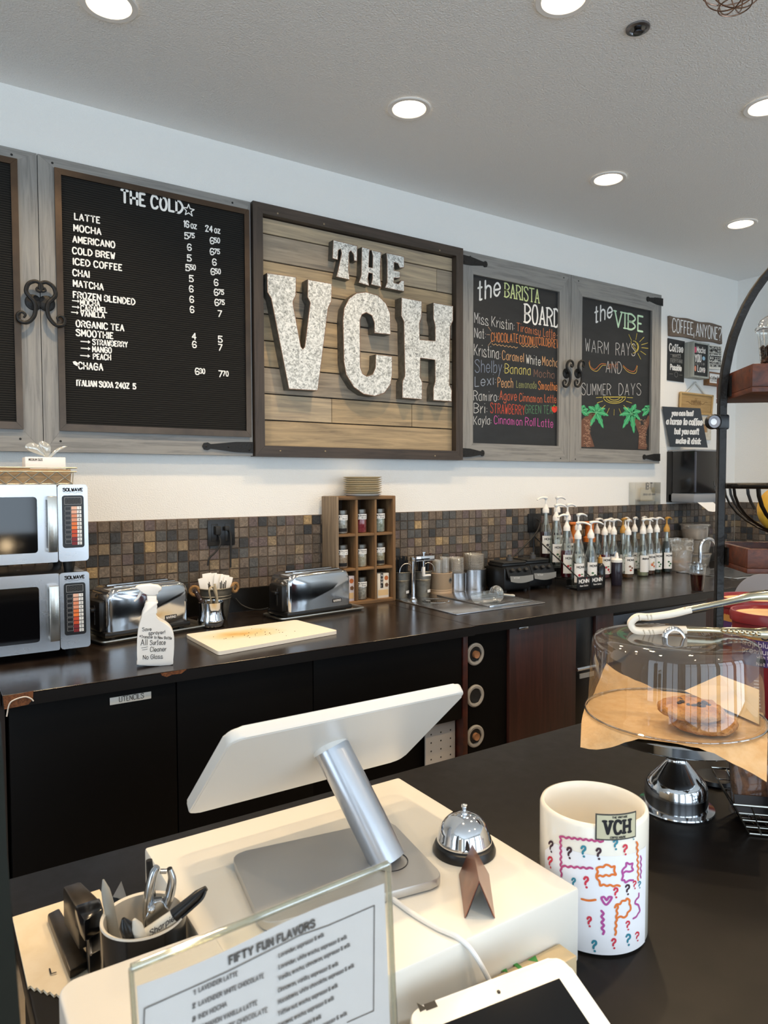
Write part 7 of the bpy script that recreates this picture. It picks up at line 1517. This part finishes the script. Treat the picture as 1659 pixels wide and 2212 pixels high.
pen('marker', 'white capped marker upright in front of the pen mug beside the black one', 'marker', [((290, 1986), (306, 2030), [.002, .0065, .0068, .0068], m_wm, 'cap')], None, .036)
pen('marker', 'thin black marker at the back right of the pen mug', 'marker', [((322, 1858), (328, 1930), [.004, .0046, .0046, .0046], m_bm, 'cap')], None, -.035)
t = pen('permanent_marker', 'white barrelled black permanent marker leaning right out of the pen mug', 'marker', [((446, 1918), (376, 1978), [.003, .0062, .0066, .0072, .0078], m_bm, 'cap'), ((377, 1977), (318, 2018), [.0072, .0074, .0074], m_wm, 'body')], None, .03)
b = MB(); b.tube(bez([mp(*q, .037) for q in ((444, 1926), (436, 1942), (415, 1962), (392, 1982))], 5), .0022, 8, sy=.6); obj('pocket_clip', b, m_bm, t, 50, world=True)
pq = Pl(Vector((MX_, MY_, FC))+vM*.0378, mU, (0, 0, 1)); A_, B_ = pq.uv(372, 1988), pq.uv(324, 2020); b = MB(); text(b, 'Sharpie', pq.at(*B_)+pq.V*-.001, pq.at(*A_)-pq.at(*B_), pq.V, .03, .007, .0011); obj('barrel_lettering', b, m_ink, t, 0, world=True)
t = thing('hole_punch', 'chrome hand hole punch standing in the pen mug', 'hole punch', (MX_+.02, MY_, FC+.013)); m_hp = mat('hole_punch_chrome', 'b9bcc0', .15, 1.)
for nm, P, r_ in (('handle', ((340, 1872), (330, 1890), (322, 1930), (318, 1975), (320, 2015)), .0065), ('handle', ((366, 1876), (372, 1900), (366, 1935), (352, 1970), (330, 2012)), .006)):
    Q = bez([mp(*q, .0) for q in P], 6); obj(nm, MB().tube(Q, [r_*(.75+.5*math.sin(PI*i/len(Q))) for i in range(len(Q))], 12, sy=.75), m_hp, t, 60, world=True)
b = MB(); puff(b, [Pl(Vector((MX_, MY_, FC))+vM*.003, mU, (0, 0, 1)).uv(*q) for q in ((330, 1942), (350, 1940), (366, 1962), (344, 2010), (312, 2022), (310, 1985))][::-1], Pl(Vector((MX_, MY_, FC))+vM*.003, mU, (0, 0, 1)), .006, .002); obj('jaw', b, m_hp, t, 50, world=True)
p = mp(327, 1965, .0105); obj('rivet', MB().ball(p, .0045, n=12, m=8), m_chrome, t, 60, world=True)
b = MB(); b.tube([mp(346, 1882, .003), mp(360, 1882, .003)], .003, 8); obj('spring', b, m_hp, t, 60, world=True)
# receipt printer
P0x, P1x = aty(112, 2100, -2.592).x, aty(440, 1988, -2.592).x; pz = aty(270, 2040, -2.592).z; t = thing('receipt_printer', 'white rounded receipt printer in front of the pen mug', 'receipt printer', ((P0x+P1x)/2, -2.73, FC))
bm = bmesh.new(); bmesh.ops.create_cube(bm, size=1); bmesh.ops.transform(bm, matrix=Matrix.Translation(((P0x+P1x)/2, -2.735, (FC+pz)/2)) @ Matrix.Diagonal((P1x-P0x, .235, pz-FC, 1)), verts=bm.verts)
ve = [e for e in bm.edges if abs(e.verts[0].co.z-e.verts[1].co.z) > .01]; bmesh.ops.bevel(bm, geom=ve, offset=.022, segments=6, affect='EDGES', profile=.5)
te = [e for e in bm.edges if min(v.co.z for v in e.verts) > pz-.001]; bmesh.ops.bevel(bm, geom=te, offset=.004, segments=3, affect='EDGES', profile=.5)
b = MB(); b.merge(bm); obj('body', b, m_reg, t, 40, world=True); obj('paper_slot', MB().box(P0x+.02, P1x-.02, -2.842, -2.836, pz-.0003, pz+.0004), m_screw, t, world=True)
# ---------------------------------------------------------------- acrylic menu sign
sy = -2.88; A_, B_ = aty(283, 2092, sy), aty(838, 1866, sy); sg = Pl((A_.x, sy, A_.z), (B_-A_), Vector((0, 0, 1))-(B_-A_).normalized()*(B_-A_).normalized().z); sw = (B_-A_).length; sh = A_.z-FC-.006
t = thing('acrylic_sign', 'clear acrylic holder with a white FIFTY FUN FLAVORS menu sheet', 'sign holder', ((A_.x+B_.x)/2, sy, FC))
m_acr = thin('acrylic', 'fdfdfb', .06, .02)
def slabp(b, u0, u1, v0, v1, n0, n1): 
    for n in (n0, n1): b.quad(sg.at(u0, v0, n), sg.at(u1, v0, n), sg.at(u1, v1, n), sg.at(u0, v1, n))
    c = [(u0, v0), (u1, v0), (u1, v1), (u0, v1)]
    for i in range(4): a, d = c[i], c[(i+1) % 4]; b.quad(sg.at(*a, n0), sg.at(*d, n0), sg.at(*d, n1), sg.at(*a, n1))
b = MB(); slabp(b, 0, sw, -sh, 0, .0015, .004); obj('front_sheet', b, m_acr, t, 0, world=True); b = MB(); slabp(b, 0, sw, -sh, 0, -.004, -.0015); obj('back_sheet', b, m_acr, t, 0, world=True)
b = MB(); b.tube([sg.at(0, 0), sg.at(sw, 0)], .0032, 8); b.tube([sg.at(0, 0), sg.at(0, -sh)], .002, 8); b.tube([sg.at(sw, 0), sg.at(sw, -sh)], .0028, 8); obj('edge', b, thin('acrylic_edge', 'd9dccb', .5, .05, .12, 'e8e6d4'), t, 60, world=True)
b = MB(); slabp(b, -.005, sw+.005, -sh-.006, -sh, -.04, .04); obj('foot', b, m_acr, t, 0, world=True)
cF = lambda x, y: (260+x/2.592, 1840+y/2.592)
pu = [sg.uv(*cF(*q)) for q in ((68, 740), (1472, 140))]; b = MB()
b.grid(lambda u, v: sg.at(.003+(sw-.008)*u, -sh+.002+(sh-.002-.012-.006*(math.sin(u*7)*.3+.5))*v, .0004*math.sin(u*9)), 24, 2); sheet = obj('menu_sheet', b, mat('menu_paper', 'd9d8dd', .8), t, 60, world=True)
def st_(s, a, e, cap, st, m=None, **kw): b = MB(); pl = Pl(sg.O+sg.N*.0009, sg.U, sg.V); pl.text(b, s, cF(*a), cF(*e), cap/2.592, st, lift=.0002, **kw); return obj('menu_text', b, m or mat('print_grey', '4a4a4e', .8), t, 0, world=True)
st_('FIFTY FUN FLAVORS', (612, 628), (1088, 418), 42, .0018)
lg = mat('print_light', '77777c', .8)
for i, (s, a, e) in enumerate((('LAVENDER LATTE', (440, 785), (655, 692)), ('LAVENDER WHITE CHOCOLATE', (440, 862), (802, 704)), ('INDI MOCHA', (440, 935), (595, 862)), ('CINNAMON VANILLA LATTE', (440, 1000), (765, 855)), ('WHITE CHOCOLATE', (560, 1010), (822, 895)))):
    st_(s, a, e, 24, .0009, lg)
    if i < 3: st_('123'[i], (405, 802+i*74), (418, 797+i*74), 24, .0012, lg)
for s, a, e in (('Lavender, espresso & milk', (888, 592), (1140, 472)), ('Lavender, white mocha, espresso & milk', (888, 657), (1268, 484)), ('Vanilla, mocha, cinnamon, espresso & milk', (888, 720), (1286, 528)), ('Cinnamon, vanilla, espresso & milk', (884, 787), (1220, 634)), ('Macadamia, white chocolate, espresso & milk', (886, 852), (1308, 644)), ('Toffee nut, mocha, espresso & milk', (884, 918), (1216, 756)), ('Caramel, mocha, espresso & milk', (884, 985), (1196, 826)), ('Lavender, white mocha & milk', (884, 1050), (1124, 930)), ('Peppermint, mocha, espresso & milk', (884, 1110), (1268, 912))): st_(s, a, e, 22, .0008, lg)
pl = Pl(sg.O+sg.N*.0009, sg.U, sg.V); b = MB()
def sgr(P, w): ribbon(b, [pl.uv(*cF(*q)) for q in P], w, pl.O, pl.U, pl.V, pl.N, .0002)
sgr(((1418, 890), (1422, 300), (1165, 412), (1000, 470), (780, 580), (600, 670), (135, 878), (130, 1000)), .0009); sgr(((1418, 890), (1270, 955)), .0009); obj('menu_border', b, MATS['print_grey'], t, 0, world=True)
b = MB(); A2, B2 = pl.uv(*cF(1355, 510)), pl.uv(*cF(1355, 755)); text(b, 'BLENDED', pl.at(A2[0]+.012, A2[1]), -pl.V, -pl.U, abs(B2[1]-A2[1]), .011, .0012); obj('show_through_text', b, mat('print_ghost', 'c4c4c8', .8), t, 0, world=True)
# ---------------------------------------------------------------- customer tablet and kraft box
TL, TR, T2 = atz(886, 2188, 1.0), atz(1210, 2066, 1.0), Vector((.626, -2.907, .97)); Ut = (TR-TL).normalized(); Vt = (TR-T2); Vt = (Vt-Ut*Vt.dot(Ut)).normalized(); tp2 = Pl(TL, Ut, Vt)
if tp2.N.z < 0: tp2.N = -tp2.N
t = thing('customer_tablet', 'white tablet tilted on a stand in the bottom right foreground', 'tablet', ((TL.x+TR.x)/2, -2.86, FC))
tw = (TR-TL).length; P = rpoly([(-.004, -.165), (tw+.004, -.165), (tw+.004, .003), (-.004, .003)], .02, 6)
b = MB(); pq = Pl(tp2.O-tp2.N*.006, tp2.U, tp2.V); puff(b, P, pq, .006, .0025, 2); obj('tablet_body', b, mat('tablet_white', 'f1efe9', .25), t, 40, world=True)
s0, s1 = tp2.uv(958, 2212), tp2.uv(1213, 2112); b = MB()
b.prism([(.02, -.15), (tw-.019, -.15), (tw-.019, s1[1]), (.02, s1[1])], tp2.O+tp2.N*.0006, tp2.U, tp2.V, .0005); obj('screen', b, mat('screen_black', '08080a', .08), t, world=True)
c = tp2.uv(1077, 2143); b = MB(); b.lathe([(.0022, 0), (0, .0004)], n=14, mx=Matrix.Translation(tp2.at(c[0], c[1], .0006)) @ tp2.N.to_track_quat('Z', 'Y').to_matrix().to_4x4()); obj('camera_dot', b, m_black, t, world=True)
b = MB(); c = tp2.uv(928, 2172); b.prism([(c[0]-.006, c[1]-.004), (c[0]+.008, c[1]-.004), (c[0]+.008, c[1]+.003), (c[0]-.006, c[1]+.003)], tp2.O+tp2.N*.0004, tp2.U, tp2.V, .0003); c = tp2.uv(911, 2176); b.prism([(c[0]-.004, c[1]-.004), (c[0]+.005, c[1]-.003), (c[0]-.003, c[1]+.006)], tp2.O+tp2.N*.0004, tp2.U, tp2.V, .0003); obj('corner_sticker', b, m_black, t, world=True)
mid = tp2.at(tw*.5, -.09, -.013); obj('stand', MB().box(mid.x-.05, mid.x+.05, mid.y-.03, mid.y+.03, FC, mid.z-.012, .01), m_wpl, t, world=True)
a0, a1 = aty(1068, 2112, -2.772), aty(1205, 2058, -2.772); t = thing('kraft_carton', 'low kraft carton with green triangles between the drawer and tablet', 'carton', ((a0.x+a1.x)/2, -2.785, FC))
zk = aty(1140, 2083, -2.772).z; kt = obj('carton', MB().box(a0.x-.02, a1.x+.01, -2.795, -2.7655, FC, zk, .001), mat('pale_kraft', 'cdb68f', .8), t, world=True)
for px in (1087, 1153):
    c = atz(px, 2096 if px == 1087 else 2074, zk); b = MB(); b.poly([c+Vector((-.007, .004, .0004)), c+Vector((.008, .005, .0004)), c+Vector((.002, -.006, .0004))]); obj('green_triangle', b, mat('green_print', '3f8f3c', .6), kt, 0, world=True)
c = atz(1122, 2090, zk); b = MB().box(c.x-.003, c.x+.003, c.y-.008, c.y+.008, zk+.0001, zk+.0005); obj('green_bar', b, mat('green_print', '3f8f3c', .6), kt, 0, world=True)
